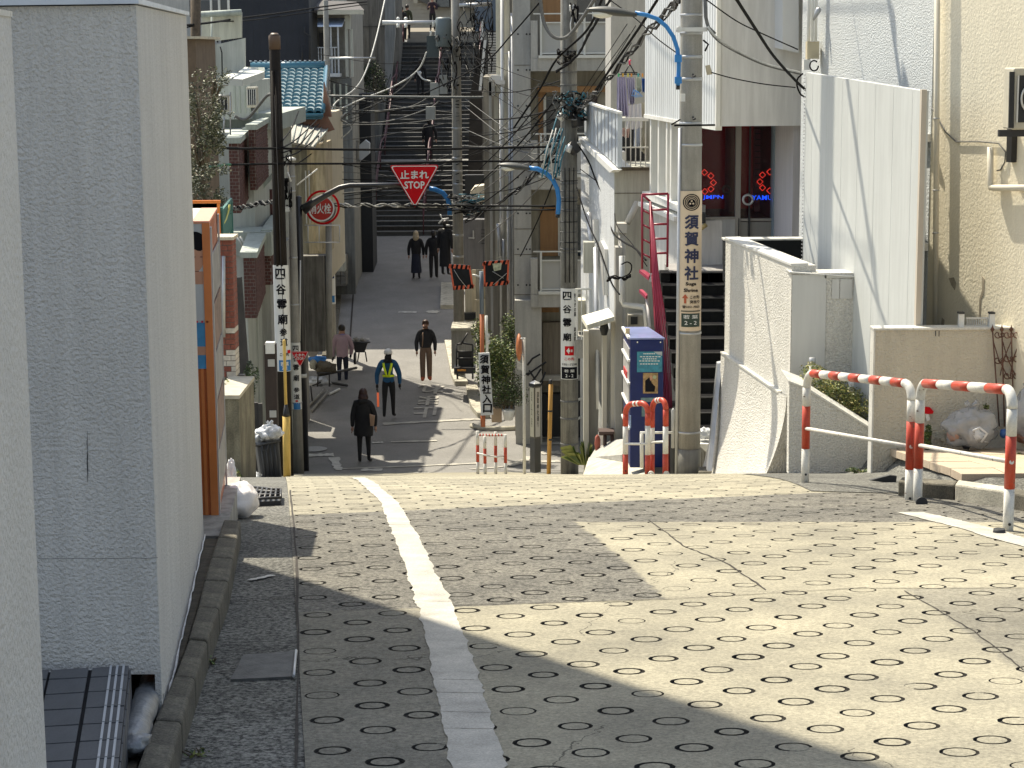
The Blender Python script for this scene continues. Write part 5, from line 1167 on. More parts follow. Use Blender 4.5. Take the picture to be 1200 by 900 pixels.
one('door_frame',mat('door_cream',(.46,.44,.38),.7,.06,2),bB)(lambda m:(fbox(m,706,382,711,562,29.6,.2),fbox(m,716,375,722,562,29.5,.2),fbox(m,684,388,690,562,30.2,.2)))
one('entrance_wall',MT['taupe_column'],bB)(lambda m:(fbox(m,688,386,722,562,30.4,.3),)); one('entry_lamp',m_dark,bB)(lambda m:m.lathe(at(708,385,29.4),[(.04,-.1),(.07,0),(.05,.1)],10))
one('door_panel',m_white,bB)(lambda m:(FP(29.8).pslab(m,[(702,470),(713,500),(713,562),(700,562)],-.05,0),)); one('letter_box',mat('rust_box',(.20,.08,.05),.6,.2),bB)(lambda m:FP(29.7).pslab(m,[(707,440),(711,436),(711,460),(709,463),(706,455)],-.1,0))
one('window',m_glass,bB)(lambda m:sd.pslab(m,[(700,258),(714,270),(714,352),(700,345)],.005,.02)) if False else None
one('vent_cover',m_alu,bB)(lambda m:(sd.pslab(m,[(700,258),(702,257),(702,285),(700,284)],.0,.08),sd.pslab(m,[(706,283),(708,282),(713,292),(713,346),(711,346)],.0,.06)))
one('gas_meter',m_gb,bB)(lambda m:fbox(m,684,284,697,320,31.5,.3)); one('conduit',m_steel,bB)(lambda m:(m.tube([at(698,290,30.9),at(699,400,30.5),at(702,480,30.0)],.04,8),m.tube([at(690,250,32),at(694,300,31.6)],.05,8)))
one('side_balcony',m_conc,bB)(lambda m:(fbox(m,675,398,700,420,32.6,1.2),)); one('side_rail',m_rail,bB)(lambda m:[fbox(m,u,340,u+1,398,32.5,.03) for u in (675,681,687,694,700)]+[fbox(m,674,338,703,340,32.45,.04)])
one('outdoor_unit',MT['cream_awning'],bB)(lambda m:fbox(m,677,352,694,388,33.2,.4))
# laundry
YL=31.2; t=thing('drying_rack',at(735,86,YL),'black square peg hanger holding laundry over the balcony','hanger')
one('hanger_frame',m_black,t)(lambda m:[m.tube([at(a,b_,YL),at(c,d,YL)],.010,5) for a,b_,c,d in ((724,87,750,87),(727,85,747,85),(732,86,738,75),(744,86,738,75))])
one('hook',mat('pink_hook',(.6,.05,.12),.5),t)(lambda m:m.tube([at(738,76,YL),at(737.5,72,YL),at(739,70,YL)],.018,6)); 
for i,(u,c) in enumerate(((724,(.05,.4,.15)),(729,(.6,.35,.05)),(735,(.55,.5,.1)),(739,(.6,.25,.05)),(747,(.05,.35,.35)),(752,(.7,.3,.05)))): one('peg',mat('peg_%s'%['green','amber','yellow','orange','teal','rust'][i],c,.5),t)(lambda m:fbox(m,u,86,u+2,90,YL-.02,.02))
def cloth(name,px,Y,mt,label,cat,amp=.03,waves=4,parent=None,nx=16,nz=10):
    """px: four corners tl,tr,br,bl"""
    q=[at(a,b_,Y) for a,b_ in px]; m=MB()
    def P(i,j,off): 
        u=i/nx; v=j/nz; top=q[0].lerp(q[1],u); bot=q[3].lerp(q[2],u); p=top.lerp(bot,v); return p+Vector((0,math.sin(u*waves*math.pi*2+v*1.2)*amp*(.3+v)+off,math.sin(u*9)*.01*v))
    for off in (0,.012):
        for i in range(nx):
            for j in range(nz): m.poly([P(i,j,off),P(i+1,j,off),P(i+1,j+1,off),P(i,j+1,off)],True)
    return m.build(name,mt,parent,label=label,cat=cat,origin=q[0] if not parent else None)
cloth('towel',[(723,90),(733,90),(737,137),(723,133)],YL,mat('lilac_cloth',(.40,.37,.50),.9,.06,4),'lilac cloth hanging leftmost on the balcony drying rack','laundry')
cloth('towel',[(734,91),(744,91),(744,122),(737,122)],YL+.03,mat('pale_lilac',(.44,.42,.54),.9,.06,4),'paler lilac cloth hanging second on the balcony drying rack','laundry')
cloth('towel',[(745,90),(751,90),(752,108),(746,108)],YL,mat('mint_white',(.62,.66,.56),.9,.06,4),'small pale green cloth on the right of the drying rack','laundry')
cloth('shirt',[(734,124),(752,121),(754,150),(732,152)],YL+.1,mat('white_cloth',(.70,.70,.72),.9,.04,4),'white shirt on a hanger below the lilac cloths','laundry')
cloth('shirt',[(743,150),(752,150),(751,172),(743,172)],YL+.12,mat('pale_blue_cloth',(.55,.60,.70),.9,.04,4),'pale blue-white garment hanging low behind the balcony bars','laundry')
cloth('shirt',[(728,150),(738,150),(737,162),(729,160)],YL+.12,mat('peach_cloth',(.66,.48,.42),.9,.04,4),'small peach garment behind the left balcony bars','laundry')
cloth('towel',[(751,120),(757,120),(757,180),(752,178)],YL+.1,mat('cream_cloth',(.66,.63,.52),.9,.04,4),'long cream towel at the right end of the balcony','laundry')
cloth('towel',[(752,92),(757,92),(757,108),(753,108)],YL-.05,mat('blue_cloth',(.03,.12,.40),.9,.04,4),'small dark blue cloth by the pole at the right of the drying rack','laundry')
t=thing('coat_hanger',at(748,108,YL),'bunch of light blue plastic coat hangers below the drying rack','hanger')
one('hanger_frame',mat('hanger_blue',(.15,.35,.70),.4),t)(lambda m:[m.tube([at(743+i*2,105+i,YL-.05),at(740+i*2.4,112+i,YL-.05),at(751+i,111+i,YL-.05),at(743+i*2,105+i,YL-.05)],.008,5) for i in range(3)])
# ================================================================ SHOP BUILDING WITH CANTILEVER
bS=thing('shop_building',at(860,500,25),'white cantilevered shop building with dark red glass doors and neon','shop')
YC=24.5; xc=at(842,70,YC).x; YE=29.3; xe=at(757,70,YE).x; zbt=at(842,148,YC).z; zb2=zbt
m_cr=mat('shaded_white_render',(.62,.62,.61),.85,.05,.8,streak=.12); m_corr=mat('corrugated_white',(.62,.65,.67),.7,.05,1,streak=.12)
swp=WP((xc,YC),(xe,YE)); LS=(Vector((xe,YE))-Vector((xc,YC))).length; xr_=at(938,70,YC).x
one('upper_body',m_cr,bS)(lambda m:m.prism([(xc,YC,zbt),(xr_+1.5,YC,zbt),(xr_+1.5,YC,6),(xc,YC,6)],[(xe,YE,zb2),(xr_+1.5,YE,zb2),(xr_+1.5,YE,6),(xe,YE,6)]))
for i in range(34): one('corrugation',m_corr,bS)(lambda m:swp.sbox(m,.02+i*LS/34,.02+i*LS/34+LS/34*.72,zbt+.0,5.9,0,.018))
one('corner_trim',m_white,bS)(lambda m:(swp.sbox(m,-.03,.04,zbt-.02,6,-.02,.03),swp.sbox(m,0,LS,zbt-.05,zbt,-.05,.03)))
one('soffit_stain',m_dirt,bS)(lambda m:[fbox(m,843+R.random()*80,136+R.random()*11,843.6+R.random()*80,137+R.random()*11,YC,.0,.003) for _ in range(0)])
one('lower_block',m_white,bS)(lambda m:(fbox(m,905,-60,936,60,YC-.2,.25),)) if False else one('upper_bay',mat('bay_render',(.60,.62,.64),.85,.05,1,bump=.4,bscale=60),bS)(lambda m:m.prism([at(917,-60,YC-.3),at(917,58,YC-.3),at(936,62,YC-.3),at(936,-60,YC-.3)],[at(908,-60,YC),at(908,56,YC),at(936,60,YC),at(936,-60,YC)]))
# lower storey side: windows
one('side_wall',m_gb,bS)(lambda m:swp.sbox(m,2.1,LS,at(780,260,27).z,zbt,-.25,-.16))
sl=WP((xc+.05,YC+.3),(xe+.05,YE))
one('side_window',mat('pale_window',(.36,.38,.37),.25,.1,1),bS)(lambda m:swp.sbox(m,2.1,LS-.2,at(780,236,27).z,zbt-.02,-.15,-.10))
one('window_frame',m_white,bS)(lambda m:[swp.sbox(m,k,k+.10,at(780,240,27).z,zbt-.0,-.12,.0) for k in (2.05,2.3,2.9,3.2,3.8,4.4)]+[swp.sbox(m,2.05,LS,at(780,246,27).z,at(780,238,27).z,-.3,.05)])
one('window_sill',m_white,bS)(lambda m:swp.pslab(m,[(757,236),(800,254),(800,259),(757,241)],-.2,.12))
one('base_wall',mat('base_white',(.55,.55,.54),.85,.06,1,streak=.15),bS)(lambda m:swp.pslab(m,[(757,241),(803,259),(803,330),(757,330)],-.5,-.05))
# front: red interior
YD=26.5
one('interior_back',mat('glowing_red_wall',(.22,.008,.012),.6,.4,1.2,emit=.045),bS)(lambda m:fbox(m,800,146,910,262,YD+2.2,.2))  # back wall glows faintly to stand in for the lit interior
one('interior_box',mat('dark_red_side',(.12,.006,.008),.7,.2),bS)(lambda m:(fbox(m,905,140,910,262,YD+.1,2.2),fbox(m,800,259,910,262,YD+.1,2.2),fbox(m,800,140,910,146,YD+.1,2.2)))
one('interior_panel',mat('rose_panel',(.22,.05,.055),.6,.2,3),bS)(lambda m:(fbox(m,850,150,862,255,YD+1.6,.05),fbox(m,884,152,902,248,YD+1.4,.05)))
one('interior_lattice',m_dark,bS)(lambda m:[fbox(m,885,156+i*7,901,156.7+i*7,YD+1.38,.01) for i in range(10)])
one('glass',mat('shop_glass',(.05,.05,.06),.03,0,1,alpha=.12,spec=.6),bS)(lambda m:(fbox(m,822,150,863,254,YD+.02,.01),fbox(m,868,150,905,256,YD+.02,.01)))
one('door_frame',mat('frame_greybrown',(.26,.25,.23),.5,.05,3,metal=.2),bS)(lambda m:(fbox(m,862,148,868,312,YD-.06,.1),fbox(m,820,254.5,865,257,YD-.05,.1),fbox(m,868,256,905,259,YD-.05,.08),fbox(m,819,148,822,258,YD-.05,.1)))
one('door_gap',m_dark,bS)(lambda m:(fbox(m,877.5,148,879.3,312,YD-.09,.05),fbox(m,865,256,866,312,YD-.08,.02)))
one('door_lower',mat('door_grey',(.22,.215,.20),.6,.06,1,streak=.1),bS)(lambda m:(fbox(m,867,260,906,312,YD-.04,.1),)); one('front_wall',mat('front_grey_wall',(.36,.37,.37),.85,.06,1,streak=.15),bS)(lambda m:fbox(m,812,257,863,330,YD-.03,.2))
def ringt(u,v,r,mt,name='door_ring',Y=YD-.12,tr=.018): one(name,mt,bS)(lambda m:m.tube([at(u+r*math.cos(a),v+r*math.sin(a),Y) for a in [i*math.pi/12 for i in range(25)]],tr,6))
ringt(876.5,234,5.6,m_steel); ringt(851,222,4,mat('dull_bronze',(.10,.06,.05),.4),Y=YD+.5)
one('side_pillar',mat('bluegrey_pillar',(.19,.25,.30),.6,.05,1),bS)(lambda m:fbox(m,906,148,917.5,312,YD-.2,.3)); one('side_pillar',mat('dark_blue_pillar',(.035,.05,.065),.5,.05,1),bS)(lambda m:fbox(m,917.5,146,929,312,YD-.3,.3)); one('side_pillar',mat('lilac_pillar',(.42,.41,.43),.8,.05,1,streak=.1),bS)(lambda m:fbox(m,929,108,944,330,YD-1.9,1.8))
# neon: red diamonds and blue letters
m_nr=mat('neon_red',(1,.05,.03),.4,0,emit=.45); m_nb=mat('neon_blue',(.01,.09,1),.4,0,emit=.8)
nt_=thing('neon_sign',at(833,210,YD),'red diamond and blue lettered neon sign inside the left shop window','neon sign'); nt2=thing('neon_sign',at(897,210,YD),'red diamond and blue lettered neon sign inside the right shop door','neon sign')
def dia(par,u,v,s=3.6): one('neon_diamond',m_nr,par)(lambda m:m.tube([at(u-s,v,YD+.1),at(u,v-s,YD+.1),at(u+s,v,YD+.1),at(u,v+s,YD+.1),at(u-s,v,YD+.1)],.006,5,smooth=False))
for u,v in ((825.5,202),(833,206),(836,214),(833,221.5),(826,224.5)): dia(nt_,u,v)
for u,v in ((902,201.5),(893.5,205),(890.5,213),(893.5,220),(902,223.5)): dia(nt2,u,v)
text('UMIFU',at(835,231.5,YD+.08),(1,0,0),(0,0,1),25/F*YD,5.8/F*YD,m_nb,parent=nt_,name='neon_lettering',bold=.02) if False else text('JMPN',at(835.5,231.5,YD+.08),(1,0,0),(0,0,1),24/F*YD,5.6/F*YD,m_nb,parent=nt_,name='neon_lettering',bold=.01)
text('YAMU',at(893,231.5,YD+.08),(1,0,0),(0,0,1),24/F*YD,5.6/F*YD,m_nb,parent=nt2,name='neon_lettering',bold=.01)
one('wall_speaker',m_dark,bS)(lambda m:(fbox(m,821,250,827,262,YD-.3,.2),)); one('lamp_base',mat('brass_lamp',(.35,.28,.12),.5),bS)(lambda m:m.tube([at(821,268,YD-.3),at(828,263,YD-.3)],.03,8))
text('REUNION',at(904.5,192,YD+.3),(0,0,-1),(1,0,0),30/F*YD,4/F*YD,m_ink,parent=bS,bold=.01) if False else None
# black stair inside its recess
ts=thing('black_stairs',at(830,500,23),'glossy black tiled stair flight rising beside the rough white wall','stairs')
m_bt=mat('black_tile',(.008,.009,.010),.6,.2,6,spec=.15); m_btn=mat('black_tile_tread',(.011,.011,.012),.85,.2,6,spec=.05); m_nos=mat('step_nosing',(.05,.05,.05),.7,.1,6)
xs0=at(784,400,24.3).x; xs1=at(851,400,23.6).x+.45; zst=at(820,502,22.4).z; zen=at(820,319,25.7).z; nst=12
for i in range(nst):
    z=zst+(zen-zst)*i/(nst-1); y=22.4+(25.7-22.4)*i/(nst-1); rs=(zen-zst)/(nst-1); dp=3.3/(nst-1)
    one('riser',m_bt,ts)(lambda m:m.box(xs0,xs1,y,y+dp+.01,z-rs,z-.012)); one('tread',m_btn,ts)(lambda m:m.box(xs0,xs1,y-.01,y+dp,z-.012,z+.0)); one('nosing',m_nos,ts)(lambda m:m.box(xs0,xs1,y-.022,y-.008,z-.010,z+.003))
    for k in range(6): one('joint',m_steel if False else m_btn,ts)(lambda m:m.box(xs0+.1+k*.15+(i%2)*.07,xs0+.106+k*.15+(i%2)*.07,y-.003,y,z-rs,z-.014))
one('landing',mat('landing_grey',(.26,.25,.24),.7,.15,5),ts)(lambda m:m.box(xs0+.12,xs1+.4,25.7,26.6,zen-.3,zen+.02)); one('under_block',m_bt,ts)(lambda m:m.box(xs0,xs1+.0,22.6,27,-7,zst-.1))
# back wall behind rough wall: black tiled
one('black_wall',m_bt,None,label='black tiled wall showing above the rough white curved wall',cat='wall')(lambda m:(fbox(m,849,281.5,943,330,19.9,.15),)); one('wall_coping',m_bwhite,None,label='thin white coping line on the black tiled wall',cat='coping')(lambda m:fbox(m,848,279.8,943,281.6,19.88,.2))
# ================================================================ red steel stair
tr2=thing('red_stair',at(770,480,24),'crimson steel stair with barred handrail beside the blue vending machine','stair')
m_cri=mat('crimson_steel',(.27,.010,.036),.4,.1,6,coat=.2); m_crl=mat('crimson_light',(.34,.035,.075),.4,.1,6,coat=.2)
YR=25.8
one('frame',m_cri,tr2)(lambda m:[m.tube([at(a,b_,YR),at(c,d,YR)],.017,6) for a,b_,c,d in ((752.5,228,752.5,315),(783,227,782,313),(752.5,228,783,227),(752.5,228,762,236),(762,236,763,320))])
for v in (246,263,280,297): one('frame_bar',m_cri,tr2)(lambda m:(m.tube([at(753,v,YR),at(762,v+5,YR-.05)],.013,5),m.tube([at(762,v,YR+.1),at(783,v-.5,YR+.1)],.015,5)))
one('landing_plate',m_crl,tr2)(lambda m:m.prism([at(749,316,YR-.3),at(760,325,YR-.6),at(762,321,YR-.35),at(755,316,YR-.2)],[p-Vector((0,0,.04)) for p in (at(749,316,YR-.3),at(760,325,YR-.6),at(762,321,YR-.35),at(755,316,YR-.2))]))
one('landing_plate',m_crl,tr2)(lambda m:m.prism([at(749,339,YR-.6),at(757,347,YR-.9),at(759,345,YR-.8),at(753,339,YR-.6)],[p-Vector((0,0,.04)) for p in (at(749,339,YR-.6),at(757,347,YR-.9),at(759,345,YR-.8),at(753,339,YR-.6))]))
one('stringer',m_cri,tr2)(lambda m:m.prism([at(763,322,25.6),at(766,322,25.6),at(786,480,24.3),at(787,566,24.2),at(778,566,24.2),at(768,400,24.8)],[p+Vector((.02,.06,0)) for p in (at(763,322,25.6),at(766,322,25.6),at(786,480,24.3),at(787,566,24.2),at(778,566,24.2),at(768,400,24.8))]))
for i in range(7):
    k=i/6; a=(761+k*6.5,236+k*8); c=(764+k*10,330+k*2); e=(772+k*14.5,420); g=(778+k*10,566)
    one('bar',m_crl if i%2 else m_cri,tr2)(lambda m:m.tube([at(762+k*1.5,236+k*6,25.55),at(765+k*7,325,25.2),at(770+k*14,400,24.7),at(777+k*10,470,24.3),at(779+k*9,560,24.1)],.009,5))
one('shoe',mat('pale_side',(.45,.42,.40),.6),tr2)(lambda m:m.tube([at(758,350,25.0),at(762,385,24.7)],.02,5))
# blue vending machine
YV=23.0; tv=thing('vending_machine',at(755,545,YV),'dark blue vending machine with teal poster, side on beside the red stair','vending machine')
m_vb=mat('vending_blue',(.006,.017,.105),.4,.15,4,coat=.1,spec=.3); a,b_,z0,z1=FP(YV).rect(738.5,398,777.5,548)
zt2=z1; xf=at(731,460,YV+.9).x
one('cabinet',m_vb,tv,bev=.01)(lambda m:m.prism([(a,YV,z0),(b_,YV,z0),(b_,YV,z1),(a,YV,z1)],[(xf,YV+.95,z0),(b_-.12,YV+.95,z0),(b_-.12,YV+.95,z1),(xf,YV+.95,z1)]))
one('top_panel',mat('pale_blue_top',(.20,.24,.45),.3,.2,4,coat=.4),tv)(lambda m:m.prism([(a-.01,YV-.01,z1+.003),(b_+.01,YV-.01,z1+.003),(b_-.12,YV+.95,z1+.003),(xf,YV+.95,z1+.003)],[(a-.01,YV-.01,z1+.02),(b_+.01,YV-.01,z1+.02),(b_-.12,YV+.95,z1+.02),(xf,YV+.95,z1+.02)]))
vf=WP((a,YV),(xf,YV+.95)); Lv=(Vector((xf,YV+.95))-Vector((a,YV))).length
one('display_window',mat('display_pale',(.45,.44,.42),.3,.2,12),tv)(lambda m:vf.sbox(m,.08,Lv-.05,z0+.75,z1-.12,0,.01))
for k in range(5): one('shelf_bar',m_white,tv)(lambda m:vf.sbox(m,.02,Lv-.02,z0+.45+k*.27,z0+.475+k*.27,0,.03))
one('display_print',mat('print_red',(.45,.03,.03),.4),tv)(lambda m:vf.sbox(m,.3,Lv-.2,z0+.98,z0+1.1,.01,.02)); one('price_tag',mat('manila_tag',(.50,.40,.22),.7),tv)(lambda m:fbox(m,733,385,738,394,YV+.3,.02))
fv=FP(YV-.003); 
po=one('poster',mat('teal_poster',(.03,.20,.29),.5,.35,16),tv)(lambda m:fv.box(m,746.5,412,776,436,0,.004))
one('poster_corner',mat('poster_grey',(.35,.40,.43),.5,.2,20),po)(lambda m:fv.pslab(m,[(766,412),(776,412),(776,417),(770,415)],.004,.005))
for v,w0,w1 in ((414.5,754,768),(418,750,775),(420.5,753,770),(423,749,774),(426.5,750,772)):
    for k in range(7): one('poster_line',m_white,po)(lambda m:fv.box(m,w0+(w1-w0)*k/7,v-.55,w0+(w1-w0)*k/7+(w1-w0)/7*.72,v+.45,.004,.0055))
pc=one('picture',mat('picture_ochre',(.34,.22,.10),.5,.45,30),tv)(lambda m:fv.box(m,753.5,437,771,461,0,.005))
one('picture_shape',m_ink,pc)(lambda m:fv.pslab(m,[(756,446),(761,442),(764,449),(768,453),(767,459),(756,459)],.005,.006)); one('picture_shape',m_skin,pc)(lambda m:fv.pslab(m,[(761,441),(764,440),(765,444),(762,446)],.006,.007)); one('picture_shape',mat('pale_green_print',(.35,.40,.25),.5),pc)(lambda m:m.lathe(at(767,442,YV-.012),[(.022,0),(.022,.003)],12,axis=(0,-1,0)))
one('small_notice',mat('notice_green',(.12,.20,.22),.5,.3,20),tv)(lambda m:(fv.box(m,751,466,770,471,0,.004),fv.box(m,752,472,757,488,0,.004)))
one('screw',m_white,tv)(lambda m:[m.lathe(at(u,401,YV-.005),[(.009,0),(.009,.004)],8,axis=(0,-1,0)) for u in (747,774)])
one('side_lettering_print',mat('print_lightblue',(.25,.35,.55),.4,.3,40),tv)(lambda m:fbox(m,737.5,487,739.5,502,YV-.01,.01))
one('grey_bollard',mat('grey_cylinder',(.40,.40,.39),.6,.1,5),None,label='short pale grey cylinder between blue machine and pole',cat='bollard')(lambda m:m.lathe(at(788.5,525,21.4),[(.018,0),(.018,.42),(.009,.44)],12))
one('white_rock',mat('pale_rock',(.36,.35,.32),.9,.2,5,bump=.8,bscale=20,dist=.02),None,label='pale concrete base block at the corner left of the guards',cat='block')(lambda m:m.prism([at(685,557,29),at(729,560,27),at(729,533,27),at(701,535,28.5),at(688,541,29)],[p+Vector((.2,1.2,.0)) for p in (at(685,557,29),at(729,560,27),at(729,533,27),at(701,535,28.5),at(688,541,29))]))
one('pale_ramp',m_kerbl,None,label='sunlit pale concrete ramp in front of the white house',cat='ramp')(lambda m:m.poly([at(683,557.5,27),at(760,559,21.5),at(748,540,26.5),at(690,536,29)]))
# ================================================================ ROUGH WHITE WALL GROUP
m_rw=mat('rough_white',(.64,.625,.575),.95,.08,1.4,bump=1.0,bscale=55,dist=.028,speck=.14,sps=70,streak=.06); m_sw=mat('smooth_white_patch',(.56,.56,.54),.85,.04,1,streak=.06,bump=.15,bscale=60)
tw_=thing('rough_white_wall',at(880,553,19),'rough white rendered wall with sloping cap and flared foot right of the sign pole','wall')
pA=at(849,400,19.85); pB=at(926,430,17.5); w=WP((pA.x,pA.y),(pB.x,pB.y)); LW=(Vector((pB.x,pB.y))-Vector((pA.x,pA.y))).length; zt3=at(849,280,19.85).z
if w.a.x==pA.x: pass
one('upper_wall',m_rw,tw_)(lambda m:m.prism([w.w(0,-6,0),w.w(LW,-6,0),w.w(LW,zt3-.02,0),w.w(0,zt3,0)],[w.w(0,-6,-.22),w.w(LW,-6,-.22),w.w(LW,zt3-.02,-.22),w.w(0,zt3,-.22)]))
one('wall_cap',mat('cap_smooth',(.55,.55,.53),.8,.05,2),tw_)(lambda m:m.prism([w.w(0,zt3,.01),w.w(LW,zt3-.02,.01),w.w(LW,zt3+.0,.01),w.w(0,zt3+.02,.01)],[w.w(0,zt3,-.15),w.w(LW,zt3-.02,-.15),w.w(LW,zt3+.0,-.15),w.w(0,zt3+.02,-.15)]))
one('edge_strip',m_dark,tw_)(lambda m:[w.sbox(m,-.03,.0,zt3-.05-k*.052,zt3-.02-k*.052,-.2,.004) for k in range(17)])
# flared foot: a curved skirt swelling out towards the road
S1=w.hit(848,412); S2=w.hit(916,459)
def foot(m):
    n=10; mm=8; L1,z1_=0-.02,S1[1]; L2,z2_=S2[0],S2[1]; G0=[]
    for i in range(mm+1):
        s=L1+(LW-L1)*i/mm; k=min(1,max(0,(s-L1)/(L2-L1))); zt_=z1_+(z2_-z1_)*k
        pb=w.w(s,0); zb_=gz(pb.y)-.05; row=[]
        for j in range(n+1):
            t_=j/n; z=zt_+(zb_-zt_)*t_; off=.03+.20*t_**1.8; row.append(w.w(s-.05*t_**1.5*(1-i/mm),z,off))
        G0.append(row)
    for i in range(mm):
        for j in range(n): m.poly([G0[i][j],G0[i+1][j],G0[i+1][j+1],G0[i][j+1]],True)
    for j in range(n): m.poly([G0[0][j],G0[0][j+1],w.w(L1,G0[0][j+1].z,-.1),w.w(L1,G0[0][j].z,-.1)])
    for j in range(n): m.poly([G0[mm][j],G0[mm][j+1],w.w(LW,G0[mm][j+1].z,-.1),w.w(LW,G0[mm][j].z,-.1)])
one('flared_foot',m_rw,tw_)(foot)
one('sloping_ledge',m_bwhite,tw_)(lambda m:m.prism([w.w(-.02,S1[1]+.004,.038),w.w(S2[0],S2[1]+.004,.038),w.w(S2[0],S2[1]+.004,-.0),w.w(-.02,S1[1]+.004,-.0)],[w.w(-.02,S1[1]-.012,.038),w.w(S2[0],S2[1]-.012,.038),w.w(S2[0],S2[1]-.012,-.0),w.w(-.02,S1[1]-.012,-.0)]))
one('end_post',m_steel,tw_)(lambda m:m.prism([at(841,426,19.9),at(846,425,19.9),at(834,552,19.3),at(829,552,19.3)],[p+Vector((0,.12,0)) for p in (at(841,426,19.9),at(846,425,19.9),at(834,552,19.3),at(829,552,19.3))]))
# square return column
YQ=17.45
one('return_wall',m_rw,tw_)(lambda m:fbox(m,926,320,1000.5,520,YQ,.3)); one('smooth_patch',m_sw,tw_)(lambda m:(fbox(m,927,322,966.5,520,YQ-.004,.0,.003),fbox(m,975,327,983.5,350,YQ-.004,0,.003),fbox(m,984.5,327,999,350,YQ-.004,0,.003),fbox(m,966.5,322,1000,326,YQ-.004,0,.003)))
one('return_cap',MT['cap_smooth'],tw_)(lambda m:m.prism([at(925.5,318.5,YQ-.02),at(1001,324,YQ-.02),at(1001,325,YQ-.02),at(925.5,320,YQ-.02)],[p+Vector((0,.33,.0)) for p in (at(925.5,318.5,YQ-.02),at(1001,324,YQ-.02),at(1001,325,YQ-.02),at(925.5,320,YQ-.02))]))
# triangular planter
YT=16.6
one('planter_wall',m_rw,tw_)(lambda m:FP(YT).pslab(m,[(925,448),(948,457),(1021,503),(1021,556),(924,556)],-.12,0)); one('planter_cap',m_bwhite,tw_)(lambda m:m.prism([at(947,455,YT-.01),at(1021,501.5,YT-.01),at(1021,504,YT-.01),at(947,457.5,YT-.01)],[p+Vector((.0,.16,.025)) for p in (at(947,455,YT-.01),at(1021,501.5,YT-.01),at(1021,504,YT-.01),at(947,457.5,YT-.01))]))
one('planter_cap',m_bwhite,tw_)(lambda m:m.prism([at(924,446,YT-.01),at(949,455.5,YT-.01),at(949,457,YT-.01),at(924,448,YT-.01)],[p+Vector((0,.5,.02)) for p in (at(924,446,YT-.01),at(949,455.5,YT-.01),at(949,457,YT-.01),at(924,448,YT-.01))]))
one('soil_bank',m_dirt,tw_)(lambda m:m.prism([at(925,456,YT+.14),at(1022,504,YT+.14),at(1022,560,YT+.14),at(925,560,YT+.14)],[at(925,449,YQ-.01),at(1022,480,YQ-.01),at(1022,560,YQ-.01),at(925,560,YQ-.01)]))
tpl=thing('planter_shrub',at(985,490,17),'yellow-green ground shrubs growing in the triangular white planter','shrub')
m=MB()
for i in range(36):
    k=i/35; p=at(950+68*k,441+42*k*.9+R.uniform(-8,10),16.95+R.uniform(-.1,.35)); scatter_leaves(m,p,.11,.13,.09,130,.013,600+i)
m.build('foliage',[m_leafl,mat('leaf_yellow',(.30,.26,.08),.6,.35,6),m_leaf],tpl,kind='stuff'); one('stem',m_bark,tpl)(lambda m:[m.tube([at(955+i*10,490+i*3,17.1),at(957+i*10,460+i*4,17.0)],.006,4) for i in range(6)])
for (u,v0,v1,du,lab) in ((952,419,464,0,'upright short white post with steel cap behind the planter wall'),(998,446,484,-4,'tilted short white post in the planter shrubs')):
    t=thing('short_post',at(u+du,v1,17.2),lab,'post'); one('post',m_bwhite,t)(lambda m:m.tube([at(u+du*.8,v1-8,17.2),at(u,v0+(8 if du==0 else 0),17.2)],.028,10)); one('steel_sleeve',m_steel,t)(lambda m:m.tube([at(u+du,v1,17.2),at(u+du*.8,v1-9,17.2)],.029,10))
    if du==0: one('steel_cap',m_steel,t)(lambda m:m.tube([at(u,v0+8,17.2),at(u,v0,17.2)],.029,10))
# ================================================================ TALL PANEL WALL
qA=(at(942.5,200,19.1).x,19.1); qB=(at(1077.5,250,15.75).x,15.75); pw=WP(qA,qB); zl=at(942,85,19.1).z; zr_=at(1078,106.5,15.75).z; LP=(Vector(qB)-Vector(qA)).length
m_pn=mat('panel_pale',(.52,.54,.53),.75,.05,.8,streak=.08,bump=.25,bscale=30)
tpn=thing('panel_wall',(qA[0],qA[1],-4),'tall smooth pale fence panel wall dappled with cable shadows','wall')
one('panel',m_pn,tpn)(lambda m:m.prism([pw.w(0,-4.6,0),pw.w(LP,-4.6,0),pw.w(LP,zr_,0),pw.w(0,zl,0)],[pw.w(0,-4.6,-.05),pw.w(LP,-4.6,-.05),pw.w(LP,zr_,-.05),pw.w(0,zl,-.05)]))
for i in range(7):
    s=LP*(i+.5)/7; one('panel_joint',m_pn,tpn)(lambda m:pw.sbox(m,s-.002,s+.002,-4.6,zl+(zr_-zl)*s/LP-.01,0,.0012))
one('edge_trim',mat('beige_trim',(.48,.43,.36),.7,.06,2),tpn)(lambda m:m.box(qB[0]-.01,qB[0]+.03,15.735,15.8,-4.6,zr_+.01)); one('left_trim',m_steel,tpn)(lambda m:[m.lathe(pw.w(.0,-.25-k*.035,.01),[(.006,0),(.006,.012)],5) for k in range(60)])
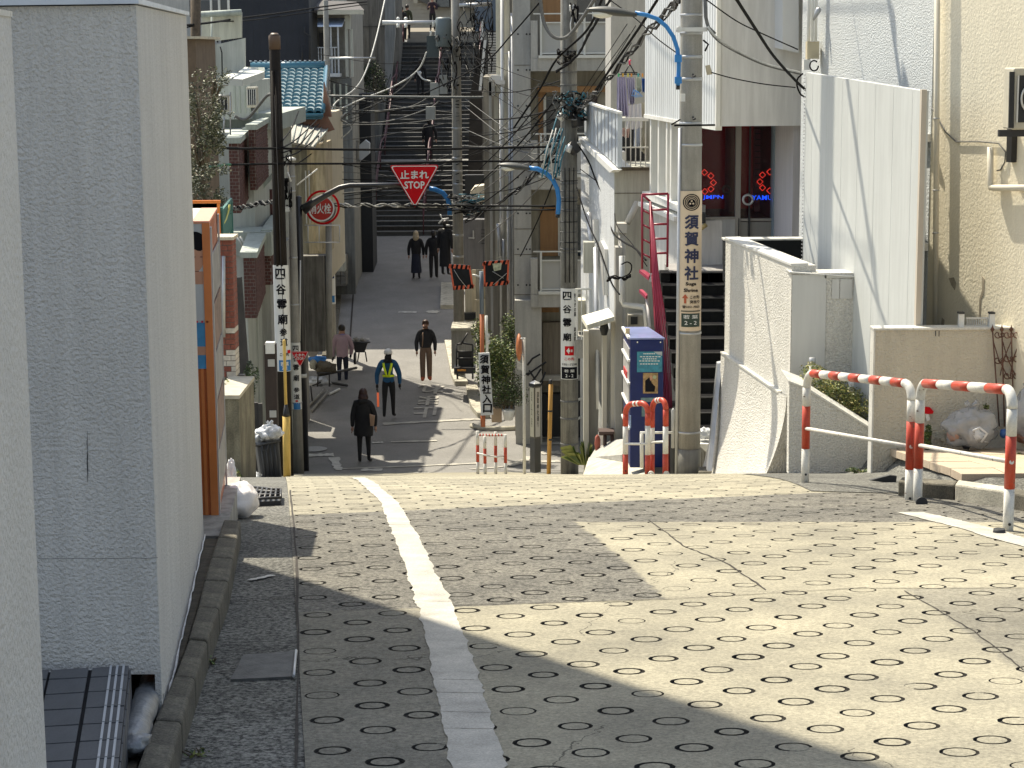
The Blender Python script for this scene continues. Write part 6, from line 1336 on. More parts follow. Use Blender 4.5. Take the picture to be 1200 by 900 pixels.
# stucco house side above the panel
m_ws=mat('white_rough_side',(.58,.61,.62),.95,.06,1.2,bump=1,bscale=60,dist=.03); hA=(at(940,50,21.1).x,21.1); hB=(at(1093,50,16.9).x,16.9)
tbh=thing('beige_house',at(1150,384,17),'cream textured stucco house with white rough side wall at the right edge','house')
m_bs=mat('cream_stucco',(.76,.70,.55),.9,.05,1.2,bump=.8,bscale=42,dist=.006,streak=.05)
hw=WP(hA,hB); LH=(Vector(hB)-Vector(hA)).length
one('side_wall',m_ws,tbh)(lambda m:hw.sbox(m,0,LH,-5,6,-.3,0)); bw=WP((hB[0],16.9),(hB[0]+.62,15.0)); hp=lambda u,v,o=0.0:(lambda q:bw.w(q[0],q[1],o))(bw.hit(u,v))
one('front_wall',m_bs,tbh)(lambda m:m.prism([bw.w(0,-6,0),bw.w(6,-6,0),bw.w(6,6,0),bw.w(0,6,0)],[Vector((hB[0],24,-6)),Vector((9,24,-6)),Vector((9,24,6)),Vector((hB[0],24,6))]))
one('corner_pilaster',m_ws,tbh)(lambda m:m.prism([(hB[0]-.0,16.88,-5),(hB[0]+.06,16.88,-5),(hB[0]+.06,16.88,6),(hB[0],16.88,6)],[(hB[0]-.02,17.2,-5),(hB[0]+.06,17.2,-5),(hB[0]+.06,17.2,6),(hB[0]-.02,17.2,6)]))
one('side_window',m_dark,tbh)(lambda m:hw.pslab(m,[(1079.5,178),(1083.5,180),(1083.5,246),(1079.5,244)],-.02,.01)); one('sill',m_alu,tbh)(lambda m:(hw.pslab(m,[(1075,283),(1088,285),(1088,294),(1075,291)],0,.06),hw.pslab(m,[(1075,155),(1091,157),(1091,166),(1075,163)],0,.07)))
for u in (1106,): one('downpipe',mat('cream_pipe',(.60,.56,.46),.5,.05,3),tbh)(lambda m:m.tube([hp(u+.3,-60,.06),hp(u-2.5,384,.06)],.024,12))
for v in (-10,138,222,272): one('pipe_clip',m_steel,tbh)(lambda m:m.tube([hp(1106-v*.007,v,.06),hp(1106-v*.007,v+1.5,.06)],.029,12))
one('crack_stain',mat('plaster_crack',(.33,.29,.22),.95,.3,10),tbh)(lambda m:[bw.pslab(m,q,-.01,.003) for q in ([(1151,323),(1154,327),(1153,345),(1150,350),(1149,372),(1147,373),(1148,350),(1151,340)],[(1112,326),(1118,325),(1121,332),(1119,340),(1115,334)],[(1104,372),(1107,375),(1106,384),(1103,384)])])
one('vent_pipe',MT['cream_pipe'],tbh)(lambda m:m.tube([hp(1167,172,.05),hp(1167,216,.05),hp(1168,219.5,.05),hp(1171,220,.05),hp(1240,220,.05)],.026,12))
one('cable',m_wireg,tbh)(lambda m:m.tube([hp(a,b_,.012) for a,b_ in ((1093,126),(1096,130),(1100,138),(1110,155),(1122,166),(1150,166),(1172,168),(1180,178),(1179,190),(1174,199),(1170,200))],.006,6))
t=acunit('air_conditioner',1187,79.5,1240,152,15.2,'cream air conditioner on black wall bracket at the right edge of the frame')
one('side_vent',m_dark,t)(lambda m:FP(15.19).pslab(m,[(1183.5,84),(1189,84),(1188,150),(1182,150)],-.02,.004)); one('bracket',m_black,t)(lambda m:(fbox(m,1171,152,1240,160,15.25,.05),bw.box(m,1186,150,1192,190,0,.05)))
one('fan_ring',m_alu,t)(lambda m:m.tube([at(1212+15*math.cos(a),116+18*math.sin(a),15.17) for a in [i*math.pi/12 for i in range(25)]],.008,6))
# electric box & conduits at the far corner of the stucco side
t=thing('junction_box',at(953,72,20),'beige junction box with conduits on the rough white side wall','junction box')
one('box',mat('junction_beige',(.50,.44,.30),.7,.1,6),t)(lambda m:fbox(m,946,48.5,960,69,20.3,.12)); one('conduit',m_white,t)(lambda m:[m.tube([at(u,-60,20.3),at(u-1,49,20.3)],.016,6) for u in (953,957)]+[m.tube([at(949,-60,20.35),at(947,80,20.35)],.02,6)])
one('loop',m_wire,t)(lambda m:m.tube([at(954+5*math.cos(a),77+6*math.sin(a),20.2) for a in [i*math.pi/8 for i in range(15)]],.008,5)); one('cover',m_steel,t)(lambda m:m.tube([at(953,24,20.2),at(959,12,20.2),at(960,9,20.2)],[.01,.03,.02],8)); one('base',m_white,t)(lambda m:fbox(m,942,70,950,82,20.25,.1))
# ================================================================ GARDEN WALL, GATE
YW=15.6; tg=thing('garden_wall',at(1100,545,YW),'cream textured garden wall with bright coping in front of the stucco house','wall')
m_gw_=mat('garden_stucco',(.60,.555,.455),.92,.06,1.2,bump=.9,bscale=50,dist=.03,streak=.06)
a,b_,z0,z1=FP(YW).rect(1022,386,1300,560); one('wall',m_gw_,tg)(lambda m:m.box(a+.012,b_,YW,YW+.14,-5,z1)); one('end_face',m_bwhite,tg)(lambda m:m.box(a,a+.014,YW-.004,YW+.145,-5,z1)); one('coping',m_bwhite,tg)(lambda m:m.box(a-.004,b_,YW-.012,YW+.155,z1,z1+.016))  # end face whiter than the wall: its sunlit look put into the colour
one('wall_stain',m_dark,tg)(lambda m:[fbox(m,1096+i*4,387.5,1096.8+i*4,394,YW,0,.003) for i in range(2)]); 
one('grille',m_alu,tg)(lambda m:[fbox(m,1133+i*2.2,373.5,1134+i*2.2,383.5,YW+.1,.01) for i in range(12)]+[fbox(m,1132,372,1158,373.8,YW+.09,.02)]); 
for u in (1127,1163): one('wall_post',m_white,tg)(lambda m:(fbox(m,u-3,368,u+3,384,YW+.05,.05),)); one('post_cap',m_dark,tg)(lambda m:fbox(m,u-3.4,366,u+3.4,368,YW+.045,.06))
# wrought iron trellis
ti=thing('iron_trellis',at(1185,520,YW-.1),'rusty wrought iron scroll trellis leaning on the cream garden wall','trellis')
m_ir=mat('rusty_iron',(.12,.055,.035),.8,.4,20); YI=YW-.06
for u in (1163,1174,1185,1195,1206): one('upright',m_ir,ti)(lambda m:m.tube([at(u,386,YI),at(u+(8 if u==1163 else 3),500,YI)],.006,5)); one('finial',m_ir,ti)(lambda m:m.lathe(at(u,386,YI),[(.006,-.02),(.018,0),(.006,.02),(.001,.04)],6))
def scroll(u,v,r,sg): one('scroll',m_ir,ti)(lambda m:m.tube([at(u+sg*(r*(1-i/20.))*math.cos(i*.42),v+(r*(1-i/20.))*math.sin(i*.42),YI) for i in range(17)],.0045,4))
for u,v in ((1169,392),(1180,392),(1191,392),(1169,422),(1180,420),(1191,420),(1180,440),(1191,440),(1180,460),(1191,460)): scroll(u,v,5,1); scroll(u+5,v,4,-1)
for s_ in ((1164,400,1180,440),(1185,400,1172,440),(1175,400,1190,440),(1195,400,1184,440)): one('brace',m_ir,ti)(lambda m:m.tube([at(s_[0],s_[1],YI),at((s_[0]+s_[2])/2-2,(s_[1]+s_[3])/2,YI),at(s_[2],s_[3],YI)],.0045,4))
# rubbish bags & plants by the wall
tg2=thing('rubbish_bag',at(1140,525,15.4),'clear plastic rubbish bag knotted at the top against the cream wall','bag')
bag('film',at(1137,502,15.35),.20,.15,.15,None,mat('clear_film',(.45,.46,.47),.15,.15,8,bump=1,bscale=18,dist=.02,alpha=.55,spec=1),4,True,tg2); one('contents',mat('bag_dark_contents',(.04,.04,.045),.4,.4,14,bump=.8,bscale=20,dist=.02),tg2)(lambda m:m.blob(at(1132,512,15.35),.085,.10,.085,16,10,.5,3)); one('contents',mat('bag_pink_contents',(.36,.22,.17),.7,.3,14),tg2)(lambda m:m.blob(at(1118,510,15.33),.05,.07,.055,12,8,.5,6)); one('contents',m_bag,tg2)(lambda m:(m.blob(at(1146,510,15.28),.075,.08,.07,14,9,.6,7)))
one('handle',m_bag,tg2)(lambda m:m.tube([at(1140,505,15.18),at(1148,501,15.16),at(1157,508,15.16),at(1150,518,15.18)],.009,6))
tg3=thing('rubbish_bag',at(1195,520,15.4),'second clear rubbish bag partly outside the frame at the right edge','bag')
bag('film',at(1203,488,15.35),.13,.13,.19,None,MT['clear_film'],14,True,tg3); one('contents',mat('bag_mixed_contents',(.25,.12,.08),.6,.6,20),tg3)(lambda m:m.blob(at(1203,510,15.35),.10,.09,.06,14,9,.4,8)); one('blue_pack',mat('pack_blue',(.03,.10,.30),.4),tg3)(lambda m:m.blob(at(1176,508,15.3),.03,.03,.035,10,7,.4,2))
one('food_packet',mat('packet_print',(.30,.28,.22),.5,.7,50),None,label='flattened printed packet beside the clear rubbish bag',cat='packet')(lambda m:m.prism([at(1095,515,15.5),at(1107,517,15.45),at(1107,510,15.6),at(1096,509,15.6)],[p+Vector((0,0,.02)) for p in (at(1095,515,15.5),at(1107,517,15.45),at(1107,510,15.6),at(1096,509,15.6))]))
tm=thing('mushroom_plaque',at(1086,488,YW-.05),'small red and white mushroom ornament on the cream wall','ornament')
one('mushroom_cap',m_signr,tm)(lambda m:FP(YW-.02).pslab(m,[(1081,484),(1081.5,479),(1085,477),(1090,477.5),(1094,482),(1093,484.5),(1087,485)],-.02,.01)); one('stalk',m_white,tm)(lambda m:FP(YW-.02).pslab(m,[(1084,484),(1088,483.5),(1090,492),(1086,493.5)],-.015,.006))
def plant(px,Y,rx,rz,n,label,seed,mats=None): 
    p=at(px[0],px[1],Y); bush('wall_plant',p,rx,rx*.8,rz,n,.014,label,'plant',seed,mats,base=p-Vector((0,0,rz)),shell=.2)
plant((1088,512),15.45,.06,.13,420,'upright leafy weed climbing the cream wall below the mushroom',61); plant((1060,535),15.45,.10,.05,320,'low leafy weeds at the foot of the cream wall',62); plant((1120,478),15.5,.0,.0,1,'x',63) if False else None
plant((1009,553),15.9,.11,.03,260,'low green weeds along the planter foot',64); plant((1155,477),15.5,.03,.035,50,'small leafy sprig poking out behind the rubbish bag',65,[m_leafl,m_leaf,m_leafl]); plant((1198,533),14.8,.04,.03,60,'weed tuft on the paving at the right edge',66)
# drain opening in kerb
one('drain_gap',m_dark,None,label='dark triangular drain opening in the kerb by the rails',cat='drain')(lambda m:FP(G(1040,566).y-.01).pslab(m,[(1019,563),(1050,567),(1051,558),(1043,557)],-.03,0))
# white bag behind the pole, grille block
bag('plastic_bag',at(826,508,20.3),.07,.08,.06,'crumpled white plastic bag behind the sign pole',m_bag,17,False)
t=thing('white_gate_block',at(825,552,20.2),'small white slatted block with triangular notch behind the pole foot','block')
one('block',mat('block_grey',(.40,.40,.38),.85,.1,3,streak=.2),t)(lambda m:fbox(m,816,519,834,556,20.2,.4)); one('notch',m_white,t)(lambda m:FP(20.15).pslab(m,[(817,520),(833,520),(831,533)],-.05,.01))
for i in range(5): one('groove',m_dirt,t)(lambda m:fbox(m,819+i*3,530,819.5+i*3,556,20.2,0,.005))
# ================================================================ garden plants, corner by mirrors
bush('garden_hedge',at(584,425,43.2),.50,.5,.72,5200,.034,'bright green climbing garden bush behind the shrine name board','bush',71,[m_leaf,m_leafl,m_leafd],base=at(592,480,43.2))
bush('garden_hedge',at(566,405,44),.28,.4,.62,1500,.035,'yellow-green leafy creeper beside the mirror post','bush',72,[m_leafl,m_leaf,m_leafd],base=at(566,470,44))
bush('potted_shrub',at(595,459,42.6),.50,.5,.36,3400,.025,'round dark clipped shrub above the cream planter pot','shrub',73,[m_leafd,m_leaf,mat('leaf_brown',(.09,.08,.035),.7,.4,8)],base=at(595,490,42.6))
bush('garden_hedge',at(600,405,45.3),.25,.3,.75,1200,.035,'shaded green bush against the concrete column','bush',74,base=at(600,480,45.3))
t=thing('flower_pot',at(596,491,42.4),'white ceramic pot under the round dark shrub','pot'); one('pot_body',m_white,t)(lambda m:m.lathe(at(596,492,42.4),[(.09,0),(.14,.2),(.13,.22)],14))
one('planter_box',mat('tan_box',(.40,.30,.20),.8,.1,5),None,label='tan planter box at the street corner behind the name board',cat='planter')(lambda m:(fbox(m,576,479,588,495,42.6,.3),))
t=thing('spiky_plant',at(688,540,30),'bright green spiky leaved plant at the foot of the middle pole','plant')
for i in range(60):
    a=R.uniform(-1,1); h=R.uniform(.2,.5); bs=at(687,545,30)
    one('leaf_blade',m_leafl if i%3 else m_leaf,t)(lambda m:m.poly([bs+Vector((a*.12-.010,0,0)),bs+Vector((a*.12+.010,0,0)),bs+Vector((a*.25,R.uniform(-.2,.1),h*.7)),bs+Vector((a*.42,-.1,h*(.9-.3*abs(a))))]))
t=thing('iron_stand',at(712,540,29.5),'small dark brown metal stand beside the white house door','stand')
one('stand_frame',mat('stand_brown',(.05,.025,.02),.6),t)(lambda m:[m.tube([at(a,b_,29.3),at(c,d,29.3)],.03,6) for a,b_,c,d in ((702,508,719,508),(709,508,709,533),(717,508,718,533),(710,532,718,524))]); one('stand_top',MT['stand_brown'],t)(lambda m:fbox(m,702,506,720,509,29.2,.3))
one('red_ornament',mat('terracotta',(.35,.10,.07),.8,.2),None,label='small terracotta brown figure beside the spiky plant',cat='ornament')(lambda m:m.blob(at(700,520,29.6),.045,.04,.14,10,8,.4,3))
# far building strip above/right to close the view
one('house_roofline',m_cc,None,label='grey house wall glimpsed above the laundry balcony',cat='house')(lambda m:fbox(m,700,-80,1000,150,56,4))
# ================================================================ backdrop buildings so streets do not open to void, plus a block added to shade the stairs
for (x0,x1,y0,y1,h,nm,lab,mt_) in ((-30,-9.2,47.5,58,-3.5,'side_house','plain grey house filling the left side behind the street houses',m_gb),(-30,-9.5,64,76,-.5,'side_house','taller grey house left of the hill foot',m_cc),(-28,-6.9,72,86,6,'side_house','unseen tall block added on the slope to shade the stairs foot',m_cc),(4.5,22,30,46,4,'side_house','pale house block behind the shop on the right',m_gb),(1.5,24,56,76,3,'side_house','house block on the right beyond the concrete apartments',m_cc),(-28,-9,96,112,10,'hilltop_block','grey block on the hill left of the stairs',m_cc),(6,30,84,112,10,'hilltop_block','grey block on the hill right of the stairs',m_gb)):
    one(nm,mt_,None,label=lab,cat='house')(lambda m:m.box(x0,x1,y0,y1,gz(y0)-3,h))
# ================================================================ RAILS, POSTS, POLES ON THE RIGHT
def uguard(name,label,L,Rr,rpx,mid,bands_top,red,group=None,cat='guard rail',mid_r=.45,ntop=9,start_red=True,first=None,tops=None):
    """L,R: (u_base,v_base,v_top,Y) of the two legs"""
    a=at(L[0],L[1],L[3]); b=at(Rr[0],Rr[1],Rr[3]); ta=at(L[0],L[2],L[3]).z; tb=at(Rr[0],Rr[2],Rr[3]).z
    a.x=(a.x+at(L[0],L[2],L[3]).x)/2; b.x=(b.x+at(Rr[0],Rr[2],Rr[3]).x)/2
    t=thing(name,a,label,cat,group); r=rpx; d=(b-a); d.z=0; d.normalize(); bend=.10
    A1=Vector((a.x,a.y,ta)); B1=Vector((b.x,b.y,tb)); along=(B1-A1).normalized()
    def leg(bot,top,dirn,nm='leg'):
        z0,z1=bot.z-.05,top.z-bend
        # split in colour bands: red zone between fractions
        H=top.z-bot.z; f0,f1=red
        zs=[z0,max(z0,bot.z+H*f0),bot.z+H*f1,z1] if not tops else [z0,z0,bot.z+H*f1,bot.z+H*tops,z1]
        for i in range(len(zs)-1):
            if zs[i+1]-zs[i]>.01:
                one(nm if i not in(1,3) else 'red_band',m_bwhite if i not in(1,3) else m_red,t)(lambda m:m.tube([Vector((bot.x,bot.y,zs[i])),Vector((bot.x,bot.y,zs[i+1]))],r*(1.0 if i not in(1,3) else 1.012),14))
        mt=first or m_bwhite
        one('elbow',mt,t)(lambda m:m.tube([Vector((bot.x,bot.y,z1))]+[Vector((bot.x,bot.y,z1))+dirn*(bend*(1-math.cos(q)))+Vector((0,0,bend*math.sin(q))) for q in [i*math.pi/16 for i in range(1,9)]],r,14))
    leg(a,A1,along); leg(b,B1,-along)
    P=A1+along*bend; Q=B1-along*bend
    for i in range(ntop):
        one('top_bar',m_red if (i%2==0)==start_red else m_bwhite,t)(lambda m:m.tube([P.lerp(Q,i/ntop),P.lerp(Q,(i+1)/ntop)],r*(1 if i%2 else 1.01),14))
    ma=Vector((a.x,a.y,a.z+(ta-a.z)*mid[0])); mb=Vector((b.x,b.y,b.z+(tb-b.z)*mid[1])); one('middle_bar',m_bwhite,t)(lambda m:m.tube([ma+Vector((0,-r,0)),mb+Vector((0,-r,0))],r*mid_r,10))
    for p in (a,b): one('bolt',m_dark,t)(lambda m:m.lathe(p+Vector((0,-r,.06)),[(.008,-.004),(.008,.004)],8,axis=(0,-1,0)))
    return t
uguard('guard_rail','far red and white striped pipe guard rail of the near pair on the right',(944.5,565,437,13.55),(1067,594,450,12.05),.0280,(.50,.50),9,(.31,.70))
uguard('guard_rail','nearest red and white striped pipe guard rail at the right edge',(1077,595,449,11.95),(1184,626,457,10.3),.0280,(.51,.51),5,(.32,.685),ntop=5)
one('reflector_disc',m_dark,None,label='small black round reflector at the foot of the paired rail posts',cat='reflector')(lambda m:m.lathe(at(1080,589,11.75),[(.035,-.012),(.035,.012)],18,axis=(0,-1,.1)))
one('reflector_disc',m_dark,None,label='small black reflector on the road at the nearest rail post',cat='reflector')(lambda m:m.lathe(at(1171,624,10.2),[(.035,-.01),(.03,.02)],18))
uguard('guard_rail','red topped pipe guard left of the sign pole, in front of the blue machine',(733,558,474,19.6),(759,560,472,19.35),.0280,(.46,.46),5,(-.1,.31),ntop=5,start_red=True,first=m_red,tops=.70)
uguard('guard_rail','red and white pipe guard nearest the sign pole',(764,560,470,19.45),(780,560,468,19.2),.0280,(.47,.47),3,(-.1,.31),ntop=3,start_red=False,first=m_red,tops=.66)
for u in (763,781): one('reflector_disc',m_alu,None,label='pale round reflector at the %s foot of the red guards'%('left' if u==763 else 'right'),cat='reflector')(lambda m:(m.lathe(at(u,555.5,19.1),[(.03,-.01),(.03,.01)],16,axis=(0,-1,0)),m.lathe(at(u,555.5,19.08),[(.009,-.01),(.009,.01)],8,axis=(0,-1,0))))
for (u) in ((736),(762),(778)): # red upper legs of these guards
    one('red_sleeve',m_red,None,label='red sleeve on the %s guard post beside the sign pole'%{736:'left',762:'middle',778:'right'}[u],cat='sleeve') if False else None
one('rear_rail',m_bwhite,None,label='white low rail and post behind the red guards',cat='rail')(lambda m:(m.tube([at(750,507,21),at(788,507,21)],.013,8),m.tube([at(752,507,21),at(752,548,21)],.02,8)))
m_gravel=mat('rubble_grey',(.30,.29,.27),.95,.3,20,bump=1,bscale=40)
def grav(m):
    for i in range(70): m.blob(at(R.uniform(722,812),559,19.3+R.uniform(0,1.2))*1.0,R.uniform(.01,.03),R.uniform(.01,.03),R.uniform(.008,.02),6,4,.5,i)
one('gravel',m_gravel,kind='stuff')(grav)
# small striped barrier at the corner
t=thing('corner_barrier',at(575,555,35),'small four-post red and white barrier at the far street corner','barrier')
for i,(u,vt) in enumerate(((560,510),(568.5,511),(581,511),(592.5,509))):
    a=at(u,556,35+(.4 if i in(0,2) else 0)); z1=at(u,vt,35).z; H=z1-a.z
    for k,(f0,f1,mt) in enumerate(((-.05,.29,m_bwhite),(.29,.68,m_red),(.68,1,m_bwhite))): one('post' if k!=1 else 'red_band',mt,t)(lambda m:m.tube([Vector((a.x,a.y,a.z+H*f0)),Vector((a.x,a.y,a.z+H*f1))],.030*(1.02 if k==1 else 1),10))
P=[at(560,509,35.4),at(568.5,510.5,35),at(581,511,35.4),at(592.5,508.5,35)]
for i in range(18): one('top_band',m_red if i%2 else m_bwhite,t)(lambda m:m.tube([at(560+32.5*i/18,510-.8*(i/18-.5)**2,35.2),at(560+32.5*(i+1)/18,510-.8*((i+1)/18-.5)**2,35.2)],.022,8))
one('middle_bar',m_bwhite,t)(lambda m:m.tube([at(559,531,35),at(571,534,34.9),at(582,535.5,35),at(592,534,35)],.016,8))
# square street-name bollard, yellow post, white mirror post
t=thing('name_bollard',at(627,553,34),'square street name bollard with pale lettered faces and dark base','bollard')
c=at(627.5,553,34); Rz=Matrix.Rotation(math.radians(38),3,'Z'); zt_=at(627,452,34).z; zm=at(627,513,34).z
one('base',mat('bollard_dark',(.06,.06,.058),.6,.1,4),t)(lambda m:m.cbox((c.x,c.y,(c.z+zm)/2),.135,.135,zm-c.z,Rz)); one('column',mat('bollard_bronze',(.09,.085,.07),.5,.1),t)(lambda m:m.cbox((c.x,c.y,(zt_+zm)/2),.135,.135,zt_-zm,Rz))
one('cap',m_dark,t)(lambda m:m.cbox((c.x,c.y,zt_+.02),.155,.155,.05,Rz)); one('cap_pyramid',m_alu,t)(lambda m:[m.poly([Vector((c.x,c.y,zt_+.10)),Vector((c.x,c.y,zt_+.045))+Rz@Vector((.07*x1,.07*y1,0)),Vector((c.x,c.y,zt_+.045))+Rz@Vector((.07*x2,.07*y2,0))]) for x1,y1,x2,y2 in ((1,1,-1,1),(-1,1,-1,-1),(-1,-1,1,-1),(1,-1,1,1))])
for sgn,txt_,col_ in ((0,'須賀神社通り','grey_plate'),(1,'SUGA JINJA DORI','bollard_pale')):
    n=Rz@Vector((0,-1,0)) if sgn==0 else Rz@Vector((1,0,0)); n=n if n.y<0 else -n
    r_=Vector((0,0,1)).cross(n)*-1; r_=n.cross(Vector((0,0,1)))*-1
    cc=Vector((c.x,c.y,(zt_+zm)/2))+n*.069
    mp_=mat(col_,(.46,.44,.34),.6,.08,6); pl=one('name_plate',mp_,t)(lambda m:m.prism([cc+r_*sx*.052+Vector((0,0,sz*(zt_-zm)*.47)) for sx,sz in ((-1,-1),(1,-1),(1,1),(-1,1))],[cc+r_*sx*.052+Vector((0,0,sz*(zt_-zm)*.47))+n*.004 for sx,sz in ((-1,-1),(1,-1),(1,1),(-1,1))]))
    text('\n'.join(txt_),cc+n*.007+Vector((0,0,.05)),r_,(0,0,1),.045 if sgn==0 else .035,.62,m_ink,parent=pl,bold=.01)
t=thing('yellow_bollard',at(644,553,33.6),'slim ochre yellow post with black cap and two black joints','bollard')
one('post',m_yel if False else mat('ochre_post',(.50,.27,.06),.5,.12,5),t)(lambda m:m.tube([at(643,556,33.6),at(645.5,449,33.6)],.037,12)); one('cap',m_black,t)(lambda m:m.tube([at(645.4,450,33.6),at(645.6,444.5,33.6)],[.04,.025],12))
for v in (481.5,515): one('joint',m_black,t)(lambda m:m.tube([at(644.8-(v-481)/50*.6,v-1,33.6),at(644.8-(v-481)/50*.6,v+1,33.6)],.040,12))
t=thing('mirror_post',at(614,553,34.5),'white post with orange traffic mirror seen edge-on beside the name bollard','traffic mirror')
one('post',m_bwhite,t)(lambda m:m.tube([at(614.5,556,34.5),at(614,396,34.5)],.028,10)); one('mirror_back',mat('mirror_orange',(.42,.14,.05),.5,.15,5),t)(lambda m:m.blob(at(608.3,407,34.5),.055,.24,.245,16,10)); one('clamp',m_steel,t)(lambda m:(m.tube([at(609,397,34.4),at(614,397,34.4)],.015,6),m.tube([at(609,416,34.4),at(614,416,34.4)],.015,6)))
one('small_plate',m_frost,t)(lambda m:FP(34.6).pslab(m,[(606,424),(613,427),(613,435),(606,432)],-.02,0))
# double square traffic mirrors on blue-grey / orange pole
t=thing('traffic_mirrors',at(564,490,42),'pair of square traffic mirrors with red-black striped frames on blue-grey and orange pole','traffic mirror')
one('pole_upper',mat('bluegrey_pole',(.17,.21,.26),.5,.08),t)(lambda m:m.tube([at(564,318,42),at(564.7,368,42)],.045,12)); one('pole_lower',mat('orange_pole',(.42,.13,.05),.5,.12,5),t)(lambda m:m.tube([at(564.7,368,42),at(566,498,42)],.045,12)); one('arm',m_white,t)(lambda m:(m.tube([at(554,322,42),at(558,323,41.95),at(562,325,42)],.02,6)))
m_mir=mat('mirror_glass',(.014,.016,.020),.5,.5,3,spec=.15)
m_redb=mat('frame_red',(.62,.10,.04),.4,.1,5)
def mirror(px,lab):
    tl,tr_,br,bl=px; q=[at(a,b_,41.8) for a,b_ in px]; n=Vector((0,-1,0))
    o=one('mirror',m_mir,t)(lambda m:m.prism(q,[p+Vector((0,.06,0)) for p in q]))
    fr=.05
    for i in range(4):
        a=q[i]; b_=q[(i+1)%4]; nseg=9 if i%2==0 else 1
        inn=(q[(i+2)%4]-b_).normalized(); inn2=(q[(i+3)%4]-a).normalized(); w_=.085 if i%2==0 else .035
        for k in range(nseg):
            p0=a.lerp(b_,k/nseg); p1=a.lerp(b_,(k+1)/nseg); sk=(b_-a).normalized()*(.03 if i%2==0 else 0)
            v=[p0,p1,p1+inn*w_+ -sk,p0+inn2*w_-sk]; v=[x_+n*.012 for x_ in v]
            one('frame_stripe',m_redb if (k%2==0 or i%2) else m_ink,o)(lambda m:m.prism(v,[x_-n*.02 for x_ in v]))
    return o
o=mirror([(526.5,309.5),(551,311),(555,338),(531,340)],'')
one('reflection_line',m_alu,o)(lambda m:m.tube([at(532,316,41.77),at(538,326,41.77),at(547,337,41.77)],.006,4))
o2=mirror([(566.5,306.5),(597,304.5),(595.5,333.5),(567,336)],'')
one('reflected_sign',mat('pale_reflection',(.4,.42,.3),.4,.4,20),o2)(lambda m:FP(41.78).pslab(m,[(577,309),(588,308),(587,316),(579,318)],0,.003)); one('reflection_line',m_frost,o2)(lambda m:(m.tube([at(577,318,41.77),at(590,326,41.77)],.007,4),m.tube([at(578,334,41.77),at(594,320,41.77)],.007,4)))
# shrine entrance name board
t=thing('name_board',at(569,495,41.5),'white vertical 須賀神社入口 board with black brush lettering on orange post','sign')
fb_=[at(560.5,414,41.4),at(573.5,413.5,41.4),at(578,486,41.4),at(563.5,487,41.4)]
pb_=one('board',mat('board_white',(.62,.64,.66),.6,.05,4),t)(lambda m:m.prism(fb_,[p+Vector((0,.05,0)) for p in fb_]))
for ch,u,v in zip('須賀神社入口',(567.5,568.5,569.3,570.0,570.7,571.3),(421,433,445,456.5,467.5,478.5)): text(ch,at(u,v,41.38),(1,0,-.02),(.05,0,1),10.2/F*41.4,10.2/F*41.4,m_ink,parent=pb_,bold=.032)
one('post',MT['orange_pole'],t)(lambda m:m.tube([at(566,486,41.45),at(566,500,41.45)],.05,8)); one('pale_post',m_white,t)(lambda m:m.tube([at(569.7,370,41.6),at(571,414,41.6)],.03,8))
for v in (325,394,401): one('white_tag',m_alu,t)(lambda m:m.blob(at(572,v,41.6),.05,.03,.06,8,6,.3,v)) if v>330 else None
# ---------------------------------------------------------------- right pole P7
t,x,rad,zt,z0=pole('utility_pole',816,-450,804.5,20.0,22,29,m_pole,'thick concrete pole with beige 須賀神社 Suga Shrine plate on the right')
P7=(x,20.0)
for v in (19,40,68,94,146,171): band(t,x,20,rad,v,.022 if v in(19,171) else .03,m_steel)
for v in (391,507): band(t,x,20,rad,v,.02)
one('foot_sleeve',mat('foot_concrete',(.22,.215,.19),.9,.15,5,streak=.3),t)(lambda m:m.lathe((x,20,0),[(rad(z0)+.012,z0),(rad(z0)+.006,at(804,525,20).z)],18)); one('pipe_clamp',m_alu,t)(lambda m:(fbox(m,792,32,829,37,19.83,.08),m.lathe(at(796,34.5,19.8),[(.03,-.03),(.03,.03)],12,axis=(0,-1,0))))
for v in (87,137): one('step_bolt',m_dark,t)(lambda m:m.tube([at(812,v,19.9),at(812.5,v+3,19.8),at(815,v+2,19.78)],.010,6))
one('side_conduit',m_steel,t)(lambda m:(m.tube([at(797,150,19.95),at(793,560,19.95)],.020,8),))
one('small_box',mat('tag_beige',(.42,.37,.26),.6),t)(lambda m:FP(19.82).pslab(m,[(827,77),(832,76),(835,87),(829,88)],-.06,.0)); one('side_box',m_alu,t)(lambda m:fbox(m,798,110,803,119,19.82,.05))
one('splice_tube',m_wireg,t)(lambda m:m.tube([at(826,-10,19.85),at(827,20,19.83),at(830,32,19.82),at(838,40,19.82)],.018,8)); one('strap_bracket',m_wire,t)(lambda m:(m.tube([at(787,146,19.7),at(797,140,19.8)],.008,5),m.tube([at(790,147,19.8),at(838,146.5,19.8)],.010,5),m.tube([at(824,47,19.8),at(830,52,19.8),at(826,60,19.8)],.010,5)))
# line equipment on top of the pole (above the picture)
one('crossarm',m_steel,t)(lambda m:m.tube([Vector((x-.9,20,zt-.3)),Vector((x+.9,20,zt-.3))],.045,8))
for k_ in range(4): one('line_insulator',m_white,t)(lambda m:m.lathe((x-.8+k_*.53,20,zt-.25),[(.03,0),(.05,.05),(.02,.14)],10))
ZP7=zt
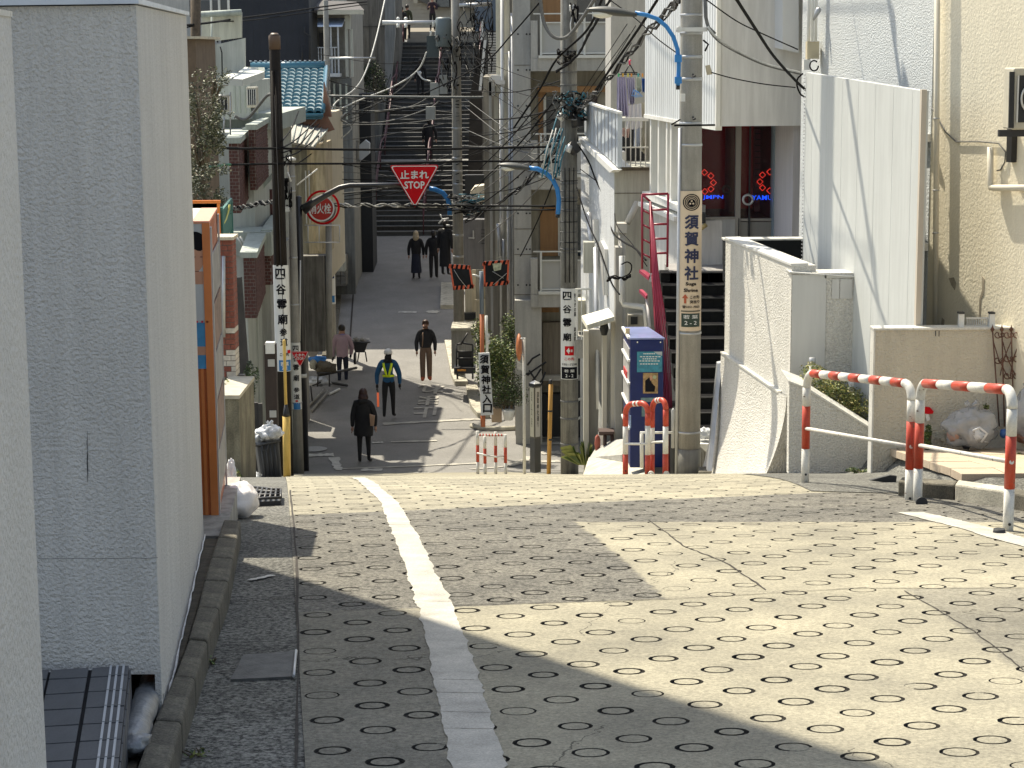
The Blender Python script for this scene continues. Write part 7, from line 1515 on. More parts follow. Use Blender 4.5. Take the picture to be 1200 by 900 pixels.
# streetlamp on P7
def lamp(t,px_arm,Y,ar,head,label,scale):
    one('arm',m_blue,t)(lambda m:m.tube([at(u,v,Y) for u,v in px_arm],ar,12))
    (u0,v0),(u1,v1)=head; L_=(at(u1,v1,Y)-at(u0,v0,Y))
    def hd(m):
        n=12; ax=L_.normalized(); upv=Vector((0,0,1)); rr=[.15,.42,.62,.78,.88,.95,.98,.97,.92,.84,.72,.60,.42]
        for i in range(13): pass
        i0=len(m.v); seg=14
        for i in range(13):
            c=at(u0,v0,Y)+L_*(i/12); r=rr[i]*scale
            for j in range(seg):
                a=2*math.pi*j/seg; sz=.55*math.sin(a); sz=sz if sz>0 else sz*.55
                m.v.append(tuple(c+Vector((0,math.cos(a)*r,sz*r))))
        for i in range(12):
            for j in range(seg):
                a=i0+i*seg+j; b=i0+i*seg+(j+1)%seg; m.f.append((a,b,b+seg,a+seg)); m.m.append(0); m.sm.append(True)
        m.f.append(tuple(i0+j for j in range(seg))); m.f.append(tuple(i0+12*seg+j for j in range(seg))); m.m+=[0,0]; m.sm+=[False]*2
    hb=one('lamp_head',mat('lamp_grey',(.045,.048,.045),.5,.08,6),t)(hd)
    one('diffuser',mat('lamp_diffuser',(.62,.62,.55),.3,.05,8),hb)(lambda m:m.blob(at(u0,v0,Y)+L_*.33+Vector((0,0,-scale*.22)),L_.length*.22,scale*.72,scale*.42,16,10))
    return t
tl_=thing('street_lamp',at(795,105,19.8),'nearer street lamp on blue curved arm fixed to the thick right pole','street lamp')
lamp(tl_,[(744,15),(757,17.5),(770,22),(781,31),(789,43),(794,58),(795.5,75),(795,90),(794.5,100)],19.8,.021,((687,11),(746,18)),'',.105)
one('clamp',m_blue,tl_)(lambda m:(fbox(m,791,64,799,73,19.75,.06),fbox(m,791,90,799,98,19.75,.06))); one('arm_end',m_dark,tl_)(lambda m:m.tube([at(794.5,100,19.8),at(794.4,105,19.8)],.02,10))
# shrine plate
PL=mat('plate_beige',(.62,.50,.36),.5,.04,3); nav=mat('navy_ink',(.02,.025,.07),.6,0)
pl,mp,r=wrap(t,x,20,rad,795,223,822,386,PL,off=.008); Y=20
cz=at(809,237,Y).z
def ring_on(mp,pl,u,v,r0,r1,Y,mt,lift=.004):
    f_=mp(u,v,0,0,lift); m=MB(); n=28
    for i in range(n):
        a=2*math.pi*i/n; b_=2*math.pi*(i+1)/n; m.poly([f_(r0*math.cos(a),r0*math.sin(a)),f_(r1*math.cos(a),r1*math.sin(a)),f_(r1*math.cos(b_),r1*math.sin(b_)),f_(r0*math.cos(b_),r0*math.sin(b_))])
    return m.build('emblem',mt,pl)
q_=Y/F
for r0,r1 in ((8.6,9.8),(6.6,7.6),(4.9,5.8)): ring_on(mp,pl,809,236,r0*q_,r1*q_,Y,m_ink)
ring_on(mp,pl,809,236.5,0,4.3*q_,Y,m_ink,.005)
for k in range(3):
    an=k*2.094+.5; ring_on(mp,pl,809+2.0*math.cos(an),236.5+2.0*math.sin(an),0.2*q_,1.1*q_,Y,PL,.007)
for ch,v in zip('須賀神社',(259,278.5,298.5,318.5)): wtext(mp,pl,ch,809.5,v,15.5,16,Y,nav,.032)
wtext(mp,pl,'Suga',809,331.5,12,5,Y,m_ink,.03); wtext(mp,pl,'Shrine',809,338.5,16,4,Y,m_ink,.03)
def arrow(mp,pl,u,v,w,h,Y,mt,left=False):
    f_=mp(u,v,0,0,.005); w*=Y/F; h*=Y/F; m=MB()
    P=[(-.18*w,-.5*h),(.18*w,-.5*h),(.18*w,.05*h),(.5*w,.05*h),(0,.5*h),(-.5*w,.05*h),(-.18*w,.05*h)]
    if left: P=[(-b_,a) for a,b_ in P]
    m.poly([f_(*P[0]),f_(*P[1]),f_(*P[2]),f_(*P[6])]); m.poly([f_(*P[3]),f_(*P[4]),f_(*P[5])]); return m.build('arrow',mt,pl)
arrow(mp,pl,802.5,348.5,7,11,Y,mat('arrow_rust',(.40,.08,.03),.5,0)); wtext(mp,pl,'この先',813.5,346.5,11,4,Y,m_ink,.02); wtext(mp,pl,'突当り',813.5,352,11,4,Y,m_ink,.02); wtext(mp,pl,'☎3351-7023',809,358,20,3.4,Y,m_ink,.02)
wrect(mp,pl,809,363,22,1.6,Y,mat('plate_dark',(.10,.09,.06),.5)); wrect(mp,pl,809,373.5,21,16,Y,mat('plate_green',(.015,.035,.025),.4,.05)); wtext(mp,pl,'若 葉',809,369.5,17,4.5,Y,m_signw,.01); wtext(mp,pl,'2 - 2',809,376.5,14,4.5,Y,m_signw,.01)
# ---------------------------------------------------------------- middle pole P6
t,x,rad,zt,z0=pole('utility_pole',669.5,-190,664,33,17.5,21.5,mat('mossy_pole',(.20,.195,.175),.88,.22,5,fine=.2,streak=.45,bump=.4,bscale=40),'weathered middle pole with tangled cables and white 四谷霊廟 plate')
P6=(x,33.)
for v in (60,85,100,215,232,246,292,470,490,520): band(t,x,33,rad,v,.03,m_wireg)
for i in range(26):
    v=200+i*4; one('cable_tie',m_dark if i%2 else m_wireg,t)(lambda m:m.lathe((x,33,at(666,v,33).z),[(rad(at(666,v,33).z)+.004,0),(rad(at(666,v,33).z)+R.uniform(.008,.016),.008),(rad(at(666,v,33).z)+.004,.016)],12)) if i%3==0 else None
for dx in (-.07,.0,.075): one('riser_cable',m_wire,t)(lambda m:m.tube([Vector((x+dx,33-rad(z)-.01,z)) for z in np.linspace(at(665,196,33).z,at(665,330,33).z,6)],.008,6))
one('splice_closure',m_black,t)(lambda m:(m.tube([at(669,141,32.7),at(682,139,32.7)],.13,12),)); one('splice_closure',m_black,t)(lambda m:m.tube([at(669,176,32.75),at(675,171,32.7)],.11,12)); one('splice_cap',m_alu,t)(lambda m:(m.tube([at(655,140,32.7),at(660,134,32.7)],.07,10),m.tube([at(665,178,32.65),at(669,170,32.65)],.05,8)))
def tangle(name,cu,cv,ru,rv,Y,n,r,parent,mats,seed,dy=.35):
    rr=random.Random(seed)
    for k,mt in enumerate(mats):
        m=MB()
        for i in range(n//len(mats)):
            P=[]; u=cu+rr.uniform(-ru,ru); v=cv+rr.uniform(-rv,rv)
            for j in range(6): P.append(at(u,v,Y+rr.uniform(-dy,dy))); u+=rr.uniform(-ru,ru)*.55; v+=rr.uniform(-rv,rv)*.6; u=max(cu-ru*1.2,min(cu+ru*1.2,u)); v=max(cv-rv*1.2,min(cv+rv*1.2,v))
            Q=[]
            for j in range(len(P)-1):
                for s in range(3): Q.append(P[j].lerp(P[j+1],s/3))
            for _ in range(2): Q=[Q[0]]+[(Q[i2-1]+Q[i2]*2+Q[i2+1])/4 for i2 in range(1,len(Q)-1)]+[Q[-1]]
            m.tube(Q,r*rr.uniform(.6,1.3),4)
        m.build(name,mt,parent,kind='stuff')
m_tealw=mat('teal_cable',(.03,.16,.22),.6,.3,10); m_palew=mat('pale_cable',(.50,.50,.47),.6,.2,10)
tangle('cable_tangle',668,124,17,14,32.7,46,.012,t,[m_wire,m_wireg,m_tealw],5); tangle('cable_tangle',664,66,9,8,32.7,16,.012,t,[m_wire,m_dpole],6); tangle('cable_tangle',673,25,4,18,32.75,12,.012,t,[m_alu,m_wire],7,.1)
m=MB()
for i,(a,b_,c,d) in enumerate(((655,130,635,208),(657,150,640,205),(660,150,648,212),(662,160,652,208),(664,170,655,206),(650,160,638,180))): m.tube([at(a,b_,32.7),at((a+c)/2-2,(b_+d)/2,32.7),at(c,d,32.6)],.012,5)
m.build('drop_cable',m_tealw,t); one('drop_cable',m_palew,t)(lambda m:[m.tube([at(652,150,32.65),at(645,180,32.6),at(648,210,32.6)],.012,5),m.tube([at(648,152,32.65),at(640,178,32.6),at(636,198,32.6)],.012,5)])
pl,mp,r=wrap(t,x,33,lambda z:rad(z)+.01,656,337,676.5,443,m_signw); Y=33
for ch,v in zip('四谷霊廟',(345.5,361,377,393.5)): wtext(mp,pl,ch,663.5,v,9.5,9.5 if ch!='霊' else 10.5,Y,m_ink,.024)
wrect(mp,pl,666,409.5,10.5,11,Y,m_signr); arrow(mp,pl,666,409.5,8,7,Y,m_signw,left=True); wtext(mp,pl,'この先',666,419,11,3.6,Y,m_signr,.02); wtext(mp,pl,'3351-7258',666,425.5,17,2.4,Y,m_ink,.01)
text('安\nら\nぎ\nの\n墓',(0,0,0),(1,0,0),(0,0,1),2.4/F*Y,27/F*Y,m_ink,parent=pl,bold=.02,mapf=mp(672.8,356,0,0)); text('真\n成\n院',(0,0,0),(1,0,0),(0,0,1),2.6/F*Y,16/F*Y,m_ink,parent=pl,bold=.02,mapf=mp(672.8,390,0,0))
wrect(mp,pl,666,435.5,18,14,Y,m_ink); wtext(mp,pl,'若 葉',666,433,12,3.4,Y,m_signw,.01); wtext(mp,pl,'2 - 2',666,438.5,9,3.6,Y,m_signw,.01)
tl2=thing('street_lamp',at(654,255,32.8),'farther street lamp on blue curved arm fixed to the weathered middle pole','street lamp')
lamp(tl2,[(620,197),(630,198),(640,203),(648,211),(653,221),(655,233),(654.5,245),(653.5,251)],32.7,.038,((583,193),(621,198)),'',.13); one('arm_end',m_dark,tl2)(lambda m:m.tube([at(653.5,251,32.7),at(653.3,255,32.7)],.035,10))
# ---------------------------------------------------------------- P5 far centre pole with transformers
t,x,rad,zt,z0=pole('utility_pole',538,-30,535.5,53,10,13.5,m_pole,'far grey pole with transformers and crossarm in front of the stairs')
for v in (150,185,200,245,275,300,215): band(t,x,53,rad,v,.06)
one('transformer',mat('transformer_grey',(.12,.15,.16),.5,.08,3),t)(lambda m:(m.lathe(at(520,55,52.5),[(.18,0),(.21,.02),(.21,.70),(.17,.76)],16),)); one('transformer',mat('transformer_dark',(.045,.065,.07),.5,.1,3),t)(lambda m:(fbox(m,500,42,514,67,52.7,.5),)); one('bushing',m_white,t)(lambda m:[m.lathe(at(u,v,52.5),[(.04,0),(.025,.09),(.04,.12)],8) for u,v in ((505,42),(511,42),(520,28),(508,31))])
one('junction_box',mat('pale_box',(.30,.31,.29),.6,.12,4),t)(lambda m:(fbox(m,504,97,514,113,52.5,.3),fbox(m,515,88,524,110,52.5,.3),fbox(m,499,125,510,140,52.6,.3)))
one('crossarm',m_steel,t)(lambda m:(m.tube([at(448,26.5,52.8),at(516,26.5,52.8)],.055,8),m.tube([at(440,68,52.8),at(386,68,52.8)],.03,6),m.tube([at(538,6,52.8),at(575,5,52.8)],.05,8)))
for u in (466.5,475.5): one('insulator',m_white,t)(lambda m:(m.lathe(at(u,24,52.7),[(.03,0),(.05,.05),(.02,.09)],10),m.lathe(at(u,30,52.7),[(.05,-.05),(.04,.05)],10)))
tangle('cable_tangle',556,45,18,38,52.6,46,.011,t,[m_wire,m_wire,m_wire,m_wireg],15,.6); tangle('cable_tangle',525,75,12,30,52.6,24,.014,t,[m_wire,m_wireg],16,.5)
tangle('cable_tangle',555,240,26,10,52.4,44,.017,t,[m_palew,m_wireg,m_tealw,m_wire],17,.4)
one('blue_arm',m_blue,t)(lambda m:m.tube([at(503,221,52.6),at(510,222,52.6),at(519,226,52.6),at(525,234,52.6),at(527,243,52.6),at(527,252,52.6)],.065,10))
# ---------------------------------------------------------------- wires
def wire(label,pts,r,mt=m_wire,group=None,sag=0,name='overhead_cable'):
    P=[at(*p) for p in pts]; Q=[]
    # catmull-rom smoothing
    for i in range(len(P)-1):
        p0=P[max(i-1,0)];p1=P[i];p2=P[i+1];p3=P[min(i+2,len(P)-1)]
        for k in range(7):
            s=k/7; q=.5*((2*p1)+(p2-p0)*s+(2*p0-5*p1+4*p2-p3)*s*s+(3*p1-p0-3*p2+p3)*s**3); q=q+Vector((0,0,-sag*math.sin(math.pi*s) if len(P)==2 else 0)); Q.append(q)
    Q.append(P[-1]); m=MB(); m.tube(Q,r,5); return m.build(name,mt,None,label=label,cat='cable',group=group,origin=P[0])
wire('upper of the two black level cables crossing above the big stop triangle',[(250,171,30),(270,174,31),(326,174,33.3),(440,175.5,33.2),(560,174,33),(600,173,33),(648,172,33)],.020)
wire('lower of the two black level cables passing just above the big stop triangle',[(268,193,31),(326,192,33.3),(440,191.5,33.2),(560,189,33),(655,190,33)],.018)
wire('green sheathed end of the lower level cable at the tree',[(243,196,30),(256,194,30.5),(270,192.5,31)],.020,mat('green_sheath',(.03,.18,.09),.5))
wire('thick grey rod running level across the upper stairs',[(386,112.5,51),(470,113.5,51),(560,114,51),(640,112.5,51),(722,110.5,51)],.033,mat('messenger_grey',(.10,.11,.11),.5,.1),name='messenger_rod')
wire('first level black cable crossing the concrete building below its middle balcony',[(480,241,36),(560,241,36),(650,241.5,33.2)],.018)
wire('second level black cable crossing the concrete building just below the first',[(500,246,36),(560,246,36),(650,245.8,33.2)],.016)
def bundle(label,pts,rb,n,r,mts,seed,name='cable_bundle'):
    rr=random.Random(seed); P=[at(*p) for p in pts]; t=thing(name,P[0],label,'cable'); 
    N_=[]
    for i in range(len(P)-1):
        for k in range(10): N_.append(P[i].lerp(P[i+1],k/10))
    N_.append(P[-1])
    for s in range(n):
        ph=rr.uniform(0,6.28); fq=rr.uniform(.5,1.1); m=MB(); m.tube([p+Vector((0,math.cos(ph+j*fq)*rb,math.sin(ph+j*fq)*rb*rr.uniform(.6,1.2))) for j,p in enumerate(N_)],r,4); m.build('strand',mts[s%len(mts)],t)
    return t
bundle('pale twisted cable bundle crossing level below the black sign arm',[(322,246,44),(340,243,45),(400,241,47),(440,240.5,48),(490,241,50),(540,242,52)],.05,4,.016,[m_palew,m_wireg,m_wire],1)
bundle('messy twisted black bundle from the middle pole to the lamp pole',[(676,132,32.5),(700,107,30),(727,76,27.5),(757,40,24.5),(790,6,21),(800,-8,20)],.055,6,.012,[m_wire,m_dpole,m_wireg],2)
bundle('dark cable bundle descending from the middle pole toward the far left roofs',[(655,170,33),(630,200,36),(605,225,40),(575,243,46),(545,260,51)],.06,5,.014,[m_wire,m_wireg,m_wire],3)
bundle('spiral wrapped black cable passing behind the nearer street lamp head',[(652,84,32.8),(677,66,31.5),(690,40,29),(700,24,28),(718,-5,26)],.02,3,.016,[m_wire],4)
wire('straight black cable from the upper centre down to the pipe house',[(497,110,50),(564,76,44),(600,40,40),(633,2,36)],.016); wire('long black cable from the middle pole rising behind the nearer lamp head',[(602,150,40),(632,105,36),(652,70,33.5),(688,35,30),(707,-5,27)],.020)
wire('black cable running diagonally behind the laundry to the nearer lamp arm',[(612,150,40),(648,115,34.5),(672,88,32.5),(705,97,30)],.012) if False else None
wire('thick straight black cable rising from the tangle beside the lamp arm',[(698,105,30),(725,67,27),(752,28,24),(775,-8,22)],.018)
wire('thin drooping cable between the nearer lamp head and the thick pole',[(712,-2,21),(745,22,20.6),(770,45,20.2),(793,62,20)],.006)
wire('thick grey looped cable hanging at the top of the middle pole',[(633,-5,32.5),(637,25,32.5),(647,42,32.4),(660,45,32.4),(672,36,32.4),(690,10,31.5),(702,-10,31)],.030,m_wireg)
for i,(a,b_,c,d) in enumerate(((636,180,738,40),(655,150,735,28),(668,155,745,30),(672,160,740,50))): wire('thin parallel diagonal wire between middle pole and concrete balcony',[(a,b_,38),(c,d,30)],.006,m_wire,group='thin diagonal wires by the middle pole')
fan=[(560,175,50,632,98,34),(560,200,50,640,110,34),(562,215,50,648,120,34),(545,238,52,640,160,34),(552,248,52,645,170,34),(556,255,52,650,186,34),(540,200,52,630,188,34),(545,160,53,650,140,34),(548,140,53,652,128,34),(560,285,48,650,200,33.5),(610,300,44,655,196,33.5)]
for i,f_ in enumerate(fan): wire('thin dark wire fanning between the far pole and the middle pole',[(f_[0],f_[1],f_[2]),((f_[0]+f_[3])/2,(f_[1]+f_[4])/2+5,(f_[2]+f_[5])/2),(f_[3],f_[4],f_[5])],.009+.004*(i%3),m_wire if i%3 else m_wireg,group='fan of wires between the two central poles')
wire('black drop cable snaking down the blue-white side wall from the middle pole',[(679,172,32.6),(690,190,32.2),(699,213,31.8),(711,236,31),(716,257,30.5),(718,272,30),(730,283,28),(744,291,27),(757,305,26)],.014)
wire('thin wire crossing the blue-white side wall below the drop cable',[(680,198,32.6),(700,213,32),(718,226,31),(722,262,29.5),(740,285,28),(758,312,26)],.007); wire('black cable dropping in front of the side wall to the awning',[(676,220,32.6),(684,246,32),(692,268,31),(702,290,30),(716,330,29),(726,345,28.5)],.012)
wire('black coiled cable end by the white house downpipe',[(712,326,29),(720,323,29),(728,325,29),(738,320,29),(740,311,29),(735,307,29),(728,310,29)],.010)
bundle('short black taped cable clump on the white house pipe',[(711,328,28.9),(722,325,28.9),(732,327,28.9),(739,323,28.9)],.02,4,.012,[m_wire],9)
wire('pale double cable sagging from the right pole to the white rough wall',[(829,31,19.8),(841,45,19.8),(865,60,20),(898,75,20.2),(938,85,20.3)],.012,m_palew); wire('second strand under the pale double cable at the right pole',[(829,33,19.8),(841,48,19.8),(865,62.5,20),(898,77,20.2),(938,87,20.3)],.007,m_wireg)
wire('thin black wire from the right pole box to the panel wall top',[(834,85,19.8),(860,92,19.9),(895,98.5,20),(932,102.5,20.2)],.006); wire('long black cable falling from the top to the corner of the panel wall',[(860,-6,15),(885,33,16.5),(907,66,18),(932,94,19.5),(945,106,20)],.014); wire('thin black wire from pole top right to the stucco wall',[(828,0,19.8),(862,24,20),(890,38,20.1),(935,58,20.3)],.007)
wire('small black cable loop at the left top of the panel wall',[(941,86,19.8),(935,92,19.8),(934,100,19.8),(938,110,19.8),(944,114,19.8)],.009)
wire('upper black cable at the top left corner heading to the roofs',[(215,30,33),(250,26,36),(284,21,40),(330,15,46),(385,7,52),(430,2,56)],.020); wire('lower black cable below it at the top left corner',[(215,33,33),(250,26,36),(290,24,40),(330,19,46),(385,11,52),(430,5,56)],.012)
wire('pale hanging cable descending in front of the retaining wall',[(452,-5,60),(440,48,58),(428,85,57),(415,105,56.5),(392,122,56),(384,150,55)],.022,m_palew); wire('pale forked cable left of the transformers',[(384,135,55),(420,118,55),(460,102,54),(489,83,53),(500,61,52.7)],.022,m_palew)
wire('pale short cable from fork to the transformer box',[(489,83,53),(495,92,52.8),(505,95,52.6)],.022,m_palew); wire('grey sagging cable across the mid stairs left of far pole',[(380,137,55),(410,143,55),(455,142,54),(500,128,53),(515,118,52.7)],.018,m_wireg); wire('second grey sagging cable across the mid stairs',[(382,124,55),(430,130,55),(470,127,54),(508,121,53)],.018,m_wireg); wire('third dark sagging cable over the mid stairs',[(386,128,55),(430,132,55),(480,125,54),(505,112,53)],.014,m_wireg)
wire('grey diagonal cable from the fork down to the left houses',[(489,83,53),(470,104,53.5),(440,122,54),(410,134,55),(386,146,55.5)],.014,m_wireg)
for i,(P_) in enumerate(([(384,10,56),(386,80,56),(381,140,55.5),(384,200,55.5),(388,240,56)],[(379,150,55),(392,170,55),(386,205,55),(380,240,55)],[(397,150,55),(389,185,55),(384,215,55)],[(400,140,55),(412,150,55),(396,165,55),(386,172,55.5)],[(386,146,55.5),(376,170,52),(372,205,50),(380,232,50)],[(405,132,55),(392,150,55),(388,190,55)],[(420,120,55),(396,144,55),(380,160,55),(378,200,55)],[(374,120,54),(384,150,55),(390,200,56)],[(395,140,55),(388,160,55),(391,240,56),(388,300,56)])): wire('pale loose cable hanging around the left address pole',P_,.018,m_palew if i%2 else m_wireg,group='pale cables around the left address pole')
for i,(P_) in enumerate(([(331,173,33.3),(345,165,38),(360,152,44),(372,140,50)],[(331,179,33.3),(348,172,38),(362,158,44),(374,145,50)],[(331,185,33.3),(350,178,38),(368,164,46),(384,150,55)],[(331,165,33.3),(342,150,38),(350,130,44)],[(342,196,40),(360,184,46),(384,165,55)])): wire('black curved wire between the dark pole and the address pole',P_,.014,m_wire,group='curved wires right of the dark pole')
bundle('dark drooping bundle joining the dark pole at the brick bays height',[(272,245,35),(285,243,35),(305,238,34.5),(322,237,33.6)],.04,4,.013,[m_wire,m_wireg],12)
wire('grey thick cable from the box unit to the dark pole',[(275,136,36),(284,140,36),(292,137,35.5),(303,124,34.5),(313,112,34),(320,110,33.6)],.026,m_wireg)
tangle_t=thing('cable_coil',at(340,230,39.8),'black coiled cables beside the slim grey pole','cable'); tangle('coil_loops',337,228,4,16,39.7,14,.014,tangle_t,[m_wire],21,.1); one('white_clip',m_white,tangle_t)(lambda m:(m.tube([at(337,202,39.6),at(341,213,39.6)],.02,5),fbox(m,333,243,339,248,39.6,.05),m.tube([at(348,217,39.6),at(372,198,39.6)],.014,5)))
tangle('coil_loops',337,185,4,8,39.7,10,.012,tangle_t,[m_wire],22,.1)
for i in range(7): wire('thin black wire over the stairs from the transformers',[(500-14*i,60+9*i,53),(470-9*i,100+7*i,54),(425-4*i,120+5*i,55)],.007,m_wire,group='thin wires over the stairs')
for i in range(6): wire('thin wire sagging between the left address pole and the far pole',[(390,183+i*9,55.5),(440,190+i*7,54),(480,196+i*6,53.5),(530,180+i*11,53)],.007+.003*(i%2),m_wire if i%2 else m_wireg,group='sagging wires between address pole and far pole')
rw=random.Random(99)
for i in range(14):
    v0=rw.uniform(60,215); u1=rw.uniform(372,425); v1=v0+rw.uniform(-45,45); wire('thin wire crossing the stairs between the far pole and the left houses',[(538,v0,52.8),((538+u1)/2,(v0+v1)/2+rw.uniform(2,12),54.5),(u1,v1,56)],rw.uniform(.007,.014),[m_wire,m_wire,m_wireg][i%3],group='wires crossing in front of the stairs')
for i in range(16):
    v0=rw.uniform(20,250); v1=rw.uniform(80,215); wire('thin wire running from the far pole to the middle pole',[(540,v0,52.8),((540+662)/2,(v0+v1)/2+rw.uniform(2,10),43),(664,v1,33.2)],rw.uniform(.006,.012),[m_wire,m_wire,m_wireg][i%3],group='wires between the far pole and the middle pole')
for i,(dx,ex,ey,ez) in enumerate(((-.8,.2,33,3.0),(-.3,.8,33,3.1),(.3,1.2,33,3.2),(.8,4.2,16.9,2.6),(.8,3.7,18.5,1.6),(.0,3.5,19.5,.8))):
    m=MB(); a_=Vector((P7[0]+dx,20,ZP7-.2-.25*i*(i>2))); b_=Vector((ex,ey,ez)); m.tube([a_.lerp(b_,k/12)-Vector((0,0,.35*math.sin(math.pi*k/12))) for k in range(13)],.009,5)
    m.build('overhead_cable',m_wire,None,label='high cable from the thick right pole top, above the picture',cat='cable',group='high cables above the picture',origin=a_)
# ---------------------------------------------------------------- road-work clutter on the left of the lower street
def clut(name,label,cat,mt): 
    return lambda fn: one(name,mt,None,label=label,cat=cat)(fn)
clut('blue_sheet','crumpled bright blue tarpaulin on the left pavement','tarpaulin',mat('tarp_blue',(.03,.22,.60),.5,.1,10))(lambda m:m.blob(at(371,422,50.5),.22,.3,.11,14,8,.8,3))
clut('soil_heap','small heap of brown soil and leaves on the left pavement','heap',m_dirt)(lambda m:m.blob(at(381,431,50),.28,.4,.16,16,8,.6,4))
clut('grey_sheet','crumpled grey plastic sheet by the soil heap','plastic sheet',m_bagc)(lambda m:m.blob(at(373,447,49.5),.30,.4,.12,16,8,.7,5))
clut('canvas_bag','pale canvas bag beside the blue tarpaulin','bag',mat('canvas',(.30,.29,.24),.9,.2,8))(lambda m:m.blob(at(367,427,49.8),.10,.1,.13,12,8,.4,6))
clut('round_disc','round grey disc leaning behind the black sign pole','disc',mat('disc_taupe',(.22,.20,.18),.8,.15,6))(lambda m:m.lathe(at(366,409,50),[(.20,-.01),(.20,.01)],20,axis=(-.5,-1,.2)))
for i,(a,b_,c,d,l) in enumerate(((362,476,380,456,'grey plank lying from the black pole toward the soil heap'),(365,482,384,459,'longer pale plank beside the grey plank'),(386,462,398,456,'short white batten on the shaded road'),(372,446,407,452,'dark steel bar under the tools'),(374,440,418,431,'dark tool handle by the wheelbarrow'))):
    one('plank' if i<3 else 'bar',m_conc if i<2 else (m_white if i==2 else m_black),None,label=l,cat='plank' if i<3 else 'tool')(lambda m:m.tube([G(a,b_,.03,41.5) if b_>440 else at(a,b_,50),G(c,d,.06,41.5) if d>440 else at(c,d,51.5)],.035,4))
one('black_stand',m_black,None,label='black tripod tool stand on the left pavement',cat='stand')(lambda m:[m.tube([at(a,b_,49),at(c,d,49)],.02,5) for a,b_,c,d in ((371,437,388,437),(373,437,372,453),(386,437,386,453),(364,452,366,470),(366,452,376,448))])
tw2=thing('wheelbarrow',at(423,425,54),'wheelbarrow loaded with grey debris in front of the man in pink','wheelbarrow')
one('tray',m_black,tw2)(lambda m:m.prism([at(413,401,54),at(431,401,54),at(427,413,54),at(416,413,54)],[p+Vector((0,.7,0)) for p in (at(413,401,54),at(431,401,54),at(427,413,54),at(416,413,54))])); one('load',m_conc,tw2)(lambda m:[m.blob(at(414+i*3.4,400-(i%2)*2,54.2),.07,.1,.06,8,6,.5,i) for i in range(5)]); one('wheel',m_black,tw2)(lambda m:m.lathe(at(416,420,54),[(.17,-.03),(.17,.03)],16,axis=(1,0,0))); one('leg',m_black,tw2)(lambda m:[m.tube([at(a,b_,54),at(c,d,54)],.018,5) for a,b_,c,d in ((428,412,430,424),(421,412,419,424),(412,403,434,401))])
# manhole in the lower street
def grate(m):
    c=G(368,526,.008,41.5); m.lathe(c,[(.30,-.002),(.30,.002)],24)
one('manhole_cover',mat('manhole_iron',(.35,.35,.34),.6,.3,25),None,label='round pale iron manhole cover on the shaded street by the black pole',cat='manhole cover')(grate)
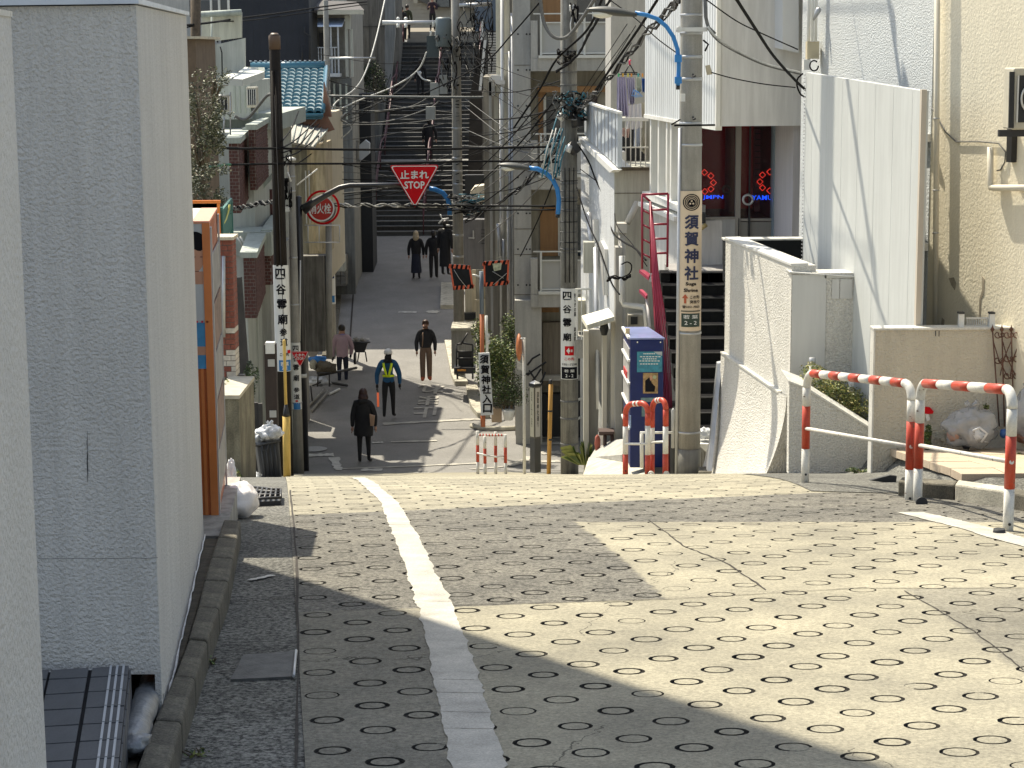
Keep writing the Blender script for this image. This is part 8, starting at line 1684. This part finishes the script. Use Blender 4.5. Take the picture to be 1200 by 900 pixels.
# ================================================================ PEOPLE
m_sk=mat('skin',(.42,.24,.17),.55,.05,8)
def human(label,feet,H,yaw,cols,pose=None,hair=None,hairlen=0,face=False,extra=None,cat='person'):
    """yaw 0 faces the camera (-Y); cols: dict head,torso,arm,leg,shoe"""
    p0=Vector(feet); t=thing('person',p0,label,cat); ps=dict(lk=0,rk=0,la=0,ra=0,lf=0,rf=0,bend=0,head=0,lw=.0,rw=.0,lout=0,rout=0); ps.update(pose or {})
    bd=ps['bend']; V=Vector; J={}
    def fwd(y,z): return y
    J['pelvis']=V((0,0,.53)); J['spine']=V((0,-bd*.3,.62)); J['chest']=V((0,-bd*.7,.725)); J['upper']=V((0,-bd*.9,.80)); J['neck']=V((0,-bd-.004,.845)); J['head']=V((0,-bd-.014-ps['head'],.905)); J['crown']=V((0,-bd-.004-ps['head'],.965))
    for s,k in ((-1,'l'),(1,'r')):
        J[k+'sh']=V((s*.098,-bd*.9,.800)); a=ps[k+'a']; o=ps[k+'out']
        J[k+'el']=J[k+'sh']+V((s*(.035+o*.10),-math.sin(a)*.17,-math.cos(a)*.175)); w=ps[k+'w']
        J[k+'wr']=J[k+'el']+V((s*(.004-o*.02)-s*max(0,w)*.03,-math.sin(a+w)*.145,-math.cos(a+w)*.145))
        J[k+'hip']=V((s*.050,0,.505)); f_=ps[k+'f']; kn=ps[k+'k']
        J[k+'kn']=J[k+'hip']+V((s*.006,-math.sin(f_)*.24,-math.cos(f_)*.235)); J[k+'an']=J[k+'kn']+V((0,-math.sin(f_-kn)*.235,-math.cos(f_-kn)*.235)); J[k+'toe']=J[k+'an']+V((s*.014,-.085,-.022))
    low=min(J['lan'].z,J['ran'].z)-.03; 
    for k in J: J[k].z-=low
    rad={'pelvis':(.072,.060),'spine':(.066,.052),'chest':(.080,.060),'upper':(.070,.052),'neck':(.028,.030),'head':(.047,.056),'crown':(.030,.036)}
    for k in 'lr': rad.update({k+'sh':(.040,.040),k+'el':(.027,.027),k+'wr':(.018,.018),k+'hip':(.052,.056),k+'kn':(.034,.036),k+'an':(.021,.024),k+'toe':(.018,.020)})
    for k,v in (cols.get('rad') or {}).items(): rad[k]=v
    order=list(J); idx={k:i for i,k in enumerate(order)}
    E_=[('pelvis','spine'),('spine','chest'),('chest','upper'),('upper','neck'),('neck','head'),('head','crown')]
    for k in 'lr': E_+=[('upper',k+'sh'),(k+'sh',k+'el'),(k+'el',k+'wr'),('pelvis',k+'hip'),(k+'hip',k+'kn'),(k+'kn',k+'an'),(k+'an',k+'toe')]
    Rz_=Matrix.Rotation(yaw,3,'Z'); W={k:Rz_@(J[k]*H) for k in J}
    me=bpy.data.meshes.new('b'); me.from_pydata([W[k] for k in order],[(idx[a],idx[b]) for a,b in E_],[]); ob=bpy.data.objects.new('b',me); COL.objects.link(ob)
    sk=ob.modifiers.new('s','SKIN'); sd_=ob.modifiers.new('u','SUBSURF'); sd_.levels=2; sd_.render_levels=2
    for k in order: v=me.skin_vertices[0].data[idx[k]]; v.radius=(rad[k][0]*H,rad[k][1]*H); v.use_root=(k=='pelvis')
    dg=bpy.context.evaluated_depsgraph_get(); ev=bpy.data.meshes.new_from_object(ob.evaluated_get(dg)); bpy.data.objects.remove(ob)
    mats=[cols['head'],cols['torso'],cols['leg'],cols['shoe'],cols.get('hand',m_sk)]
    reg={}
    for a,b in E_:
        if b in('head','crown'): r=0
        elif b=='neck': r=0 if not cols.get('neckc') else 1
        elif b[1:] in('hip','kn','an'): r=2
        elif b[1:]=='toe': r=3
        else: r=1
        reg[(a,b)]=r
    ev.materials.clear()
    for mm in mats: ev.materials.append(mm)
    segs=[(W[a],W[b],r) for (a,b),r in reg.items()]
    hem=cols.get('hem',.52)*H-low*H
    for p in ev.polygons:
        c=p.center; best=9;br=1
        for a,b,r in segs:
            ab=b-a; tt=max(0,min(1,(c-a).dot(ab)/ab.length_squared)); d=(c-(a+ab*tt)).length-(.02 if r==1 else 0)
            if d<best: best=d;br=r
        if br==1 and c.z<hem and abs((Rz_.inverted()@c).x)<.085*H: br=2
        if br==2 and c.z>hem: br=1
        p.material_index=br; p.use_smooth=True
    ev.name='body'; o=bpy.data.objects.new('body',ev); COL.objects.link(o); o.parent=t; ORG[o.name]=p0
    def wp(v): return p0+Rz_@(Vector(v)*H)
    # hands
    for k,s in (('l',-1),('r',1)):
        wr=J[k+'wr']; d=(J[k+'wr']-J[k+'el']).normalized(); sd2=Vector((0,1,0)) if abs(d.y)<.8 else Vector((0,0,1)); side=(sd2-d*sd2.dot(d)).normalized(); nrm=d.cross(side)
        def hand(m):
            c=wr+d*.022; m.tube([wp(wr-d*.004),wp(wr+d*.02),wp(wr+d*.045)],[.013*H,.019*H,.018*H],8)
            for i,ln in enumerate((.036,.041,.038,.030)):
                b=wr+d*.043+side*(-.013+.0088*i); m.tube([wp(b),wp(b+d*ln*.55+nrm*s*.003),wp(b+d*ln*.95+nrm*s*.010)],[.0052*H,.0048*H,.0036*H],6)
            b=wr+d*.016-side*.013; m.tube([wp(b),wp(b+d*.016-side*.012+nrm*s*.004),wp(b+d*.034-side*.013+nrm*s*.008)],[.0062*H,.0055*H,.004*H],6)
        hm=MB(); hand(hm); hm.build('hand',cols.get('hand',m_sk),t)
    hd=J['head']+Vector((0,0,.012))
    if hair:
        def hr(m):
            c=hd+Vector((0,.006,.022)); i0=len(m.v); seg,rg=18,11
            for i in range(rg+1):
                th=math.pi*.66*i/rg
                for j in range(seg):
                    ph=2*math.pi*j/seg; d=Vector((math.sin(th)*math.cos(ph),math.sin(th)*math.sin(ph),math.cos(th))); k=1+.05*math.sin(ph*7)
                    fr= -d.y>.25 and th>1.0   # open at the face
                    rx=.056 if not fr else .044; p=c+Vector((d.x*rx*k,d.y*(.066 if not fr else .040)*k,d.z*.066)); m.v.append(tuple(wp(p)))
            for i in range(rg):
                for j in range(seg):
                    a=i0+i*seg+j; b=i0+i*seg+(j+1)%seg; m.f.append((a,b,b+seg,a+seg)); m.m.append(0); m.sm.append(True)
            if hairlen:
                for j in range(15):
                    a=math.radians(-20+j*220/14)  # round the back
                    x_=math.cos(a)*.048; y_=math.sin(a)*.05+.008; m.tube([wp(hd+Vector((x_*.9,y_,.01))),wp(hd+Vector((x_*1.15,y_*1.1+.004,-hairlen*.5))),wp(hd+Vector((x_*1.0,y_*1.1+.006,-hairlen)))],[.014*H,.017*H,.008*H],6)
        one('hair',hair,t)(hr)
    for s in (-1,1): one('ear',m_sk,t)(lambda m:m.blob(wp(hd+Vector((s*.046,.004,-.004))),.005*H,.010*H,.015*H,8,6)) if not hairlen else None
    if face:
        one('nose',m_sk,t)(lambda m:m.tube([wp(hd+Vector((0,-.050,.008))),wp(hd+Vector((0,-.062,-.010)))],[.004*H,.009*H],6)); one('mouth',mat('lips',(.35,.10,.09),.5),t)(lambda m:m.tube([wp(hd+Vector((-.012,-.050,-.026))),wp(hd+Vector((0,-.053,-.027))),wp(hd+Vector((.012,-.050,-.026)))],.003*H,5))
        for s in (-1,1): one('eye',m_ink,t)(lambda m:m.blob(wp(hd+Vector((s*.017,-.047,.008))),.006*H,.004*H,.003*H,8,6)); one('eyebrow',m_dark,t)(lambda m:m.tube([wp(hd+Vector((s*.009,-.049,.018))),wp(hd+Vector((s*.025,-.045,.018)))],.002*H,5))
    def shell(nm,mt,prof,seg=20,cy=0.0,split=False):
        """garment shell: prof list of (z, rx, ry, yoff) in body units"""
        def g(m):
            i0=len(m.v)
            for (z,rx,ry,yo) in prof:
                for j in range(seg):
                    a=2*math.pi*j/seg; k=1+.035*math.sin(a*5+z*20); m.v.append(tuple(wp(Vector((math.cos(a)*rx*k,math.sin(a)*ry*k+yo,z-low)))))
            for i in range(len(prof)-1):
                for j in range(seg):
                    a=i0+i*seg+j; b=i0+i*seg+(j+1)%seg; m.f.append((a,b,b+seg,a+seg)); m.m.append(0); m.sm.append(True)
            m.f.append(tuple(i0+j for j in range(seg))); m.m.append(0); m.sm.append(False)
        return one(nm,mt,t)(g)
    return t,wp,J,shell,Rz_,low
mk_blk=mat('cloth_black',(.014,.014,.016),.9,.25,8,bump=.4,bscale=30,dist=.01); mk_blk2=mat('cloth_charcoal',(.03,.03,.034),.9,.2,8,bump=.4,bscale=30,dist=.01); mk_navy=mat('cloth_navy',(.018,.022,.040),.9,.2,8,bump=.4,bscale=30,dist=.01)
mk_pink=mat('cloth_pink',(.40,.29,.34),.9,.12,7,bump=.6,bscale=18,dist=.015); mk_brown=mat('cloth_brown',(.20,.135,.095),.9,.12,7,bump=.5,bscale=20,dist=.015); mk_blue=mat('cloth_blue',(.015,.085,.20),.85,.12,7,bump=.6,bscale=18,dist=.015)
mk_hairb=mat('hair_black',(.015,.012,.011),.5,.3,30); mk_hairbr=mat('hair_brown',(.06,.028,.018),.5,.3,30); mk_blond=mat('hair_blond',(.42,.34,.22),.5,.25,30)
mk_shoe=mat('shoe_dark',(.03,.03,.03),.6)
AR={'lel':(.038,.038),'rel':(.038,.038),'lsh':(.05,.05),'rsh':(.05,.05),'lwr':(.026,.026),'rwr':(.026,.026)}
# A: black coat woman, back to camera
fA=at(427,541.5,43); pA_=human('person in long black coat with brown hair, walking away nearest the camera',fA,1.66,math.pi-.15,dict(head=m_sk,torso=mk_blk,leg=mk_blk,shoe=mk_shoe,hem=.45,rad=dict(AR,chest=(.092,.07),pelvis=(.085,.07))),dict(lf=.06,rf=-.05,la=.06,ra=-.1,lout=.2,rout=.1,lw=.15),hair=mat('hair_dark_red',(.035,.014,.012),.5,.3,30),hairlen=.085)
t,wp,J,shell,Rz_,low=pA_
shell('coat',mk_blk,[(.82,.060,.055,0),(.80,.098,.068,0),(.74,.108,.078,0),(.64,.108,.080,.004),(.54,.118,.088,.004),(.44,.128,.094,.006),(.37,.128,.094,.006)])
one('hood',mk_blk,t)(lambda m:m.blob(wp((0,.045,.835-low)),.075*1.66,.045*1.66,.035*1.66,14,8,.2,1)); one('handbag',mat('bag_tan',(.30,.19,.12),.6,.15),t)(lambda m:m.prism([at(433,486,42.7),at(439,488,42.7),at(438,499,42.7),at(434,499,42.7)],[p+Vector((0,.12,0)) for p in (at(433,486,42.7),at(439,488,42.7),at(438,499,42.7),at(434,499,42.7))]))
# B: traffic guard
fB=at(456,488.5,48); t,wp,J,shell,Rz_,low=human('traffic guard in blue top, white helmet and yellow harness holding orange baton',fB,1.70,math.pi-.1,dict(head=mk_blk,torso=mk_blue,leg=mk_blk,shoe=mk_shoe,hem=.53,hand=mk_blk,rad=dict(AR)),dict(lf=.12,rf=-.14,lk=.05,rk=.12,lout=.25,rout=.35,la=.1,ra=-.05),hair=None)
hB=J['head']; H=1.70
one('helmet',mat('helmet_white',(.75,.75,.74),.3,.05,4,coat=.4),t)(lambda m:(m.lathe(wp(hB+Vector((0,.004,.022))),[(.062*H,0),(.060*H,.03*H),(.045*H,.06*H),(.02*H,.074*H)],18),m.prism([wp(hB+Vector((x_,y_,.02))) for x_,y_ in ((-.045,-.03),(.045,-.03),(.035,-.08),(-.035,-.08))],[wp(hB+Vector((x_,y_,.026))) for x_,y_ in ((-.045,-.03),(.045,-.03),(.035,-.08),(-.035,-.08))])))
one('neck_cover',mk_blk,t)(lambda m:(m.blob(wp(hB+Vector((0,.02,-.035))),.052*H,.05*H,.05*H,14,9,.15,2),m.blob(wp((0,.02,.825-low)),.075*H,.058*H,.035*H,14,8,.2,4)))
m_hv=mat('hi_vis_yellow',(.80,.95,.02),.4,.03,8,emit=0)
def strap(P): one('harness_strap',m_hv,t)(lambda m:m.tube([wp(Vector(p)-Vector((0,0,low))) for p in P],.019*H*.95,6))
shell('waist_belt',m_hv,[(.595,.078,.066,0),(.60,.086,.072,0),(.622,.087,.072,0),(.628,.078,.066,0)])
for s in (-1,1): strap([(s*.060,.055,.80),(s*.050,.070,.74),(s*.030,.072,.67),(s*.018,.072,.61)])
one('baton',mat('baton_orange',(.85,.16,.06),.4,.05,8,emit=.25),t)(lambda m:m.tube([at(442.8,460,48),at(443.2,476.5,48)],.028,10)); one('baton_grip',m_wireg,t)(lambda m:m.tube([at(442,453,48),at(442.8,460,48)],.02,8))
# C: man in pink shirt
fC=at(402,454,53); t,wp,J,shell,Rz_,low=human('man in pale pink shirt, dark trousers and black cap, seen from behind',fC,1.72,math.pi+.25,dict(head=m_sk,torso=mk_pink,leg=mk_navy,shoe=mat('shoe_olive',(.14,.14,.06),.7),hem=.50,hand=mk_blk,rad=dict(AR,chest=(.09,.068),spine=(.082,.062))),dict(lf=.03,rf=-.04,lout=.3,rout=.15,la=.2,ra=.1,lw=.3,rw=.1),hair=mk_hairb)
shell('shirt',mk_pink,[(.815,.06,.05,0),(.79,.094,.068,0),(.72,.100,.076,0),(.62,.095,.074,0),(.53,.088,.070,0),(.50,.080,.064,0)])
hC=J['head']; H=1.72; one('cap',mk_blk,t)(lambda m:m.lathe(wp(hC+Vector((0,.0,.018))),[(.056*H,0),(.054*H,.028*H),(.03*H,.052*H)],16)); one('towel_collar',mat('collar_violet',(.28,.24,.42),.8,.1),t)(lambda m:m.blob(wp((0,.012,.845-low)),.045*H,.04*H,.018*H,12,7))
# D: woman facing camera
fD=at(499.5,445,52.3); t,wp,J,shell,Rz_,low=human('short-haired woman facing the camera in black top, brown trousers and orange shoes',fD,1.62,.08,dict(head=m_sk,torso=mk_blk2,leg=mk_brown,shoe=mat('shoe_orange',(.45,.10,.04),.6),hem=.56,rad=dict(AR,lhip=(.06,.06),rhip=(.06,.06),lkn=(.055,.05),rkn=(.055,.05),lan=(.045,.042),ran=(.045,.042))),dict(lf=.06,rf=-.05,lout=.22,rout=.2,la=.1,ra=.0,lw=.15,rw=.1),hair=mk_hairbr,face=True)
shell('top',mk_blk2,[(.825,.05,.045,0),(.80,.092,.064,0),(.73,.112,.076,0),(.65,.112,.078,0),(.58,.098,.074,0),(.545,.088,.068,0)])
one('bag_strap',mat('strap_tan',(.30,.20,.14),.7),t)(lambda m:m.tube([wp((-.045,-.068,.80-low)),wp((-.05,-.082,.70-low)),wp((-.06,-.080,.57-low))],.010*1.62,5))
# E,F,G near the stairs
fE=at(488,326,66.3); t,wp,J,shell,Rz_,low=human('blonde woman in black jacket and long dark skirt at the stairs foot',fE,1.60,math.pi,dict(head=m_sk,torso=mk_blk,leg=mk_blk2,shoe=mk_shoe,rad=dict(AR)),dict(lout=.2,rout=.2),hair=mk_blond,hairlen=.14)
shell('skirt',mk_navy,[(.56,.072,.058,0),(.50,.086,.07,0),(.35,.098,.080,0),(.18,.112,.088,0),(.12,.112,.088,0)]); shell('jacket',mk_blk,[(.82,.055,.05,0),(.79,.098,.07,0),(.68,.105,.078,0),(.56,.10,.078,0),(.52,.098,.075,0)])
fF=at(508.5,325.5,66.2); t,wp,J,shell,Rz_,low=human('person all in black, middle of the three at the stairs foot, seen from behind',fF,1.60,math.pi,dict(head=mk_hairb,torso=mk_blk,leg=mk_blk,shoe=mk_shoe,rad=dict(AR,lkn=(.045,.045),rkn=(.045,.045),lan=(.034,.034),ran=(.034,.034))),dict(lout=.25,rout=.2,lf=.05,rf=-.05),hair=mk_hairb); shell('jacket',mk_blk,[(.82,.055,.05,0),(.79,.098,.07,0),(.66,.100,.076,0),(.54,.095,.074,0),(.48,.09,.07,0)])
fG=at(522,322,64.8); t,wp,J,shell,Rz_,low=human('tall person in long black coat and white headgear beside the far pole',fG,1.80,math.pi-.5,dict(head=mk_hairb,torso=mk_blk,leg=mk_blk,shoe=mk_shoe,rad=dict(AR)),dict(lout=.1,rout=.1,head=.02),hair=mk_hairb); shell('coat',mk_blk,[(.82,.055,.05,0),(.79,.10,.07,0),(.66,.100,.078,0),(.50,.10,.080,0),(.34,.108,.086,0),(.16,.112,.09,0)])
one('headgear',m_white,t)(lambda m:(m.tube([at(514,262,64.6),at(519,257,64.6),at(526,256,64.6)],.03,6),m.tube([at(518,257,64.6),at(516,251,64.6)],.02,5),m.tube([at(523,264,64.6),at(527,264,64.6)],.03,6)))
one('gear_stick',m_pole,t)(lambda m:m.tube([at(513,302,64.6),at(520,294,64.6)],.02,5)) if False else None
# on the stairs
def stair_person(u,v,label,H,yaw,cols,pose=None,**k):
    t_=(-math.tan(PITCH+math.atan((v-450)/F)));  # z/y at this row
    y=(ZB-75*(ZT-ZB)/17)/(t_-(ZT-ZB)/17); z=stair_z(y); x_=at(u,v,y).x
    return human(label,(x_,y,z),H,yaw,cols,pose,**k)
r1=stair_person(493,110,'person in black climbing the upper stairs with a pale bag, left of the transformers',1.65,math.pi,dict(head=mk_hairb,torso=mk_blk,leg=mk_blk,shoe=mk_shoe,rad=dict(AR)),dict(lf=.3,rf=-.2,lk=.3),hair=mk_hairb)
one('hand_bag',m_alu,r1[0])(lambda m:m.blob(r1[1]((.02,.09,.62)),.10,.05,.09,10,7,.3,1))
r2=stair_person(503,187,'person in long black coat on the middle stairs directly above the big stop sign',1.70,math.pi,dict(head=mk_hairb,torso=mk_blk,leg=mk_blk,shoe=mk_shoe,rad=dict(AR)),dict(lf=.15,rf=-.1,lk=.1,lout=.4),hair=mk_hairb)
r2[3]('coat',mk_blk,[(.82,.055,.05,0),(.79,.10,.07,0),(.66,.100,.078,0),(.50,.10,.080,0),(.34,.108,.086,0)])
def top_person(u,v,label,y,H,yaw,col,pose=None,hair=mk_hairb,leg=None): p=at(u,v,y); return human(label,(p.x,p.y,p.z),H,yaw,dict(head=m_sk,torso=col,leg=leg or mk_blk,shoe=mk_shoe,rad=dict(AR)),pose,hair=hair)
top_person(471,51,'dark clothed person standing at the top left corner of the stairs',92.4,1.68,math.pi+.4,mk_blk,dict(lout=.3)); top_person(477.5,47,'person in olive black jacket standing at the top left of the stairs',93.2,1.62,math.pi-.3,mat('cloth_olive',(.05,.055,.03),.9,.2,8))
top_person(507,36,'person in dark plum jacket facing the camera atop the stairs, hands together',96,1.6,0,mat('cloth_plum',(.035,.02,.03),.9,.2,8),dict(la=.35,ra=.35,lw=1.6,rw=1.6),hair=mk_hairb)
top_person(482,10,'tiny dark figure cut by the top edge of the picture above the stairs',99.3,1.7,math.pi,mk_blk) if False else None
